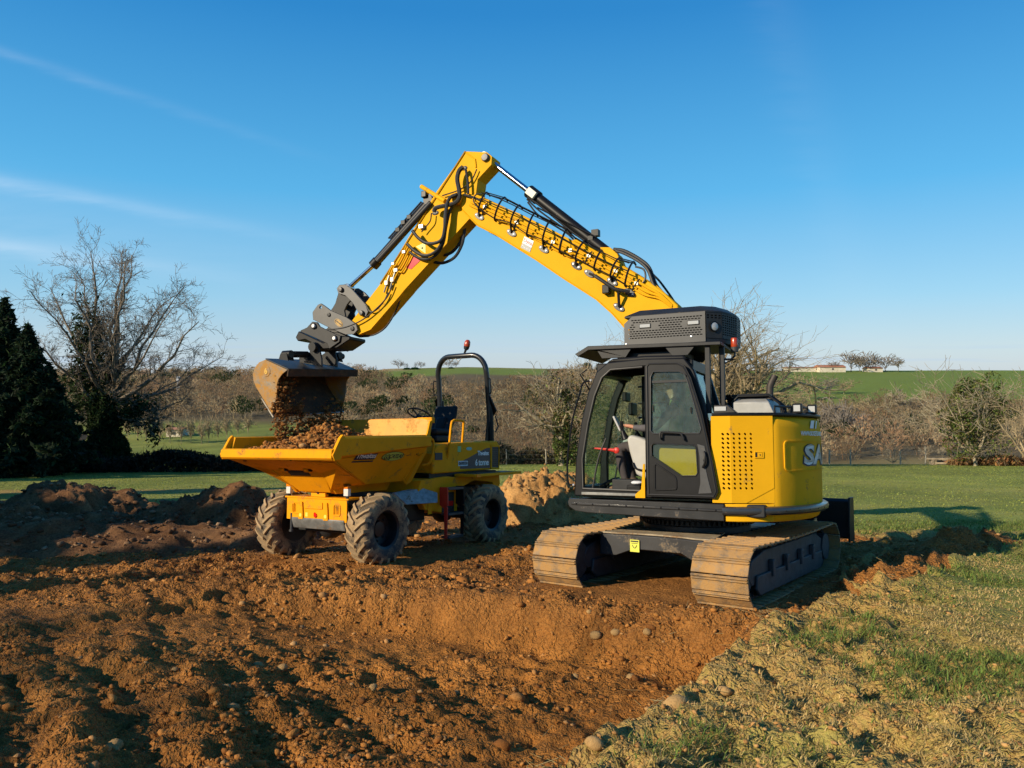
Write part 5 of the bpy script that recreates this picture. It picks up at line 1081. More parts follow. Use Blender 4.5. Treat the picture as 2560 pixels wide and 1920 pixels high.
# ---- operator, seated
def person():
    J = {}; E_ = []
    def j(n, p, r, par=None): J[n] = (len(J), p, r); (E_.append((J[par][0], J[n][0])) if par else None)
    j('pelvis', (.10, .67, 1.62), (.15, .13)); j('waist', (.05, .67, 1.78), (.14, .11), 'pelvis'); j('chest', (.03, .67, 1.98), (.17, .125), 'waist'); j('upper', (.05, .67, 2.13), (.15, .10), 'chest'); j('neck', (.085, .67, 2.235), (.055, .055), 'upper'); j('chin', (.115, .67, 2.29), (.062, .07), 'neck'); j('head', (.12, .67, 2.39), (.082, .10), 'chin'); j('crown', (.10, .67, 2.465), (.06, .075), 'head')
    for s, n in ((1, 'l'), (-1, 'r')):
        y = .67
        j(n + 'sh', (.05, y + s * .185, 2.11), (.062, .062), 'upper'); j(n + 'el', (.27, y + s * .25, 1.87), (.050, .050), n + 'sh'); j(n + 'fo', (.42, y + s * .255, 1.87), (.046, .046), n + 'el'); j(n + 'wr', (.545, y + s * .25, 1.885), (.033, .030), n + 'fo')
        j(n + 'hip', (.16, y + s * .10, 1.60), (.095, .095), 'pelvis'); j(n + 'th', (.42, y + s * .14, 1.65), (.088, .088), n + 'hip'); j(n + 'kn', (.72 + (.02 if s > 0 else .05), y + s * .16, 1.645), (.070, .070), n + 'th'); j(n + 'ca', (.72, y + s * .16, 1.42), (.060, .060), n + 'kn'); j(n + 'an', (.66, y + s * .15, 1.20), (.045, .045), n + 'ca')
    me = bpy.data.meshes.new('body'); me.from_pydata([v[1] for v in J.values()], E_, []); o = bpy.data.objects.new('person', me); COL.objects.link(o)
    o.modifiers.new('skin', 'SKIN').use_smooth_shade = True; sk = me.skin_vertices[0].data
    for k, (i, p, r) in J.items(): sk[i].radius = r
    sk[0].use_root = True; sb = o.modifiers.new('sub', 'SUBSURF'); sb.levels = sb.render_levels = 2
    dg = bpy.context.evaluated_depsgraph_get(); m2 = bpy.data.meshes.new_from_object(o.evaluated_get(dg)); o.modifiers.clear(); o.data = m2; m2.name = 'person'
    for m in (M['cloth'], M['trousers'], M['skin'], M['vest']): m2.materials.append(m)
    for p in m2.polygons:
        c = p.center; p.use_smooth = True
        if c.z > 2.235: p.material_index = 2
        elif c.z < 1.74 and not (c.x > .2 and abs(c.y - .67) > .2 and c.z > 1.79): p.material_index = 1
        elif abs(c.y - .67) < .17 and c.x < .2 and 1.78 < c.z < 2.2: p.material_index = 3
    o.matrix_world = EXM; tag(o, 'person in grey sweater and dark trousers sitting at the excavator controls', 'person')
    for s in (1, -1):   # boots, hands
        y = .67 + s * .15; b = MB(); b.loft([[(x, y + w * math.cos(t), z + h * math.sin(t)) for t in [2 * math.pi * k / 12 for k in range(12)]] for x, w, z, h in ((.60, .02, 1.15, .03), (.605, .042, 1.16, .05), (.66, .046, 1.17, .062), (.74, .050, 1.15, .045), (.82, .052, 1.138, .034), (.87, .040, 1.133, .026), (.89, .015, 1.13, .012))]); b.cyl((.66, y, 1.17), (.665, y, 1.26), .055, .056, 12); b.build('boot', M['shoe'], o)
        wy = .67 + s * .25; h = MB(); h.loft([[(x, wy + w * math.cos(t) * 1.0, z + q * math.sin(t)) for t in [2 * math.pi * k / 10 for k in range(10)]] for x, w, z, q in ((.53, .026, 1.885, .026), (.56, .034, 1.892, .026), (.60, .042, 1.90, .024), (.635, .040, 1.905, .022), (.65, .03, 1.905, .016))])
        for f in range(4):
            yy = wy - .033 + f * .022; ln = (.9, 1.0, .95, .78)[f]
            h.tube([(.635, yy, 1.908), (.635 + .035 * ln, yy, 1.918), (.635 + .058 * ln, yy, 1.897), (.635 + .05 * ln, yy, 1.872)], [.0105, .010, .009, .0075], 7)
        h.tube([(.575, wy - s * .035, 1.89), (.60, wy - s * .058, 1.885), (.632, wy - s * .056, 1.88)], [.013, .011, .009], 7); h.build('hand', M['skin'], o)
    f = MB(); f.ball((.20, .67, 2.365), .016, 8, 6, (1.2, .8, 1.5)); f.tube([(.195, .645, 2.318), (.203, .67, 2.316), (.195, .695, 2.318)], .006, 5); f.ball((.115, .755, 2.375), .022, 8, 6, (.7, .35, 1.2)); f.ball((.115, .585, 2.375), .022, 8, 6, (.7, .35, 1.2)); f.build('face_features', M['skin'], o)
    f = MB(); [f.ball((.186, .67 + s * .032, 2.392), .010, 8, 5) for s in (-1, 1)]; f.build('eyes', M['ink'], o)
    f = MB(); f.lathe([(.098, .0), (.108, .03), (.10, .075), (.07, .115), (.02, .13)], (.105, .67, 2.385), (-.12, 0, 1), 16); f.build('hair', M['hair'], o)
person()
# ================================================================ DUMPER
def z3(x, y): return 520 + x * .3617, 840 + y * .3617
def D(q, v): return local_at(DMM, q[0], q[1], v)
def ray_plane(Mx, px, py, p0, n):
    d = Vector(((px - 1280) / 1900, 1, -(py - 925) / 1900)); c = Vector((0, 0, CAM_H)); I = Mx.inverted(); c = I @ c; d = I.to_3x3() @ d
    return c + d * ((Vector(p0) - c).dot(n) / d.dot(n))
DP = empty('dumper', DMM); tag(DP, 'yellow site dumper with a skip of soil and a black roll bar', 'dumper')
WB, TRK, TR, TWD = 2.81 / 2, .94, .53, .40
def make_wheel(u, s, lab):
    v = s * TRK; o = Vector((u, v, TR))
    t = MB(); t.lathe([(.275, -.165), (.30, -.185), (.37, -.205), (.44, -.20), (.475, -.175), (.492, -.13), (.498, 0), (.492, .13), (.475, .175), (.44, .20), (.37, .205), (.30, .185), (.275, .165)], o, (0, 1, 0), 48, cap=False)
    w = t.build('wheel', M['tyre'], DP); tag(w, lab)
    l = MB(); N = 19
    for half in (1, -1):
        for k in range(N):
            a0 = 2 * math.pi * (k + (.5 if half < 0 else 0)) / N
            rows = []
            for (t_, da, wd, r0, h) in ((.015, 0, .055, .494, .034), (.07, .085, .052, .494, .036), (.13, .19, .052, .488, .036), (.178, .28, .058, .470, .036), (.205, .305, .060, .42, .012)):
                y = half * t_; ring = []
                for (sg, hh, ww) in ((-1, -.012, 1.15), (-1, h, .78), (1, h, .78), (1, -.012, 1.15)):
                    a = a0 + s * 0 + da + sg * wd * ww; r = r0 + hh; ring.append(o + Vector((r * math.sin(a), y, -r * math.cos(a))))
                rows.append(ring)
            l.loft(rows)
    l.build('tread', M['lug'], w, smooth=25)
    r = MB(); r.lathe([(.285, -.17), (.275, -.15), (.25, -.13), (.245, -.02), (.24, .10), (.25, .15), (.285, .172), (.292, .168), (.262, .13), (.25, .08), (.235, .0), (.13, -.02), (.11, .03), (.04, .035)] if s > 0 else [(.285, .17), (.275, .15), (.25, .13), (.245, .02), (.24, -.10), (.25, -.15), (.285, -.172), (.292, -.168), (.262, -.13), (.25, -.08), (.235, -.0), (.13, .02), (.11, -.03), (.04, -.035)], o, (0, 1, 0), 36)
    for k in range(8):
        a = 2 * math.pi * k / 8; r.ball(o + Vector((.17 * math.cos(a), s * .0, .17 * math.sin(a))), .018, 6, 4)
    r.build('rim', mat('black_rim', (.012, .012, .014), .4, var=.3, dirt=.08, dcol=(.06, .045, .03)), w)
make_wheel(WB, 1, 'muddy front tyre nearest the camera'); make_wheel(WB, -1, 'muddy front tyre further from the camera'); make_wheel(-WB, 1, 'rear tyre beside the mudguard'); make_wheel(-WB, -1, 'hidden rear tyre')
# chassis
q = MB(); q.bb(-2.15, -.35, -.42, .42, .62, 1.0); q.bb(-.35, 1.60, -.34, .34, .66, .92); q.build('chassis_frame', M['satin'], DP, bevel=.02)
for u in (WB, -WB): q = MB(); q.cyl((u, -.78, TR), (u, .78, TR), .085, n=12); q.ball((u, 0, TR), .20, 14, 8); q.bb(u - .10, u + .10, -.6, .6, .44, .62); q.build('axle', M['satin'], DP, bevel=.01)
q = MB(); q.prism([(1.62, .50), (1.70, .50), (1.74, .62), (1.74, .66), (1.60, .66)], -.50, .58); q.build('axle_guard', mat('scraped_steel', (.16, .16, .155), .5, .4, var=.4, vscale=7, dirt=.3), DP, bevel=.01)
q = MB(); q.cyl((1.72, -.52, .72), (1.72, -.52, .44), .02, n=8); q.cyl((1.72, -.52, .47), (1.72, -.52, .44), .035, n=8); q.build('tow_pin', M['grey'], DP)
fb = MB()
lv = [(-.50 + i * .022, .80) for i in range(4)]; rv = [(.36 + i * .026, .80) for i in range(5)]
holes = [slot(a, b, .012, .11) if False else [(a - .006, b - .06), (a + .006, b - .06), (a + .006, b + .06), (a - .006, b + .06)] for a, b in lv + rv]
holed(fb, [(-.62, .63), (.62, .63), (.62, .95), (-.62, .95)], holes, 1.70, 1.725, 'yz'); fbo = fb.build('front_plate', M['yellowd'], DP, smooth=0, bevel=0)
q = MB(); q.bb(1.55, 1.702, -.61, .61, .64, .945); q.build('front_box', M['satin'], DP)
q = MB(); q.bb(1.30, 1.735, -.66, .66, .95, .975); q.build('front_shelf', M['yellowd'], DP, bevel=.006)
for a, b in ((-.41, .80), (.43, .80)):
    q = MB(); q.ringprism(rrect(a - .07, a + .07, b - .085, b + .085, .03), rrect(a - .06, a + .06, b - .075, b + .075, .025), 1.725, 1.735, 'yz'); q.build('lamp_grille', M['yellowd'], fbo)
    q = MB(); q.bb(1.696, 1.70, a - .06, a + .06, b - .07, b + .07); q.build('lamp_glass', M['lamp'], fbo)
for a in (-.30, .22):
    q = MB(); q.prism([(a - .05, .64), (a + .05, .64), (a + .04, .78), (a + .025, .90), (a - .025, .90), (a - .04, .78)], 1.725, 1.75, 'yz'); q.build('tie_down_lug', M['yellowd'], fbo, bevel=.006)
    q = MB(); q.cyl((1.749, a, .70), (1.754, a, .70), .028, n=14); q.build('lug_decal', M['decal_y'], fbo)
q = MB(); q.prism([(-.03, .69), (.0, .67), (.03, .70), (.02, .73), (-.02, .75), (-.035, .73)], 1.725, 1.74, 'yz'); q.build('red_badge', M['redlens'], fbo)
q = MB(); q.bb(1.725, 1.728, -.22, -.17, .68, .74); q.build('small_decal', M['decal_y'], fbo)
q = MB(); q.prism([(-.24, .80), (.14, .80), (.14, .90), (-.24, .90)], 1.725, 1.738, 'yz'); q.build('plate_rib', M['yellowd'], fbo, bevel=.005)
# indicator lamps on posts
for s, (x, y) in ((-1, (478, 1040)), (1, (983, 1075))):
    c = D(z3(x, y), s * .60); c = Vector((1.70, s * .60, 1.06))
    q = MB(); q.bb(c.x - .03, c.x + .03, c.y - .045, c.y + .045, c.z - .05, c.z + .055); lo = q.build('indicator_lamp', mat('lamp_body', (.6, .6, .58), .4), DP, bevel=.006)
    q = MB(); q.bb(c.x - .028, c.x + .034, c.y - .04, c.y + .04, c.z + .058, c.z + .105); q.build('indicator_lens', M['amber'], lo, bevel=.006)
    q = MB(); q.bb(c.x - .034, c.x + .036, c.y - .048, c.y + .048, c.z + .106, c.z + .116); q.build('lamp_cap', M['black'], lo)
    q = MB(); q.tube([(c.x, c.y, c.z - .05), (c.x, c.y + s * .02, c.z - .14), (c.x - .08, c.y + s * .01, c.z - .22)], .028, 6); q.build('lamp_bracket', M['black'], DP)
# turntable and skip supports
q = MB(); q.lathe([(.42, .975), (.42, 1.03), (.36, 1.04)], (1.0, 0, 0), (0, 0, 1), 28); q.build('skip_turntable', M['satin'], DP)
q = MB(); q.loft([[(1.60, -.42, 1.03), (1.60, .36, 1.03), (.55, .36, 1.03), (.55, -.42, 1.03)], [(1.66, -.46, 1.20), (1.66, .38, 1.20), (.45, .38, 1.20), (.45, -.46, 1.20)]]); q.build('skip_cradle', M['yellowd'], DP, bevel=.008)
q = MB(); q.prism([(-.16, .975), (.14, .975), (.14, 1.16), (.10, 1.22), (-.12, 1.22), (-.16, 1.16)], 1.61, 1.68, 'yz'); lk_ = q.build('skip_lock', M['yellowd'], DP, bevel=.008)
q = MB(); q.prism([(.0 + .085 * math.cos(2 * math.pi * k / 18) - .01, 1.15 + .028 * math.sin(2 * math.pi * k / 18)) for k in range(18)], 1.68, 1.683, 'yz'); q.build('oval_decal', mat('lime_decal', (.55, .60, .12), .45), lk_)
text_part('decal_lettering', 'LOCATLAS', .030, (1.683, -.01, 1.15), (0, 1, 0), (0, 0, 1), M['ink'], lk_, off=.002, offset=.001)
q = MB(); q.cyl((1.67, -.01, 1.04), (1.69, -.01, 1.04), .022, n=10); q.cyl((1.63, .14, 1.05), (1.63, .18, 1.05), .03, n=10); q.build('lock_pin', M['satin'], lk_)
# skip
skip_in = mat('scuffed_skip_inside', (.62, .27, .01), .55, var=.15, vscale=4, dirt=.40, dcol=(.33, .16, .045), dscale=3)
lipF, lipZ0, lipZ1 = 2.53, 1.545, 1.70
sk = MB(); T = .012
bot = [(1.48, -.76, 1.18), (1.48, .76, 1.18), (.62, .76, 1.20), (.62, -.76, 1.20)]
sk.plate([(2.48, -1.08, 1.555), (2.48, 1.08, 1.555), bot[1], bot[0]], T)              # spout floor
sk.plate(bot, T)
for s in (1, -1):
    sk.plate([(2.46, s * 1.08, 1.56), (.47, s * 1.10, 1.72), (.62, s * .76, 1.20), (1.48, s * .76, 1.18)], T)
    sk.plate([(2.46, s * 1.09, 1.545), (.45, s * 1.105, 1.715), (.44, s * 1.105, 1.90), (2.36, s * 1.09, 1.865)], .03) if False else None
sk.plate([(.47, -1.10, 1.72), (.47, 1.10, 1.72), (.62, .76, 1.20), (.62, -.76, 1.20)], T)
sko = sk.build('skip', M['yellowd'], DP, smooth=0); tag(sko, 'yellow tipping skip with flared rim')
for s in (1, -1):     # side rim: vertical band with a rolled outer edge
    q = MB(); q.loft([[(2.44, s * 1.07, 1.56), (2.44, s * 1.14, 1.60), (2.37, s * 1.14, 1.835), (2.36, s * 1.10, 1.875), (2.36, s * 1.06, 1.86)], [(.42, s * 1.08, 1.72), (.42, s * 1.15, 1.74), (.42, s * 1.15, 1.885), (.42, s * 1.11, 1.915), (.42, s * 1.07, 1.90)]]); q.build('side_rim', M['yellowd'], sko, bevel=.006)
    q = MB(); q.plate([(2.56, s * 1.13, 1.62), (2.52, s * 1.13, 1.54), (2.40, s * 1.13, 1.56), (2.34, s * 1.13, 1.87), (2.37, s * 1.13, 1.895), (2.42, s * 1.13, 1.85)], .05); q.build('corner_gusset', M['yellowd'], sko, bevel=.006)
    q = MB(); q.plate([(.66, s * .78, 1.20), (.62, s * .80, 1.14), (.20, s * .55, 1.15), (.10, s * .78, 1.62), (.40, s * 1.08, 1.88), (.50, s * 1.06, 1.70)], .02); q.build('rear_gusset', M['yellowd'], sko)
q = MB(); q.loft([[(lipF + a, v, b) for a, b in ((0, lipZ0), (.035, lipZ0 + .03), (.03, lipZ1 - .02), (-.01, lipZ1), (-.06, lipZ1), (-.06, lipZ0))] for v in (-1.13, 1.13)]); q.build('front_lip', M['yellowd'], sko, bevel=.005)
q = MB(); q.plate([(.47, -1.10, 1.70), (.47, 1.10, 1.70), (.36, 1.10, 2.13), (.36, .92, 2.17), (.36, -1.10, 2.17)], .016); q.plate([(.355, -1.12, 2.17), (.355, .93, 2.17), (.28, .93, 2.17), (.28, -1.12, 2.17)], .02); q.build('rear_wall', skip_in, sko)
for s in (1, -1):
    q = MB(); q.plate([(.37, s * 1.115, 2.15), (.47, s * 1.115, 1.74), (.62, s * 1.115, 1.80), (.50, s * 1.115, 1.93), (.44, s * 1.115, 2.12)], .03); q.build('rear_corner', M['yellowd'], sko, bevel=.004)
q = MB(); q.bb(.27, .36, .80, 1.10, 2.10, 2.19); q.build('rear_top_rail', M['yellowd'], sko, bevel=.01)
for v0, v1 in ((-.52, -.46), (.30, .36)):   # ribs under the spout
    q = MB(); q.prism([(2.05, 1.385), (1.50, 1.17), (1.62, 1.03), (1.66, 1.03)], v0, v1); q.build('spout_rib', M['yellowd'], sko, bevel=.004)
q = MB(); q.loft([[(2.06, -.66, 1.42), (2.06, .44, 1.42), (1.60, .44, 1.42), (1.60, -.66, 1.42)], [(1.72, -.36, 1.05), (1.72, .30, 1.05), (1.50, .30, 1.05), (1.50, -.36, 1.05)]]); q.build('spout_box', M['yellowd'], sko, bevel=.008)
for s, va, vb in ((-1, -.68, -1.02), (1, .46, 1.0)):
    q = MB(); q.plate([(2.08, va, 1.43), (2.30, vb, 1.52), (1.62, s * .80, 1.23), (1.72, va * .62, 1.08)], .012); q.build('spout_wing', M['yellowd'], sko)
q = MB(); q.loft([[(2.02, -.30, 1.36), (2.04, -.30, 1.40), (2.04, .12, 1.40), (2.02, .12, 1.36)], [(1.95, -.30, 1.30), (1.97, -.30, 1.35), (1.97, .12, 1.35), (1.95, .12, 1.30)]]); q.build('pivot_slot', M['ink'], sko)
for v in (-.34, .16):
    q = MB(); q.cyl((1.99, v, 1.37), (2.12, v, 1.41), .028, n=12); q.cyl((2.05, v - .06, 1.39), (2.05, v + .06, 1.39), .035, n=12); q.build('pivot_boss', M['yellowd'], sko)
    q = MB(); q.cyl((2.08, v + .062, 1.395), (2.08, v + .10, 1.395), .028, n=12); q.build('pivot_pin', M['black'], sko)
q = MB(); q.plate([(2.44, .30, 1.53), (1.50, .42, 1.15), (1.50, .74, 1.17), (2.40, 1.03, 1.51)], .006); q.build('spout_stiffener', M['yellowd'], sko)
# lettering on the skip side
sa, sb_, sc_, sdd = Vector((2.46, 1.08, 1.56)), Vector((.47, 1.10, 1.72)), Vector((.62, .76, 1.20)), Vector((1.48, .76, 1.18))
nrm = (sb_ - sdd).cross(sa - sdd).normalized()
if nrm.y < 0: nrm = -nrm
exs = (ray_plane(DMM, *z3(1350, 826), sdd, nrm) - ray_plane(DMM, *z3(1020, 836), sdd, nrm)).normalized(); eys = nrm.cross(exs)
if eys.z < 0: eys = -eys
def on_side(name, uv, m, off, par=sko, o=None):
    mb = MB(); mb.add([o + exs * a + eys * b + nrm * off for a, b in uv], [tuple(range(len(uv)))]); return mb.build(name, m, par, smooth=0)
c1 = ray_plane(DMM, *z3(1092, 825), sdd, nrm); navy = mat('navy_decal', (.012, .013, .035), .4)
on_side('maker_decal', [(-.235, -.072), (.215, -.072), (.235, .072), (-.215, .072)], navy, .010, o=c1)
on_side('decal_stripe', [(-.245, -.115), (.205, -.115), (.21, -.09), (-.24, -.09)], navy, .010, o=c1)
text_part('maker_lettering', 'Thwaites', .128, c1 + nrm * .012 - eys * .004, exs, eys, M['white'], sko, off=.002, offset=.0015, spacing=.92)
c2 = ray_plane(DMM, *z3(1277, 830), sdd, nrm)
on_side('hire_decal', [(.26 * math.cos(2 * math.pi * k / 28), .085 * math.sin(2 * math.pi * k / 28)) for k in range(28)], navy, .009, o=c2)
on_side('hire_decal', [(.25 * math.cos(2 * math.pi * k / 28), .078 * math.sin(2 * math.pi * k / 28)) for k in range(28)], mat('lime_oval', (.52, .58, .10), .4), .011, o=c2)
text_part('hire_lettering', 'LOCATLAS', .098, c2 + nrm * .012, exs, eys, navy, sko, off=.002, offset=.002, shear=.2, spacing=.88)
# rear chassis body
q = MB(); q.prism([(.25, .98), (.15, 1.18), (-.55, 1.22), (-.85, 1.19), (-.85, .62), (-.60, .58), (.05, .70)], -.70, .74); q.build('side_chassis', M['yellowd'], DP, bevel=.012)
q = MB(); q.prism([(-.85, 1.19), (-2.22, 1.24), (-2.26, 1.02), (-2.1, .85), (-2.0, 1.06), (-1.4, 1.12), (-.95, 1.0), (-.85, .75)], -.66, .72); q.build('rear_chassis', M['yellowd'], DP, bevel=.012)
hood = MB(); hp = [(-.20, 1.27), (-.20, 1.60), (-.32, 1.75), (-.80, 1.79), (-2.18, 1.83), (-2.24, 1.76), (-2.25, 1.30)]
hood.loft([[(a, -.70, b) for a, b in hp], [(a, .70, b) for a, b in hp]]); hood.build('hood', M['yellowd'], DP, bevel=.025, seg=3)
q = MB(); q.bb(-2.2, -.15, -.66, .66, 1.20, 1.28); q.build('hood_gap', M['black'], DP)
q = MB(); q.plate([(-.86, 1.10, 1.225), (-.86, .66, 1.225), (-2.46, .66, 1.235), (-2.46, 1.06, 1.235)], .05); mg = q.build('mudguard', M['yellowd'], DP, bevel=.008)
q = MB(); q.plate([(-1.0, 1.04, 1.254), (-1.0, .76, 1.254), (-2.2, .76, 1.264), (-2.2, 1.02, 1.264)], .006); q.build('grip_mat', M['rubber'], mg)
q = MB(); q.plate([(-.86, -1.10, 1.225), (-.86, -.66, 1.225), (-2.46, -.66, 1.235), (-2.46, -1.06, 1.235)], .05); q.build('mudguard', M['yellowd'], DP, bevel=.008)
q = MB(); q.prism([(-1.98, 1.33), (-2.22, 1.32), (-2.23, 1.72), (-1.98, 1.72)], .700, .706); q.build('side_grille', M['ink'], DP)
q = MB(); q.ringprism([(-1.95, 1.30), (-2.235, 1.29), (-2.24, 1.75), (-1.95, 1.75)], [(-1.985, 1.335), (-2.215, 1.325), (-2.22, 1.715), (-1.985, 1.715)], .700, .716); q.build('grille_frame', M['yellowd'], DP, bevel=.004)
q = MB()
for k in range(9): z = 1.36 + k * .04; q.bb(-2.21, -1.99, .703, .712, z, z + .012)
q.build('grille_slats', M['black'], DP)
y7 = .7005
q = MB(); q.add([(-.98, y7 + .003, 1.335), (-1.93, y7 + .003, 1.325), (-1.93, y7 + .003, 1.70), (-1.80, y7 + .003, 1.69), (-.98, y7 + .003, 1.45)], [(0, 1, 2, 3, 4)]); q.build('maker_decal', navy, DP, smooth=0)
text_part('maker_lettering', 'Thwaites', .115, (-1.70, y7 + .003, 1.60), (-1, 0, 0), (0, 0, 1), M['white'], DP, off=.003, offset=.003, spacing=.86)
text_part('capacity_lettering', '6 tonne', .155, (-1.66, y7 + .003, 1.43), (-1, 0, 0), (0, 0, 1), mat('orange_letter', (.55, .30, .16), .5), DP, off=.003, offset=.010, spacing=.9)
text_part('capacity_lettering', '6 tonne', .155, (-1.66, y7 + .003, 1.43), (-1, 0, 0), (0, 0, 1), M['white'], DP, off=.005, offset=.002, spacing=.9)
q = MB(); q.add([(-.92, y7 + .004, 1.385), (-1.21, y7 + .004, 1.382), (-1.21, y7 + .004, 1.47), (-.92, y7 + .004, 1.473)], [(0, 1, 2, 3)]); q.build('fleet_number_plate', mat('pale_plate', (.55, .62, .66), .4), DP, smooth=0)
text_part('fleet_number', '0600030', .075, (-1.065, y7 + .004, 1.428), (-1, 0, 0), (0, 0, 1), M['ink'], DP, off=.003, offset=.003)
q = MB(); q.add([(-.90, y7 + .003, 1.63), (-1.0, y7 + .003, 1.63), (-1.0, y7 + .003, 1.73), (-.90, y7 + .003, 1.73)], [(0, 1, 2, 3)]); q.build('green_decal', mat('green_decal', (.15, .42, .15), .4), DP, smooth=0)
q = MB(); q.add([(-1.25 + .09 * math.cos(2 * math.pi * k / 16), y7 + .003, 1.685 + .03 * math.sin(2 * math.pi * k / 16)) for k in range(16)], [tuple(range(16))]); q.build('oval_decal', mat('teal_decal', (.12, .40, .36), .4), DP, smooth=0)
q = MB(); q.cyl((-.62, .745, 1.20), (-.62, .75, 1.20), .001, n=4)
# articulation: dark mid section and galvanised guard
q = MB(); q.bb(-.1, .62, -.5, .62, .52, .98); q.build('articulation_guard', M['black'], DP, bevel=.02)
q = MB(); q.loft([[(.66, .60, 1.0), (.10, .74, 1.05), (-.02, .94, .98), (.0, .96, .82), (.58, .80, .82)], [(.66, .56, 1.0), (.10, .56, 1.05), (-.02, .56, .98), (.0, .56, .82), (.58, .56, .82)]]); q.build('galvanised_guard', mat('galvanised', (.33, .34, .31), .45, .4, var=.3, vscale=14, dirt=.25), DP, bevel=.008)
# access step with red side plates
sto = MB().bb(-.74, -.40, .742, .75, .62, .95).build('access_step', M['satin'], DP, bevel=.003)
for z in (1.02, .60, .22): MB().bb(-.78, -.36, .76, .92, z - .02, z + .02).build('step_tread', M['grey'], sto, bevel=.005)
for u in (-.80, -.34):
    q = MB(); q.plate([(u, .75, 1.05), (u, .91, 1.05), (u, .92, .75), (u, .84, .70), (u, .75, .75)], .02); q.build('step_side', M['red'] if u > -.5 else M['black'], sto)
    q = MB(); q.plate([(u, .84, .72), (u, .91, .72), (u, .90, .20), (u, .85, .20)], .02); q.build('step_stile', M['red'] if u > -.5 else M['black'], sto)
q = MB(); q.bb(-.70, -.46, .752, .758, .72, .80); q.build('red_decal', M['redlens'], sto)
q = MB(); q.bb(-.12, -.02, .742, .75, .62, .90); q.bb(-.32, -.12, .742, .75, .80, .86); q.build('side_bracket', M['yellowd'], DP)  # flat bars in the plain body yellow
q = MB(); q.bb(-1.02, -.90, 1.09, 1.115, 1.20, 1.25); q.build('mudguard_reflector', M['amber'], mg)
# driving position
q = MB(); q.bb(-1.32, -.86, -.26, .26, 1.80, 1.93); q.build('seat_base', M['black'], DP, bevel=.03)
q = MB(); q.bb(-1.38, -.84, -.27, .27, 1.93, 2.05); st_ = q.build('seat', M['seatm'], DP, bevel=.05, seg=4)
q = MB(); bp2 = [(-1.26, 2.03), (-1.36, 2.02), (-1.52, 2.28), (-1.55, 2.46), (-1.50, 2.48), (-1.44, 2.30)]
q.loft([[(a, v * w, b) for a, b in bp2] for v, w in ((-.24, 1), (-.26, .99), (-.25, .0), (.25, 0), (.26, .99), (.24, 1))]) if False else q.prism(bp2, -.25, .25); q.build('backrest', M['seatm'], DP, bevel=.06, seg=4)
q = MB(); q.prism([(-1.24, 2.03), (-1.34, 2.03), (-1.44, 2.26), (-1.35, 2.27)], -.11, .11); q.build('lumbar_pad', M['seatm'], DP, bevel=.04, seg=3)
q = MB(); q.tube([(-.52, 0, 1.78), (-.66, 0, 2.18)], [.05, .03], 10); q.build('steering_column', M['black'], DP)
sw = MB(); c = Vector((-.70, 0, 2.30)); n_ = Vector((-.45, 0, .9)).normalized(); a_ = Vector((0, 1, 0)); b_ = n_.cross(a_)
pts = [c + a_ * .21 * math.cos(2 * math.pi * k / 28) + b_ * .21 * math.sin(2 * math.pi * k / 28) for k in range(29)]; sw.tube(pts, .014, 7, cap=False)
for k in range(3): t = 2 * math.pi * k / 3 + .5; sw.tube([c - n_ * .05, c + a_ * .205 * math.cos(t) + b_ * .205 * math.sin(t)], .011, 6)
sw.cyl(c - n_ * .09, c - n_ * .02, .045, .04, 12); sw.build('steering_wheel', M['rubber'], DP)
for i, (s, u) in enumerate(((1, -.55),)):
    q = MB(); q.tube(spline([(-.62, .68, 1.50), (-.60, .74, 1.72), (-.66, .74, 2.10), (-.72, .74, 2.17), (-.80, .74, 2.18), (-1.02, .72, 2.17), (-1.08, .70, 2.12), (-1.10, .66, 1.80)], 4), .022, 8); q.build('grab_rail', M['yellowd'], DP)
q = MB(); q.tube(spline([(.10, .72, 1.42), (.02, .82, 1.48), (-.06, .82, 1.78), (.0, .80, 1.86), (.10, .74, 1.88)], 4), .02, 8); q.build('side_handle', M['yellowd'], DP)
q = MB(); q.bb(-.45, -.25, .702, .712, 1.50, 1.62); q.build('vent_panel', M['ink'], DP)
# roll bar
U0 = -2.06; ro = MB(); P = [(U0 - .08, .58, 1.83), (U0 - .03, .575, 2.4), (U0 + .04, .57, 3.05)]
for k in range(9): a = math.pi / 2 * k / 8; P.append((U0 + .06 + .06 * k / 8, .57 - .30 + .30 * math.cos(a), 3.12 + .34 * math.sin(a)))
Q = [(x, -y, z) for x, y, z in P[::-1]]; ro.tube(P + Q, .052, 14); rb = ro.build('roll_bar', mat('roll_bar_black', (.016, .018, .022), .3, var=.2, coat=.3), DP)
for s in (1, -1):
    q = MB(); q.cyl((U0 - .085, s * .582, 1.80), (U0 - .04, s * .576, 2.62), .064, n=14); q.build('roll_bar_socket', M['black'], rb)
    q = MB(); q.tube(spline([(U0 + .03, s * .62, 2.72), (U0 + .05, s * .67, 2.74), (U0 + .08, s * .67, 2.98), (U0 + .05, s * .62, 3.0)], 4), .012, 6); q.build('rail_handle', M['black'], rb)
    q = MB(); q.plate([(U0 + .02, s * .60, 2.70), (U0 + .03, s * .66, 2.62), (U0 - .10, s * .70, 2.40), (U0 - .12, s * .62, 2.30)], .03); q.build('hinge_plate', M['black'], rb)
    q = MB(); q.tube([(U0 - .12, s * .66, 2.3), (U0 - .16, s * .70, 2.1), (U0 - .12, s * .66, 2.0)], .014, 6); q.build('locking_pin', M['satin'], rb)
    q = MB(); q.plate([(U0 + .02, s * .58, 1.83), (U0 + .10, s * .58, 1.83), (U0 + .04, s * .58, 2.25), (U0 + .0, s * .58, 2.25)], .02); q.build('roll_bar_foot', M['black'], rb)
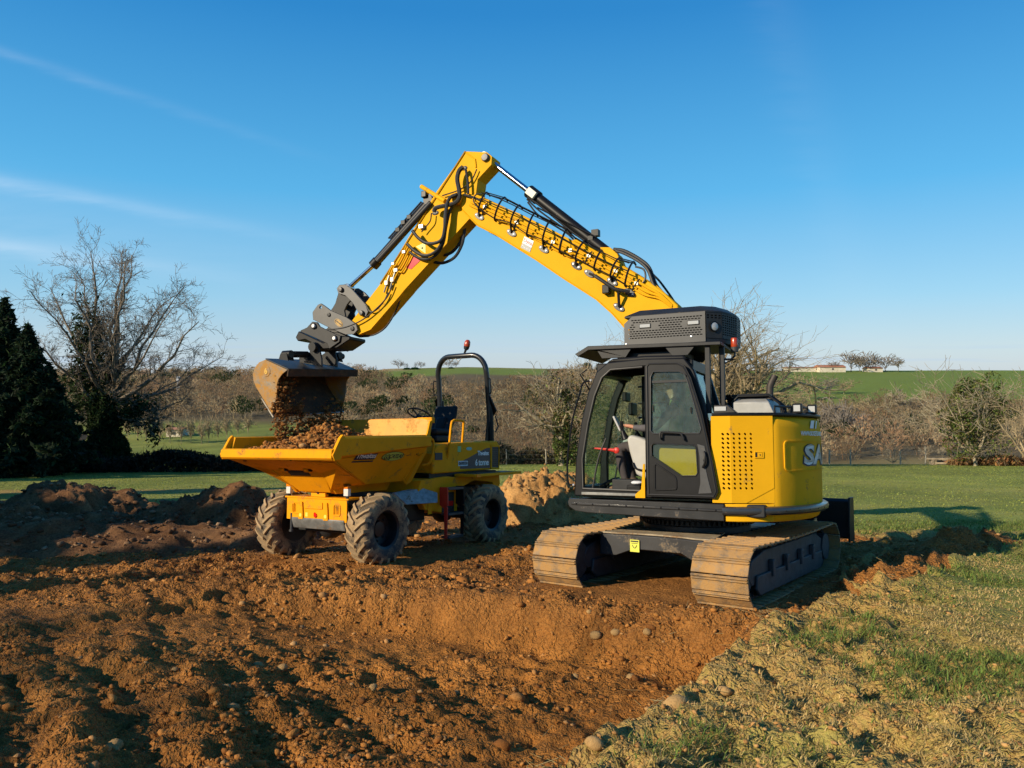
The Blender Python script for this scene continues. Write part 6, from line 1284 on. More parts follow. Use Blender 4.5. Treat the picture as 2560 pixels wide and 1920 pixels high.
q = MB(); q.tube(spline([(U0 + .14, .05, 3.42), (U0 + .14, -.02, 3.36), (U0 + .14, -.1, 3.42)], 4), .008, 5); q.tube(spline([(U0 + .14, -.12, 3.42), (U0 + .14, -.2, 3.37), (U0 + .14, -.28, 3.42)], 4), .008, 5); q.build('loop_wire', M['zinc'], rb)
cc = D(z3(1795, 60), .12); q = MB(); q.tube([(U0 + .12, .10, 3.50), (U0 + .12, .14, 3.58)], [.018, .026], 8); q.lathe([(.03, 0), (.05, .02), (.058, .07)], (U0 + .12, .14, 3.57), (0, .25, 1), 16); q.build('beacon_base', M['satin'], DP)
q = MB(); q.lathe([(.058, .07), (.06, .10), (.055, .16), (.035, .19), (.01, .2)], (U0 + .12, .14, 3.57), (0, .25, 1), 16); q.build('beacon_lens', M['orangelens'], DP)
# ================================================================ SOIL IN THE SKIP AND FALLING
def soil_load():
    n = 90; a = np.linspace(0, 1, n); gu, gv = np.meshgrid(a, a, indexing='ij')
    u = .50 + gu * 1.96; v = (-1.05 + gv * 2.10) * (1 - .0 * gu)
    z = 1.70 - .05 * gu + .36 * np.exp(-(((u - 1.35) / .62) ** 2 + ((v + .12) / .55) ** 2)) + .12 * np.exp(-(((u - .9) / .4) ** 2 + ((v + .7) / .5) ** 2)) + .02
    z = z + fbm(u * 3, v * 3, 4, 101) * .09 + (.2 - np.abs(fbm(u * 8, v * 8, 3, 103))) * .08
    edge = np.minimum(np.minimum(gu, 1 - gu), np.minimum(gv, 1 - gv)); z = z - .10 * sstep(.10, 0, edge)
    i = (np.arange(n - 1)[:, None] * n + np.arange(n - 1)).ravel(); F = np.c_[i, i + n, i + n + 1, i + 1]
    o = np_mesh('soil_load', np.c_[u.ravel(), v.ravel(), z.ravel()], F, MH_LOAD, smooth=True); o.matrix_world = DMM; tag(o, 'heap of freshly dug brown soil filling the dumper skip', 'soil load')
    rng = np.random.default_rng(3); k = rng.integers(0, n * n, 6000); w = edge.ravel()[k] > .02; k = k[w]
    V, F = scatter(np.c_[u.ravel()[k], v.ravel()[k], z.ravel()[k]] + rng.normal(0, .012, (len(k), 3)), .008 + .045 * rng.random(len(k)) ** 3.2, rng, sink=.15); c = np_mesh('clods', V, F, MCLOD, o, smooth=True); tag(c, kind='stuff')
soil_load()
MFALL = clod_material('falling_clod', [(0, (.12, .05, .015)), (.6, (.22, .095, .026)), (1, (.32, .15, .045))])
def falling():
    rng = np.random.default_rng(8); P = []; SZ = []
    I = EXM.inverted()
    def put(p, s): P.append(p); SZ.append(s)
    # soil still clinging in the bucket mouth and sliding out of it
    for i in range(5500):
        t = rng.random() ** 1.0; v = -.92 + 1.66 * t
        dens = .80 if t > .74 else (.55 + .3 * math.sin(t * 9) if t > .2 else .65)
        if rng.random() > dens: continue
        h = rng.random(); u = 6.40 + rng.normal(0, .05) - .05 * h; z = 2.80 - 1.35 * h ** .8 - (0 if t > .72 else rng.random() * .25 + .22)
        if z < 1.15: continue
        if t < .72 and z > 2.55 - .2 * rng.random(): continue
        put((u - .02, v + rng.normal(0, .04), z), .006 + .045 * rng.random() ** 5)
    for (cv, cz, r, n) in ((.62, 2.55, .16, 160), (.66, 2.25, .16, 200), (.62, 1.95, .17, 220), (.25, 2.3, .10, 70), (.22, 2.18, .12, 80), (.20, 2.02, .10, 60), (.36, 1.80, .14, 120), (-.05, 1.75, .14, 90), (-.5, 1.72, .2, 130), (-.78, 1.85, .12, 60), (.52, 1.68, .2, 240), (-.85, 2.3, .07, 22), (-.3, 2.0, .22, 300), (-.6, 2.05, .22, 300), (-.85, 1.95, .16, 220), (-.05, 1.95, .2, 240), (.12, 1.8, .2, 220), (-.45, 1.75, .25, 260)):
        for _ in range(n):
            d = rng.normal(0, 1, 3) * r * .5; put((6.33 + d[0] * .7, cv + d[1], cz + d[2]), .008 + .05 * rng.random() ** 4)
    V, F = scatter(np.array(P), np.array(SZ) * .85, rng, sink=0)
    o = np_mesh('falling_soil', V, F, MFALL, smooth=False); o.matrix_world = EXM; tag(o, 'curtain of brown soil clods falling from the bucket into the skip', 'falling soil', kind='stuff')
falling()
# ================================================================ VEGETATION
def attr_mat(name, attr='col', rough=.9, trans=0.0, scale=20, dark=.5):
    m = bpy.data.materials.new(name); m.use_nodes = True; t = NT(m.node_tree); t.n.clear()
    c = t.node('ShaderNodeAttribute', attribute_name=attr).outputs['Color']
    b = t.node('ShaderNodeBsdfPrincipled', {'Base Color': c, 'Roughness': rough, 'Specular IOR Level': .2}); o = b.outputs[0]
    if trans:
        tl = t.node('ShaderNodeBsdfTranslucent', {'Color': c}); o = t.node('ShaderNodeMixShader', {0: trans, 1: b.outputs[0], 2: tl.outputs[0]}).outputs[0]
    t.node('ShaderNodeOutputMaterial', {0: o}); return m
def bark_mat(name, a, b2, sc=6):
    m = bpy.data.materials.new(name); m.use_nodes = True; t = NT(m.node_tree); t.n.clear()
    tc = t.node('ShaderNodeTexCoord').outputs['Object']; n = t.noise(tc, sc, 3, .6)
    b = t.node('ShaderNodeBsdfPrincipled', {'Base Color': t.mix(t.remap(n, .35, .65), a, b2), 'Roughness': .9, 'Specular IOR Level': .15}); t.node('ShaderNodeOutputMaterial', {0: b.outputs[0]}); return m
MLEAF = attr_mat('leaf', trans=.25); MTWIG = attr_mat('twig_mass', trans=.5); MBLADE = attr_mat('grass_blade', trans=.45, rough=.8)
BARK_OAK = bark_mat('oak_bark', (.13, .105, .08), (.25, .205, .155)); BARK_PALE = bark_mat('pale_bark', (.22, .18, .12), (.40, .34, .23), 2); BARK_GREY = bark_mat('grey_bark', (.16, .135, .11), (.30, .26, .21), 1.5); BARK_TAN = bark_mat('tan_bark', (.24, .185, .11), (.42, .33, .20), 1); BARK_DARK = bark_mat('dark_bark', (.04, .033, .026), (.08, .065, .05))
def tubes(seg, sides):
    """segments (n,8): p0, p1, r0, r1 -> vertices, quads"""
    s = np.asarray(seg, float); a, b = s[:, :3], s[:, 3:6]; d = b - a; d /= np.maximum(np.linalg.norm(d, axis=1, keepdims=True), 1e-6)
    ref = np.where(np.abs(d[:, 2:3]) < .9, np.array([[0, 0, 1.]]), np.array([[1., 0, 0]])); x = np.cross(d, ref); x /= np.linalg.norm(x, axis=1, keepdims=True); y = np.cross(d, x)
    an = 2 * np.pi * np.arange(sides) / sides; ring = x[:, None] * np.cos(an)[None, :, None] + y[:, None] * np.sin(an)[None, :, None]
    V = np.concatenate([a[:, None] + ring * s[:, 6][:, None, None], b[:, None] + ring * s[:, 7][:, None, None]], 1).reshape(-1, 3)
    k = np.arange(sides); q = np.stack([k, (k + 1) % sides, (k + 1) % sides + sides, k + sides], 1); F = (q[None] + (np.arange(len(s)) * 2 * sides)[:, None, None]).reshape(-1, 4)
    return V, F
class Grow:
    def __init__(s, seed): s.r = random.Random(seed); s.seg = []; s.tips = []
    def limb(s, p, d, L, r, lvl, maxl, up=.12, wob=.28, kids=(3, 5), shrink=.62, ang=(28, 62)):
        n = 4 if lvl < 2 else 3; p = Vector(p); d = Vector(d).normalized(); pts = [(p.copy(), d.copy(), r)]
        for i in range(n):
            d = (d + Vector((s.r.gauss(0, wob), s.r.gauss(0, wob), s.r.gauss(0, wob) + up)) * .55).normalized(); q = p + d * L / n; r2 = r * (1 - .5 * (i + 1) / n) if lvl < maxl else r * (1 - .8 * (i + 1) / n)
            s.seg.append((*p, *q, pts[-1][2], r2, lvl)); p = q; pts.append((p.copy(), d.copy(), r2))
        s.tips.append(p.copy())
        if lvl >= maxl: return pts
        for k in range(s.r.randint(*kids)):
            f = s.r.uniform(.25, 1) if lvl else s.r.uniform(.4, 1); i = min(n - 1, int(f * n)); a, da, ra = pts[i]; b, db, rb = pts[i + 1]; t = f * n - i; o = a.lerp(b, t)
            ax = db.orthogonal(); ax.rotate(Matrix.Rotation(s.r.uniform(0, 2 * math.pi), 3, db)); nd = db.copy(); nd.rotate(Matrix.Rotation(R(s.r.uniform(*ang)), 3, ax))
            s.limb(o, nd, L * shrink * s.r.uniform(.75, 1.2), max(.004, rb * s.r.uniform(.5, .75)), lvl + 1, maxl, up, wob, kids, shrink, ang)
        return pts
    def meshes(s, thr):
        A = np.array([q for q in s.seg]); big = A[A[:, 6] > thr]; small = A[A[:, 6] <= thr]; return big, small
def tree_parts(name, g, loc, thr, mb, ms, label, cat='tree', group=None, rmin=.006):
    root = empty(name, Matrix.Translation(loc)); tag(root, label, cat, group); big, small = g.meshes(thr)
    V, F = tubes(big, 6); np_mesh('trunk', V, F, mb, root, smooth=True)
    if len(small): small[:, 6:8] = np.maximum(small[:, 6:8], rmin * np.array([1, .55])); V, F = tubes(small, 3); np_mesh('crown', V, F, ms, root, smooth=True)
    return root
def leaf_cloud(P, size, rng, col, var=.35, elong=1.6, droop=0.0):
    """one small bent leaf (two triangles) at each point"""
    n = len(P); d = rng.normal(0, 1, (n, 3)); d[:, 2] -= droop; d /= np.linalg.norm(d, axis=1, keepdims=True); e = np.cross(d, rng.normal(0, 1, (n, 3))); e /= np.linalg.norm(e, axis=1, keepdims=True)
    s = (size * rng.uniform(.6, 1.3, n))[:, None]; V = np.stack([P - d * s * elong, P + e * s * .6, P + d * s * elong, P - e * s * .6], 1).reshape(-1, 3)
    F = np.arange(4 * n).reshape(-1, 4); c = np.asarray(col)[None] * (1 + var * rng.normal(0, 1, (n, 1))) * (1 + .12 * rng.normal(0, 1, (n, 3))); c = np.clip(c, .004, 1)
    return V, F, np.repeat(c, 4, 0)
def px_ground(px, py, y0=20, y1=900):
    """where the line of sight through a photo point meets the terrain"""
    Y = np.concatenate([np.linspace(y0, 120, 500), np.linspace(120, y1, 1500)]); X = (px - 1280) / 1900 * Y; z = CAM_H - (py - 925) / 1900 * Y; h = ground_z(X, Y) - z; k = np.where(h > 0)[0]; i = k[0] if len(k) else len(Y) - 1
    return X[i], Y[i], float(ground_z(X[i:i + 1], Y[i:i + 1])[0])
def at(px, Y): X = (px - 1280) / 1900 * Y; return Vector((X, Y, gz(X, Y)))
def zt(py, Y): return CAM_H - (py - 925) / 1900 * Y
# ---- big bare oak on the left, ivy up its trunk
def big_oak():
    Y = 46; b = at(262, Y); g = Grow(4); H = lambda px, py, dy=0: Vector(((px - 1280) / 1900 * Y - b.x, dy, zt(py, Y) - b.z))
    g.limb((0, 0, -.2), (.02, 0, 1), 3.4, .62, 5, 5)
    fork = H(262, 1010)
    T = [((240, 1000), (207, 622), 1, .26), ((262, 960), (250, 720), -2, .22), ((270, 960), (282, 650), .8, .24), ((282, 970), (352, 662), -1, .22), ((285, 1000), (420, 700), 2, .20), ((285, 1000), (515, 808), -.8, .25), ((292, 1010), (520, 880), 1.6, .19), ((290, 1020), (470, 985), .4, .17), ((245, 1000), (92, 712), .9, .22), ((240, 1010), (105, 830), -1.4, .19), ((240, 1020), (130, 960), 1.5, .15), ((290, 1040), (450, 1040), -1, .13), ((275, 960), (310, 790), 3, .16), ((255, 980), (170, 740), -2.6, .17), ((290, 1010), (430, 900), 3.0, .14), ((280, 980), (385, 800), -3.0, .15), ((275, 950), (322, 638), .5, .2), ((280, 960), (395, 725), 1.5, .18), ((250, 960), (172, 672), 1, .18), ((285, 990), (468, 765), -1.5, .17)]
    for (s, e, dy, r) in T:
        r *= .64
        p = H(*s); q = H(*e, dy * 1.3); d = q - p; L = d.length; n = 7; pts = [p]
        for i in range(1, n + 1):
            t = i / n; sag = Vector((0, 0, -.10 * L * math.sin(math.pi * t) if abs(d.x) > .8 * abs(d.z) else 0)); bow = Vector((-.06 * d.x * math.sin(math.pi * t), 0, 0)) if abs(d.x) < abs(d.z) else Vector()
            pts.append(p + d * t + sag + bow + Vector((g.r.gauss(0, .10), g.r.gauss(0, .18), g.r.gauss(0, .08))))
        for i in range(n):
            r0 = r * (1 - .82 * i / n); r1 = r * (1 - .82 * (i + 1) / n); g.seg.append((*pts[i], *pts[i + 1], r0, r1, 0)); dd = (pts[i + 1] - pts[i]).normalized()
            for k in range(2 if i < 2 else 4):
                ax = dd.orthogonal(); ax.rotate(Matrix.Rotation(g.r.uniform(0, 2 * math.pi), 3, dd)); nd = dd.copy(); nd.rotate(Matrix.Rotation(R(g.r.uniform(28, 65)), 3, ax))
                g.limb(pts[i].lerp(pts[i + 1], g.r.random()), nd, L * g.r.uniform(.11, .20), max(.016, r1 * .40), 2, 4, up=.10, wob=.30, kids=(4, 5), shrink=.58)
    o = tree_parts('oak_tree', g, b, .05, BARK_OAK, BARK_OAK, 'large spreading bare oak with ivy on its trunk, left side', rmin=.010)
    rng = np.random.default_rng(2); n = 15000; z = rng.random(n) ** 1.3 * 4.6; a = rng.uniform(0, 6.283, n); rad = (.65 + .55 * np.exp(-((z - .7) / 1.2) ** 2) + .35 * vnoise(a * 1.2, z * 1.1, 5)) * rng.uniform(.75, 1.12, n) * (1 - .35 * (z > 3.6))
    P = np.c_[np.cos(a) * rad, np.sin(a) * rad, z]
    for (px, py, sx, sz, k) in ((212, 850, .3, 1.1, 1300), (245, 850, .2, .9, 800), (200, 940, .5, .5, 700), (225, 1000, .7, .8, 1500), (310, 1040, 1.0, .5, 1300), (350, 1020, .6, .35, 500), (384, 1075, .12, .4, 300), (270, 900, .35, .8, 900)):
        c = H(px, py); P = np.concatenate([P, np.array(c)[None] + rng.normal(0, 1, (k, 3)) * np.array([sx, .4, sz])])
    V, F, C = leaf_cloud(P, np.full(len(P), .085), rng, (.022, .040, .012)); np_mesh('ivy', V, F, MLEAF, o, cols={'col': C}); return o
big_oak()
# ---- conifers
def conifer_mesh(h, rad, seed, n=15000):
    rng = np.random.default_rng(seed); seg = [(0, 0, -.3, 0, 0, h * .96, h * .022, .02, 0)]; P = []
    nb = 150
    for k in range(nb):
        f = (k + .5) / nb; z = h * (.06 + .92 * f ** .95); L = rad * (1 - f) ** .95 * rng.uniform(.62, 1.25) + .10; a = k * 2.4 + rng.normal(0, .3); dz = -.10 * L + .16 * L * f
        d = np.array([math.cos(a), math.sin(a), 0]); q = d * L + np.array([0, 0, z + dz]); seg.append((0, 0, z, *q, .035 * (1 - f) + .01, .006, 1)); m = max(20, int(n / nb * (L / rad) * 2.0)); t = rng.random(m) ** .6
        side = np.cross(d, [0, 0, 1]); P.append(np.array([0, 0, z])[None] + (q - np.array([0, 0, z]))[None] * t[:, None] + side[None] * (rng.normal(0, .16, m) * L * (1.15 - t))[:, None] + np.c_[np.zeros((m, 2)), rng.normal(0, .09, m) - .10 * t])
    return seg, np.concatenate(P)
CON = []
for (h, rad, sd) in ((10, 2.9, 1), (9, 2.6, 2)):
    sg, P = conifer_mesh(h, rad, sd); rng = np.random.default_rng(sd + 9); V, F, C = leaf_cloud(P, np.full(len(P), .13), rng, (.020, .036, .016), elong=1.9, droop=.4); T = tubes(np.array(sg), 5); CON.append((T, (V, F, C), h))
def conifer(k, X, Y, h, label, group='conifers on the left', sx=1.0):
    T, L, h0 = CON[k]; root = empty('conifer_tree', Matrix.Translation((X, Y, gz(X, Y)))); tag(root, label, 'conifer', group); s = h / h0
    global CON_ME
    for nm, i in (('trunk', 0), ('crown', 1)):
        key = (k, nm)
        if key not in CON_ME:
            o = np_mesh(nm, T[0], T[1], BARK_DARK) if i == 0 else np_mesh(nm, L[0], L[1], MLEAF, cols={'col': L[2]}); CON_ME[key] = o
        else: o = CON_ME[key].copy(); COL.objects.link(o)
        o.parent = root
    root.scale = (s * sx, s * sx, s); root.rotation_euler.z = X * 3.7
CON_ME = {}
b = at(14, 40); conifer(0, b.x, b.y, zt(742, 40) - b.z, 'tall dark conifer at the left edge of the photo', sx=1.05)
b = at(72, 38); conifer(1, b.x, b.y, zt(808, 38) - b.z, 'dark conifer between the tallest conifer and the bare oak', sx=1.15)
b = at(122, 41); conifer(0, b.x, b.y, zt(905, 41) - b.z, 'lowest dark conifer, nearest to the ivy clad oak', sx=1.35)
b = at(-70, 41); conifer(1, b.x, b.y, 9.2, 'conifer just beyond the left edge, behind the tallest one')
for i, (X, Y, h) in enumerate(((-21.5, 7.6, 8.0), (-22.5, 9.4, 8.8), (-24, 11.2, 9.4), (-25.5, 13.4, 10), (-23, 10.4, 8.8), (-28, 16, 11), (-29.5, 13.0, 11), (-33, 18.5, 12), (-21, 5.4, 7.2), (-26.5, 15.2, 10), (-37, 36, 10), (-39, 40, 11), (-35, 33, 9.5))):
    X, Y = X + 2.05, Y - 4.6
    conifer(i % 2, X, Y, h, 'conifer number %d of the row beyond the left edge that shades the heaps' % (i + 1), 'conifer row beyond the left edge', 1.2)
for sd_, X, Y, L0 in ((78, -12.9, -4.6, 2.6), (79, -18.2, -2.2, 3.2)):
    g = Grow(sd_); g.limb((0, 0, 0), (0, 0, 1), L0, .2, 0, 4, up=.16, kids=(5, 6), shrink=.7); tree_parts('bare_tree', g, Vector((X, Y, gz(X, Y))), .05, BARK_OAK, BARK_OAK, 'bare tree beyond the lower left edge, nearest the camera' if sd_ == 78 else 'bare tree beyond the left edge, next to the conifer row', rmin=.014)
g = Grow(77); g.limb((0, 0, 0), (0, 0, 1), 3.2, .22, 0, 4, up=.16, kids=(4, 6), shrink=.7); X, Y = -15.6, -2.8
tree_parts('bare_tree', g, Vector((X, Y, gz(X, Y))), .05, BARK_OAK, BARK_OAK, 'bare tree beyond the left edge, its shadow falling across the dug soil', rmin=.012)
# ---- bare trees behind the excavator and along the field edge
def crown_tree(seed, h, spread, trunk_h, r, nl=7, maxl=4, droop=.05, kids=(3, 5)):
    g = Grow(seed); g.limb((0, 0, -.3), (0, 0, 1), trunk_h + .3, r, 9, 9)
    for k in range(nl):
        a = 2 * math.pi * k / nl + g.r.uniform(-.3, .3); tilt = g.r.uniform(.15, 1.0) * spread; g.limb((0, 0, trunk_h * g.r.uniform(.65, 1.0)), (math.cos(a) * tilt, math.sin(a) * tilt, 1), (h - trunk_h) * g.r.uniform(.55, .80), r * g.r.uniform(.35, .6), 1, maxl, up=droop, wob=.36, kids=kids, shrink=.60, ang=(25, 65))
    return g
def place(name, g, px, Y, top, thr, mb, ms, label, group=None, rmin=.010, cat='tree', h0=None):
    b = at(px, Y); o = tree_parts(name, g, b, thr, mb, ms, label, cat, group, rmin); A = np.array(g.seg); hz = A[:, 5].max(); s = (zt(top, Y) - b.z) / hz; o.scale = (s, s, s); return o
t1 = place('bare_tree', crown_tree(24, 12, .95, 3.4, .42, 22, 4, .07, (5, 5)), 1800, 54, 722, .05, BARK_TAN, BARK_TAN, 'broad bare tree rising behind the excavator cab', rmin=.011); t1.scale = (1.15, 1.15, t1.scale[2])
t2 = place('bare_tree', crown_tree(33, 9, 1.1, 2.2, .25, 10, 4, .05, (4, 5)), 1575, 58, 800, .05, BARK_TAN, BARK_TAN, 'bare tree seen left of the roof unit, behind the cab', rmin=.011)
def leafy(o, n, size, col, seed, box, var=.4):
    rng = np.random.default_rng(seed); (x, y, z), (sx, sy, sz) = box; P = rng.normal(0, 1, (n, 3)); P /= np.maximum(1, np.linalg.norm(P, axis=1, keepdims=True) / 1.7); k = fbm(P[:, 0] * 1.6 + seed, P[:, 2] * 1.6 + P[:, 1], 3, seed) > -.12; P = P[k] * np.array([sx, sy, sz]) + np.array([x, y, z]); V, F, C = leaf_cloud(P, np.full(len(P), size), rng, col, var); np_mesh('foliage', V, F, MLEAF, o, cols={'col': C})
t3 = place('ivy_clad_tree', crown_tree(41, 8, 1.2, 2.4, .28, 9, 4, .0), 1405, 57, 868, .05, BARK_PALE, BARK_PALE, 'pale twisted tree with ivy, left of the cab front', rmin=.014)
leafy(t3, 3400, .10, (.075, .095, .025), 6, ((.3, 0, 2.4), (.55, .6, 1.7))); leafy(t3, 1600, .09, (.15, .12, .05), 16, ((0, 0, 4.5), (1.5, 1.5, 1.3)))
t4 = place('evergreen_tree', crown_tree(52, 8, 1.0, 1.2, .22, 10, 4, .05), 2440, 57, 885, .05, BARK_PALE, BARK_PALE, 'leafy olive green tree at the right beyond the fence', rmin=.02)
for i, bx in enumerate((((0, 0, 4.4), (1.15, 1.2, 1.5)), ((1.3, 0, 2.2), (1.0, 1.0, 1.0)), ((-1.6, 0, 3.6), (.9, 1, .7)), ((1.3, 0, 6.1), (.55, .6, .9)), ((-.6, 0, 6.0), (.6, .6, .7)), ((-1.2, 0, 1.8), (.7, .8, .8)), ((1.9, 0, 4.6), (.7, .7, .6)))): leafy(t4, 3600 if i == 0 else 1100, .085, (.095, .115, .028), 61 + i, bx, .5)
t5 = place('bare_tree', crown_tree(57, 7, 1.3, 1.0, .2, 9, 4), 2570, 52, 935, .05, BARK_TAN, BARK_TAN, 'bare tan tree cut by the right edge of the photo', rmin=.013)
t6 = place('bare_shrub', crown_tree(63, 3, 1.5, .4, .1, 9, 3), 2235, 66, 1095, .03, BARK_PALE, BARK_PALE, 'pale bare shrub behind the wooden fence posts at the right', cat='shrub', rmin=.012)
# ---- hedges and bracken
def hedge(name, pts, h, w, n, col, label, seed, twig=BARK_DARK, size=.09):
    rng = np.random.default_rng(seed); a = np.array(pts, float); L = np.r_[0, np.cumsum(np.hypot(*np.diff(a, axis=0).T))]; t = rng.random(n) * L[-1]; x = np.interp(t, L, a[:, 0]); y = np.interp(t, L, a[:, 1]); top = h * (.75 + .35 * vnoise(t * .9, t * 0, seed)) ; z = rng.random(n) ** .8 * top; x += rng.normal(0, w * .5, n) * .5; y += rng.normal(0, w * .5, n)
    ox, oy = a[0]; oz = gz(ox, oy); P = np.c_[x - ox, y - oy, ground_z(x, y) + z - oz]; V, F, C = leaf_cloud(P, np.full(n, size), rng, col, .4); root = empty(name, Matrix.Translation((ox, oy, oz))); np_mesh('leaves', V, F, MLEAF, root, cols={'col': C})
    m = n // 9; k = rng.integers(0, n, m); d = rng.normal(0, 1, (m, 3)); d[:, 2] = np.abs(d[:, 2]) + .5; d /= np.linalg.norm(d, axis=1, keepdims=True); Q = P[k]; l = rng.uniform(.2, .6, (m, 1)); V, F = tubes(np.c_[Q - d * l, Q + d * l, np.full(m, .014), np.full(m, .006)], 3); np_mesh('stems', V, F, twig, root); tag(root, label, 'hedge'); return root
hedge('bramble_hedge', [(-27, 44.5), (-24, 44), (-19, 45), (-14, 46), (-9, 47.5)], 1.35, 1.0, 16000, (.028, .024, .015), 'dark bramble hedge running from the oak to the dumper skip', 3)
hedge('rough_hedge', [(-2.5, 61), (0, 62.5), (3, 63.5), (7, 64.2), (12, 64.5)], 1.7, 1.1, 9000, (.13, .10, .05), 'brown hedge behind the fence posts left of the cab', 5, BARK_TAN)
hedge('dead_bracken', [(34, 58.5), (37, 57.5), (41, 57), (46, 57)], .95, .9, 9000, (.27, .145, .06), 'rusty dead bracken at the foot of the olive green tree', 7, BARK_TAN)
hedge('scrub_bush', [(-25.4, 38.8), (-24.5, 39), (-23.7, 39.3)], .9, .7, 2500, (.07, .045, .03), 'low reddish brown scrub at the foot of the oak', 9)
# ---- valley trees one can tell apart
def proto(seed, h, spread, th, r, mb, nl=8, maxl=3, rmin=.10, thr=.11, kids=(3, 5)):
    g = crown_tree(seed, h, spread, th, r, nl, maxl, .08, kids); A = np.array(g.seg); A[:, :6] *= h / A[:, 5].max(); big = A[A[:, 6] > thr]; sm = A[A[:, 6] <= thr]; sm[:, 6:8] = np.maximum(sm[:, 6:8], rmin * np.array([1, .6])); return [np_mesh('trunk', *tubes(big, 5), mb, smooth=True), np_mesh('crown', *tubes(sm, 3), mb, smooth=True)], h
PROTO = [proto(101, 10, .9, 2.2, .22, BARK_GREY), proto(102, 10, 1.2, 1.8, .22, BARK_TAN), proto(103, 10, .22, 1.5, .2, BARK_TAN, 10, 3), proto(104, 10, .8, 3.0, .2, BARK_PALE), proto(105, 10, .55, 3.4, .18, BARK_GREY)]
for p, h in PROTO:
    for o in p: o['proto'] = 1
used = set()
def valley_tree(k, px, base, top, label, group, wide=1.0, Y=None, name='bare_tree'):
    if Y is None: X, Yv, z = px_ground(px, base, 64)
    else: X = (px - 1280) / 1900 * Y; Yv = Y; z = zt(base, Y)
    h = (base - top) / 1900 * Yv; root = empty(name, Matrix.Translation((X, Yv, z))); tag(root, label, 'tree', group)
    for o in PROTO[k][0]:
        if k in used: o = o.copy(); COL.objects.link(o)
        o.parent = root
        if 'proto' in o: del o['proto']
    used.add(k); s = h / 10; root.scale = (s * wide, s * wide, s); root.rotation_euler.z = px * 1.37
GV = 'bare trees in the valley on the right'
for i, (k, px, b_, t_, w) in enumerate(((4, 2062, 1102, 1000, .9), (0, 2084, 1100, 992, .8), (4, 2104, 1103, 1003, .9), (4, 2124, 1098, 1000, .9), (0, 2140, 1100, 1020, 1), (4, 2158, 1090, 1035, 1.1))): valley_tree(k, px, b_, t_, ['slender grey tree in the clump right of the counterweight, nearest to it', 'second slender grey tree right of the counterweight', 'third slender grey tree right of the counterweight', 'fourth slender grey tree right of the counterweight', 'fifth grey tree right of the counterweight, rounder than its neighbours', 'last and shortest tree of the grey clump right of the counterweight'][i], GV, w)
for k, px, b_, t_, w, lab in ((1, 2166, 1046, 988, 1.0, 'brown tree alone above the grey clump in the right valley'), (3, 2246, 1042, 962, .9, 'tall white stemmed tree below the green field at the right'), (0, 2278, 1040, 985, 1.1, 'grey tree just right of the white stemmed tree'), (3, 2342, 1038, 985, 1.0, 'pale tree left of the olive green tree, below the field'), (1, 2300, 1040, 992, 1.2, 'tan tree between the grey tree and the pale tree below the field'), (3, 2214, 1098, 1040, 1.0, 'pale spreading tree in the valley left of the olive green tree, leftmost of its row'), (1, 2274, 1103, 1045, 1.2, 'wide brown tree in the valley, middle of its row'), (0, 2336, 1100, 1050, 1.1, 'tan bare tree in the valley, rightmost of its row'), (1, 2390, 1098, 1040, 1.2, 'bare tree half hidden by the olive green tree'), (3, 2318, 1145, 1112, 1.1, 'small pale tree behind the rightmost fence posts'), (3, 2360, 1148, 1115, 1.1, 'small pale tree above the timber pile'), (1, 2025, 1000, 930, 1.3, 'bare brown tree above the counterweight, by the exhaust'), (0, 2075, 985, 940, 1.5, 'bare tree on the slope right of the exhaust pipe'), (1, 2110, 985, 945, 1.4, 'bare tree at the lower left corner of the right green field')): valley_tree(k, px, b_, t_, lab, GV, w)
GP = 'pale poplars on the valley floor at the left'
for i, (px, b_, t_) in enumerate(((262, 1090, 1030), (318, 1098, 1030), (343, 1102, 1028), (365, 1106, 1022), (398, 1106, 1032), (424, 1108, 1036), (452, 1110, 1038), (476, 1108, 1028), (503, 1112, 1036), (521, 1106, 1026), (544, 1102, 1032), (566, 1098, 1024), (594, 1092, 1024), (619, 1088, 1018))):
    valley_tree(2, px, b_, t_, 'pale bare poplar on the valley floor, %s of the poplar row counted from the left' % ['first', 'second', 'third', 'fourth', 'fifth', 'sixth', 'seventh', 'eighth', 'ninth', 'tenth', 'eleventh', 'twelfth', 'thirteenth', 'last'][i], GP, .55, name='poplar_tree')
GS = 'trees on the skyline'
for k, px, b_, t_, w, lab in ((0, 2128, 931, 874, 1.5, 'leftmost large bare tree of the skyline clump at the right'), (4, 2150, 931, 876, 1.4, 'second bare tree of the skyline clump at the right'), (0, 2168, 931, 878, 1.2, 'third bare tree of the skyline clump at the right'), (0, 2182, 930, 884, 1.2, 'fourth bare tree of the skyline clump at the right'), (0, 2214, 928, 884, 1.7, 'dome shaped bare tree right of the skyline clump'), (3, 2246, 928, 892, 1.5, 'pale tree at the right end of the skyline trees'), (0, 2084, 928, 900, 1.6, 'small tree left of the skyline clump, above the farm roof'), (0, 996, 924, 897, 1.5, 'bare tree on the skyline left of the roll bar'), (0, 1052, 922, 902, 1.4, 'bare tree on the skyline just left of the roll bar'), (0, 1122, 920, 898, 1.6, 'rounded bare tree on the skyline seen through the roll bar'), (0, 1140, 920, 901, 1.4, 'second bare tree on the skyline seen through the roll bar')):
    valley_tree(k, px, b_, t_, lab, GS, w, Y=505)
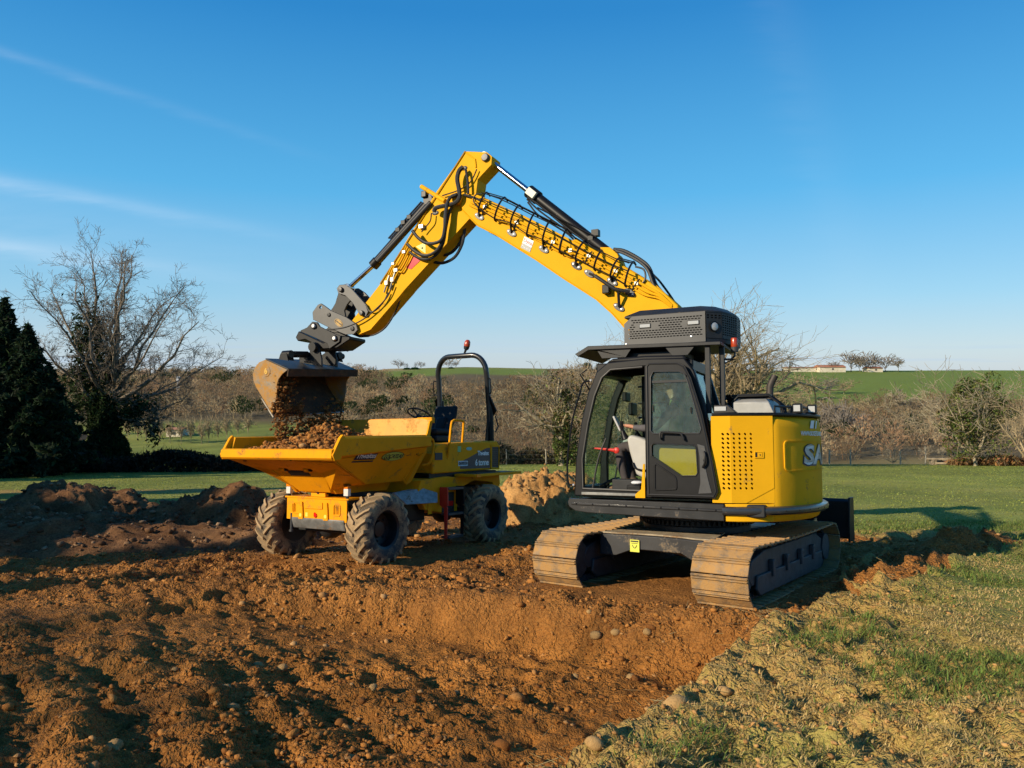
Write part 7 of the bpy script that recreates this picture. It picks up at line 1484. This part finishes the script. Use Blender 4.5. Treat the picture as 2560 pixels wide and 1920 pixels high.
# ---- the wooded hillside: one mass of bare crowns with some evergreens
def wood():
    rng = np.random.default_rng(17); X = []; 
    n = 6200; Y = np.sqrt(rng.uniform(135 ** 2, 535 ** 2, n)); u = rng.uniform(-.80, .34, n); x = u * Y
    keep = np.ones(n, bool); lim = np.interp(u, [-.8, -.22, -.17, -.10, .0, .045, .09, .2, .3, .34], [535, 525, 400, 335, 326, 335, 440, 430, 320, 280]); keep &= Y < lim + rng.normal(0, 5, n)
    keep &= ~((u < -.24 + .03 * rng.normal(0, 1, n)) & (Y < 245)); x, Y, u = x[keep], Y[keep], u[keep]
    m = 1150; Y2 = np.sqrt(rng.uniform(70 ** 2, 300 ** 2, m)); u2 = rng.uniform(.0, .78, m); k2 = (fbm(u2 * 9, Y2 / 22, 3, 44) > -.25 + .5 * sstep(130, 90, Y2)) & (Y2 < np.interp(u2, [0, .3, .36, .45, .8], [300, 292, 262, 262, 285]) + rng.normal(0, 8, m)); x = np.r_[x, (u2 * Y2)[k2]]; Y = np.r_[Y, Y2[k2]]; small = np.r_[np.zeros(len(u), bool), np.ones(k2.sum(), bool)]
    N = len(x); z = ground_z(x, Y); h = np.where(small, np.where(Y > 130, rng.uniform(2.4, 6.4, N), rng.uniform(.6, 1.7, N)), rng.uniform(3.4, 7.6, N) * np.clip((Y - 90) / 140, .42, 1)); ever = (fbm(x / 28, Y / 28, 3, 55) > .30) & (rng.random(N) < .6)
    pal = np.array([[.31, .215, .125], [.38, .265, .145], [.27, .20, .12], [.39, .29, .165], [.35, .21, .115], [.43, .325, .175]]); C0 = pal[rng.integers(0, 6, N)] * rng.uniform(.8, 1.2, (N, 1)); patch = fbm(x / 40, Y / 40, 3, 58)[:, None]; C0 = C0 * (1 + .5 * patch); C0[ever] = np.array([.045, .062, .022]) * rng.uniform(.7, 1.4, (ever.sum(), 1))
    K = 98; VS = []; CS = []
    a = rng.uniform(0, 2 * np.pi, (N, K)); cz = rng.uniform(.28, 1.0, (N, K)); rr = np.sqrt(np.clip(1 - ((cz - .60) / .42) ** 2, .02, 1)) * .48 * rng.uniform(.15, 1.0, (N, K)) ** .6
    c = np.stack([np.cos(a) * rr, np.sin(a) * rr, cz], -1) * h[:, None, None]
    d = np.stack([np.cos(a) * rr * 2.2, np.sin(a) * rr * 2.2, .55 + .5 * rng.random((N, K))], -1) + rng.normal(0, .35, (N, K, 3)); d /= np.linalg.norm(d, axis=-1, keepdims=True)
    e = np.cross(d, rng.normal(0, 1, (N, K, 3))); e /= np.linalg.norm(e, axis=-1, keepdims=True); ln = (h[:, None] * rng.uniform(.06, .13, (N, K)))[..., None]; wd = (h[:, None] * np.where(ever, .042, .021)[:, None] * rng.uniform(.6, 1.4, (N, K)))[..., None]
    V = np.stack([c - d * ln * .6 - e * wd, c - d * ln * .6 + e * wd, c + d * ln], 2) + np.c_[x, Y, z][:, None, None, :]
    V = V.reshape(-1, 3); F = np.arange(len(V)).reshape(-1, 3); C = np.repeat(np.repeat(C0, K, 0) * rng.uniform(.75, 1.25, (N * K, 1)), 3, 0)
    T, TF = tubes(np.c_[x, Y, z - .3, x + rng.normal(0, .3, N), Y, z + h * .62, h * .014, h * .006], 3); TF3 = np.concatenate([TF[:, [0, 1, 2]], TF[:, [0, 2, 3]]]); C2 = np.repeat(np.clip(C0 * 1.25, 0, 1), 6, 0)
    o = np_mesh('wood', np.concatenate([V, T]), np.concatenate([F, TF3 + len(V)]), MTWIG, cols={'col': np.concatenate([C, C2])}); tag(o, 'bare winter woodland and scrub covering the far hillside', 'woodland', kind='stuff')
wood()
# single fir and evergreen skyline bushes
def small_conifer(px, base, top, label, sx=1.0, Y=None):
    X, Yv, z = px_ground(px, base, 64) if Y is None else ((px - 1280) / 1900 * Y, Y, zt(base, Y)); root = empty('fir_tree', Matrix.Translation((X, Yv, z))); tag(root, label, 'conifer', 'far evergreens')
    h = (base - top) / 1900 * Yv; T, L, h0 = CON[1]; s = h / h0
    global FIR
    for i in (0, 1):
        if i not in FIR: o = np_mesh('trunk', T[0], T[1], BARK_DARK) if i == 0 else np_mesh('crown', L[0][:24000], L[1][:6000], MLEAF, cols={'col': np.clip(L[2][:24000] * np.array([1.6, 2.6, 1.6]), 0, 1)}); FIR[i] = o
        else: o = FIR[i].copy(); COL.objects.link(o)
        o.parent = root
    root.scale = (s * sx, s * sx, s)
FIR = {}
small_conifer(1183, 1080, 1030, 'single green fir on the hillside seen through the roll bar', 1.3)
for px, b_, t_, lab in ((1018, 925, 906, 'dark evergreen on the skyline, first left of the roll bar'), (1038, 925, 903, 'dark evergreen on the skyline, second left of the roll bar'), (1128, 922, 908, 'dark evergreen on the skyline inside the roll bar'), (940, 930, 912, 'dark evergreen on the skyline just right of the bucket')): small_conifer(px, b_, t_, lab, 2.0, Y=500)
# ---- grass
def blades(P, h, w, rng, col, lean=.5):
    n = len(P); a = rng.uniform(0, 2 * np.pi, n); d = np.c_[np.cos(a), np.sin(a), np.zeros(n)]; s = np.c_[-np.sin(a), np.cos(a), np.zeros(n)]; l = (lean * rng.uniform(.2, 1.5, n) * h)[:, None]; hh = h[:, None] * np.array([[0, 0, 1.]]); ww = w[:, None]
    V = np.stack([P - s * ww, P + s * ww, P + d * l * .35 + hh * .6 + s * ww * .7, P + d * l * .35 + hh * .6 - s * ww * .7, P + d * l + hh * .92], 1).reshape(-1, 3)
    b = (np.arange(n) * 5)[:, None]; F = np.concatenate([b + np.array([[0, 1, 2]]), b + np.array([[0, 2, 3]]), b + np.array([[3, 2, 4]])]); return V, F, np.repeat(col, 5, 0)
def grass():
    rng = np.random.default_rng(23)
    # trampled turf right of the cut
    n = 190000; y = 2.5 + 13.5 * rng.random(n) ** 1.5; x = y * rng.uniform(-.1, .80, n); z, s, pit, sd, calm = ground_z(x, y, True)
    green = sstep(-.15, .4, fbm(x * .75, y * .75, 4, 85) + .085 * (y - 7.2)); keep = (s < .35) & (rng.random(n) < .03 + .97 * sstep(.08, .55, -sd)) & (fbm(x * 2.1, y * 2.1, 3, 86) + rng.random(n) * .6 > .02)
    x, y, z, green = x[keep], y[keep], z[keep], green[keep]; k = len(x); isg = rng.random(k) < .07 + .78 * green
    gcol = np.array([.19, .235, .055]) * rng.uniform(.6, 1.5, (k, 1)) * (1 + .1 * rng.normal(0, 1, (k, 3))); dcol = np.array([.66, .48, .19]) * rng.uniform(.55, 1.25, (k, 1)); c = np.clip(np.where(isg[:, None], gcol, dcol), .005, 1)
    h = np.where(isg, rng.uniform(.02, .07, k) * (.6 + .7 * green), rng.uniform(.008, .035, k)); V, F, C = blades(np.c_[x, y, z - .004], h, np.clip(.0022 + .00033 * y, 0, .006) * rng.uniform(.7, 1.4, k), rng, c, 1.5)
    o = np_mesh('trampled_grass', V, F, MBLADE, cols={'col': C}); tag(o, 'trampled short grass and straw on the turf right of the cut', 'grass', kind='stuff')
    # meadow
    n = 75000; y = 12 + 50 * rng.random(n) ** 1.0; x = y * rng.uniform(-.75, .75, n); z, s, pit, sd, calm = ground_z(x, y, True)
    td = np.abs(y - (27.5 + .10 * x)); keep = (s < .3) & ~((td < 1.1) & (x < -2) & (rng.random(n) < .85)) ; x, y, z = x[keep], y[keep], z[keep]; k = len(x); v = fbm(x / 5, y / 5, 3, 88)[:, None]
    c = np.clip(np.array([.28, .31, .066]) * (1 + .35 * v) * rng.uniform(.65, 1.4, (k, 1)) + np.array([.05, .03, .0]) * (rng.random((k, 1)) < .2), .005, 1)
    V, F, C = blades(np.c_[x, y, z - .01], rng.uniform(.015, .045, k), (.004 + .0006 * y) * rng.uniform(.7, 1.3, k), rng, c, .8)
    o = np_mesh('meadow_grass', V, F, MBLADE, cols={'col': C}); tag(o, 'green meadow grass between the dug ground and the fence', 'grass', kind='stuff')
    # straw and roots lying on the soil edge and tracks
    n = 2600; y = rng.uniform(3, 14, n); x = y * rng.uniform(-.3, .6, n); z, s, pit, sd, calm = ground_z(x, y, True); keep = np.abs(sd) < .5 + .6 * rng.random(n) ** 3; x, y, z = x[keep], y[keep], z[keep]; k = len(x); a = rng.uniform(0, 6.28, k); l = rng.uniform(.03, .10, k)
    V, F = tubes(np.c_[x - np.cos(a) * l, y - np.sin(a) * l, z + .008, x + np.cos(a) * l, y + np.sin(a) * l, z + .012 + rng.random(k) * .03, np.full(k, .0022), np.full(k, .0015)], 3); o = np_mesh('straw', V, F, bark_mat('straw', (.34, .25, .10), (.50, .40, .20))); tag(o, 'pale straw and roots lying along the turf edge', 'straw', kind='stuff')
grass()
# ================================================================ FENCE, TIMBER, FAR BUILDINGS
postm = bark_mat('weathered_post', (.30, .27, .21), (.46, .42, .33), 9)
posts = [(1266, 61, 1.25), (1365, 61.2, 1.25), (1465, 61.4, 1.2), (1565, 61.6, 1.25), (2128, 61, 1.25), (2253, 61, 1.15), (2316, 60.5, 1.45), (1190, 60.5, 1.2), (2075, 61, 1.2)]
plabs = ['fence post left of the ivy clad tree, in front of the brown hedge', 'fence post between the roll bar and the cab', 'fence post seen through the front of the cab', 'fence post behind the cab', 'grey fence post right of the counterweight', 'thin fence post, second right of the counterweight', 'tallest fence post at the left end of the timber pile', 'fence post behind the dumper hood', 'fence post hidden beside the counterweight']
wires = []
for (px, Y, h), lab in zip(posts, plabs):
    b = at(px, Y); m = MB(); m.tube([(0, 0, -.2), (.01, 0, h * .5), (.03 * ((px % 3) - 1), .02, h)], [.055, .05, .045], 8); o = m.build('fence_post', postm); o.location = b; tag(o, lab, 'fence post', 'fence posts along the field edge'); wires.append((px, b, h))
w = MB(); P = sorted(wires)
for z in (.45, .8, 1.1): w.tube([q[1] + Vector((0, -.06, min(z, q[2] - .05))) for q in P], .006, 4)
tag(w.build('fence_wire', M['zinc']), 'thin wire strands strung between the field fence posts', 'wire')
timb = bark_mat('old_timber', (.20, .16, .11), (.36, .29, .20), 3)
for (p0, p1, dz, lab) in (((2318, 60), (2425, 58.5), .48, 'uppermost long beam of the timber pile'), ((2340, 59.6), (2405, 58.8), .14, 'short beam at the foot of the timber pile'), ((2330, 60.2), (2440, 59.5), .30, 'middle beam of the timber pile')):
    a = at(*p0); b = at(*p1); m = MB(); d = b - a; m.add([], []); L = d.length; q = Matrix.Translation(a + Vector((0, 0, dz))) @ d.to_track_quat('X', 'Z').to_matrix().to_4x4(); m.box((L / 2, 0, 0), (L, .22, .15)); o = m.build('timber_beam', timb, bevel=.02); o.matrix_world = q; tag(o, lab, 'timber', 'timber beams stacked by the fence')
for (px, dz) in ((2335, .0), (2400, .0)):
    a = at(px, 59.8); m = MB(); m.bb(-.15, .15, -.3, .3, 0, .42); o = m.build('timber_bearer', timb, bevel=.03); o.location = a; tag(o, 'short bearer block under the timber beams, %s one' % ('left' if px < 2350 else 'right'), 'timber', 'bearers under the timber')
a = at(2424, 58.4); m = MB(); m.ball((0, 0, .15), .15, 12, 8, (1.2, 1, .9)); m.cyl((0, 0, .25), (0, 0, .36), .04, n=8); o = m.build('orange_can', mat('orange_plastic', (.75, .16, .02), .5)); o.location = a; tag(o, 'small orange can at the right end of the timber pile', 'can')
wallm = mat('cream_render', (.62, .55, .42), .9, var=.1, vscale=.4); roofm = mat('clay_tile_roof', (.42, .17, .09), .85, var=.25, vscale=1.5); winm = mat('far_window', (.05, .055, .06), .3)
def far_house(px, base, w, h, rh, Y, label, depth=10):
    X = (px - 1280) / 1900 * Y; z = zt(base, Y); r = empty('farm_building', Matrix.Translation((X, Y, z))); tag(r, label, 'building', 'far buildings')
    MB().bb(-w / 2, w / 2, 0, depth, -2, h).build('wall', wallm, r)
    m = MB(); m.prism([(-.5, h), (depth + .5, h), (depth / 2, h + rh)], -w / 2 - .4, w / 2 + .4, 'yz'); ro = m.build('roof', roofm, r)
    for k in range(max(1, int(w / 9))): q = MB(); x = -w / 2 + w * (k + .5) / max(1, int(w / 9)); q.bb(x - .6, x + .6, -.08, .02, h * .3, h * .75); q.build('window', winm, r)
    return r
far_house(2082, 928, 17, 2.6, 1.6, 500, 'far farm building with red tiled roof left of the skyline trees'); far_house(2018, 928, 26, 2.4, .5, 505, 'long low cream farm wall left of the red tiled roof'); far_house(2190, 929, 9, 2.2, 1.2, 500, 'small far cottage half hidden behind the skyline trees')
X, Y, z = px_ground(432, 1092, 64); hY = Y; far_house(432, 1092, 18 / 1900 * hY * 2.0, 14 / 1900 * hY * 1.3, 4 / 1900 * hY, hY, 'small white house among the poplars in the valley', 5)
X, Y, z = px_ground(70, 1150, 40, 300); far_house(60, 1165, 3.8, 1.5, .9, 52, 'low house behind the conifer trunks at the left edge', 4)
# lattice mast
Y = 300; X = (445 - 1280) / 1900 * Y; z0 = gz(X, Y); zt_ = zt(942, Y); r = empty('radio_mast', Matrix.Translation((X, Y, z0))); tag(r, 'slim lattice radio mast rising from the wood behind the oak', 'mast'); Hm = zt_ - z0; stm = mat('mast_steel', (.55, .55, .55), .5)
m = MB()
for i in range(3): a = 2 * math.pi * i / 3; m.tube([(.8 * math.cos(a), .8 * math.sin(a), 0), (.35 * math.cos(a), .35 * math.sin(a), Hm)], .07, 4)
m.build('mast_leg_frame', stm, r); m = MB()
for k in range(14):
    f0 = k / 14; f1 = (k + 1) / 14; a = 2 * math.pi * k / 3; b2 = a + 2.09; m.tube([((.8 - .45 * f0) * math.cos(a), (.8 - .45 * f0) * math.sin(a), Hm * f0), ((.8 - .45 * f1) * math.cos(b2), (.8 - .45 * f1) * math.sin(b2), Hm * f1)], .05, 4)
m.build('bracing', stm, r); m = MB()
for i in range(3): a = 2 * math.pi * i / 3; m.box((.6 * math.cos(a), .6 * math.sin(a), Hm - .6), (.3, .3, 1.8))
m.build('antenna_panels', stm, r)
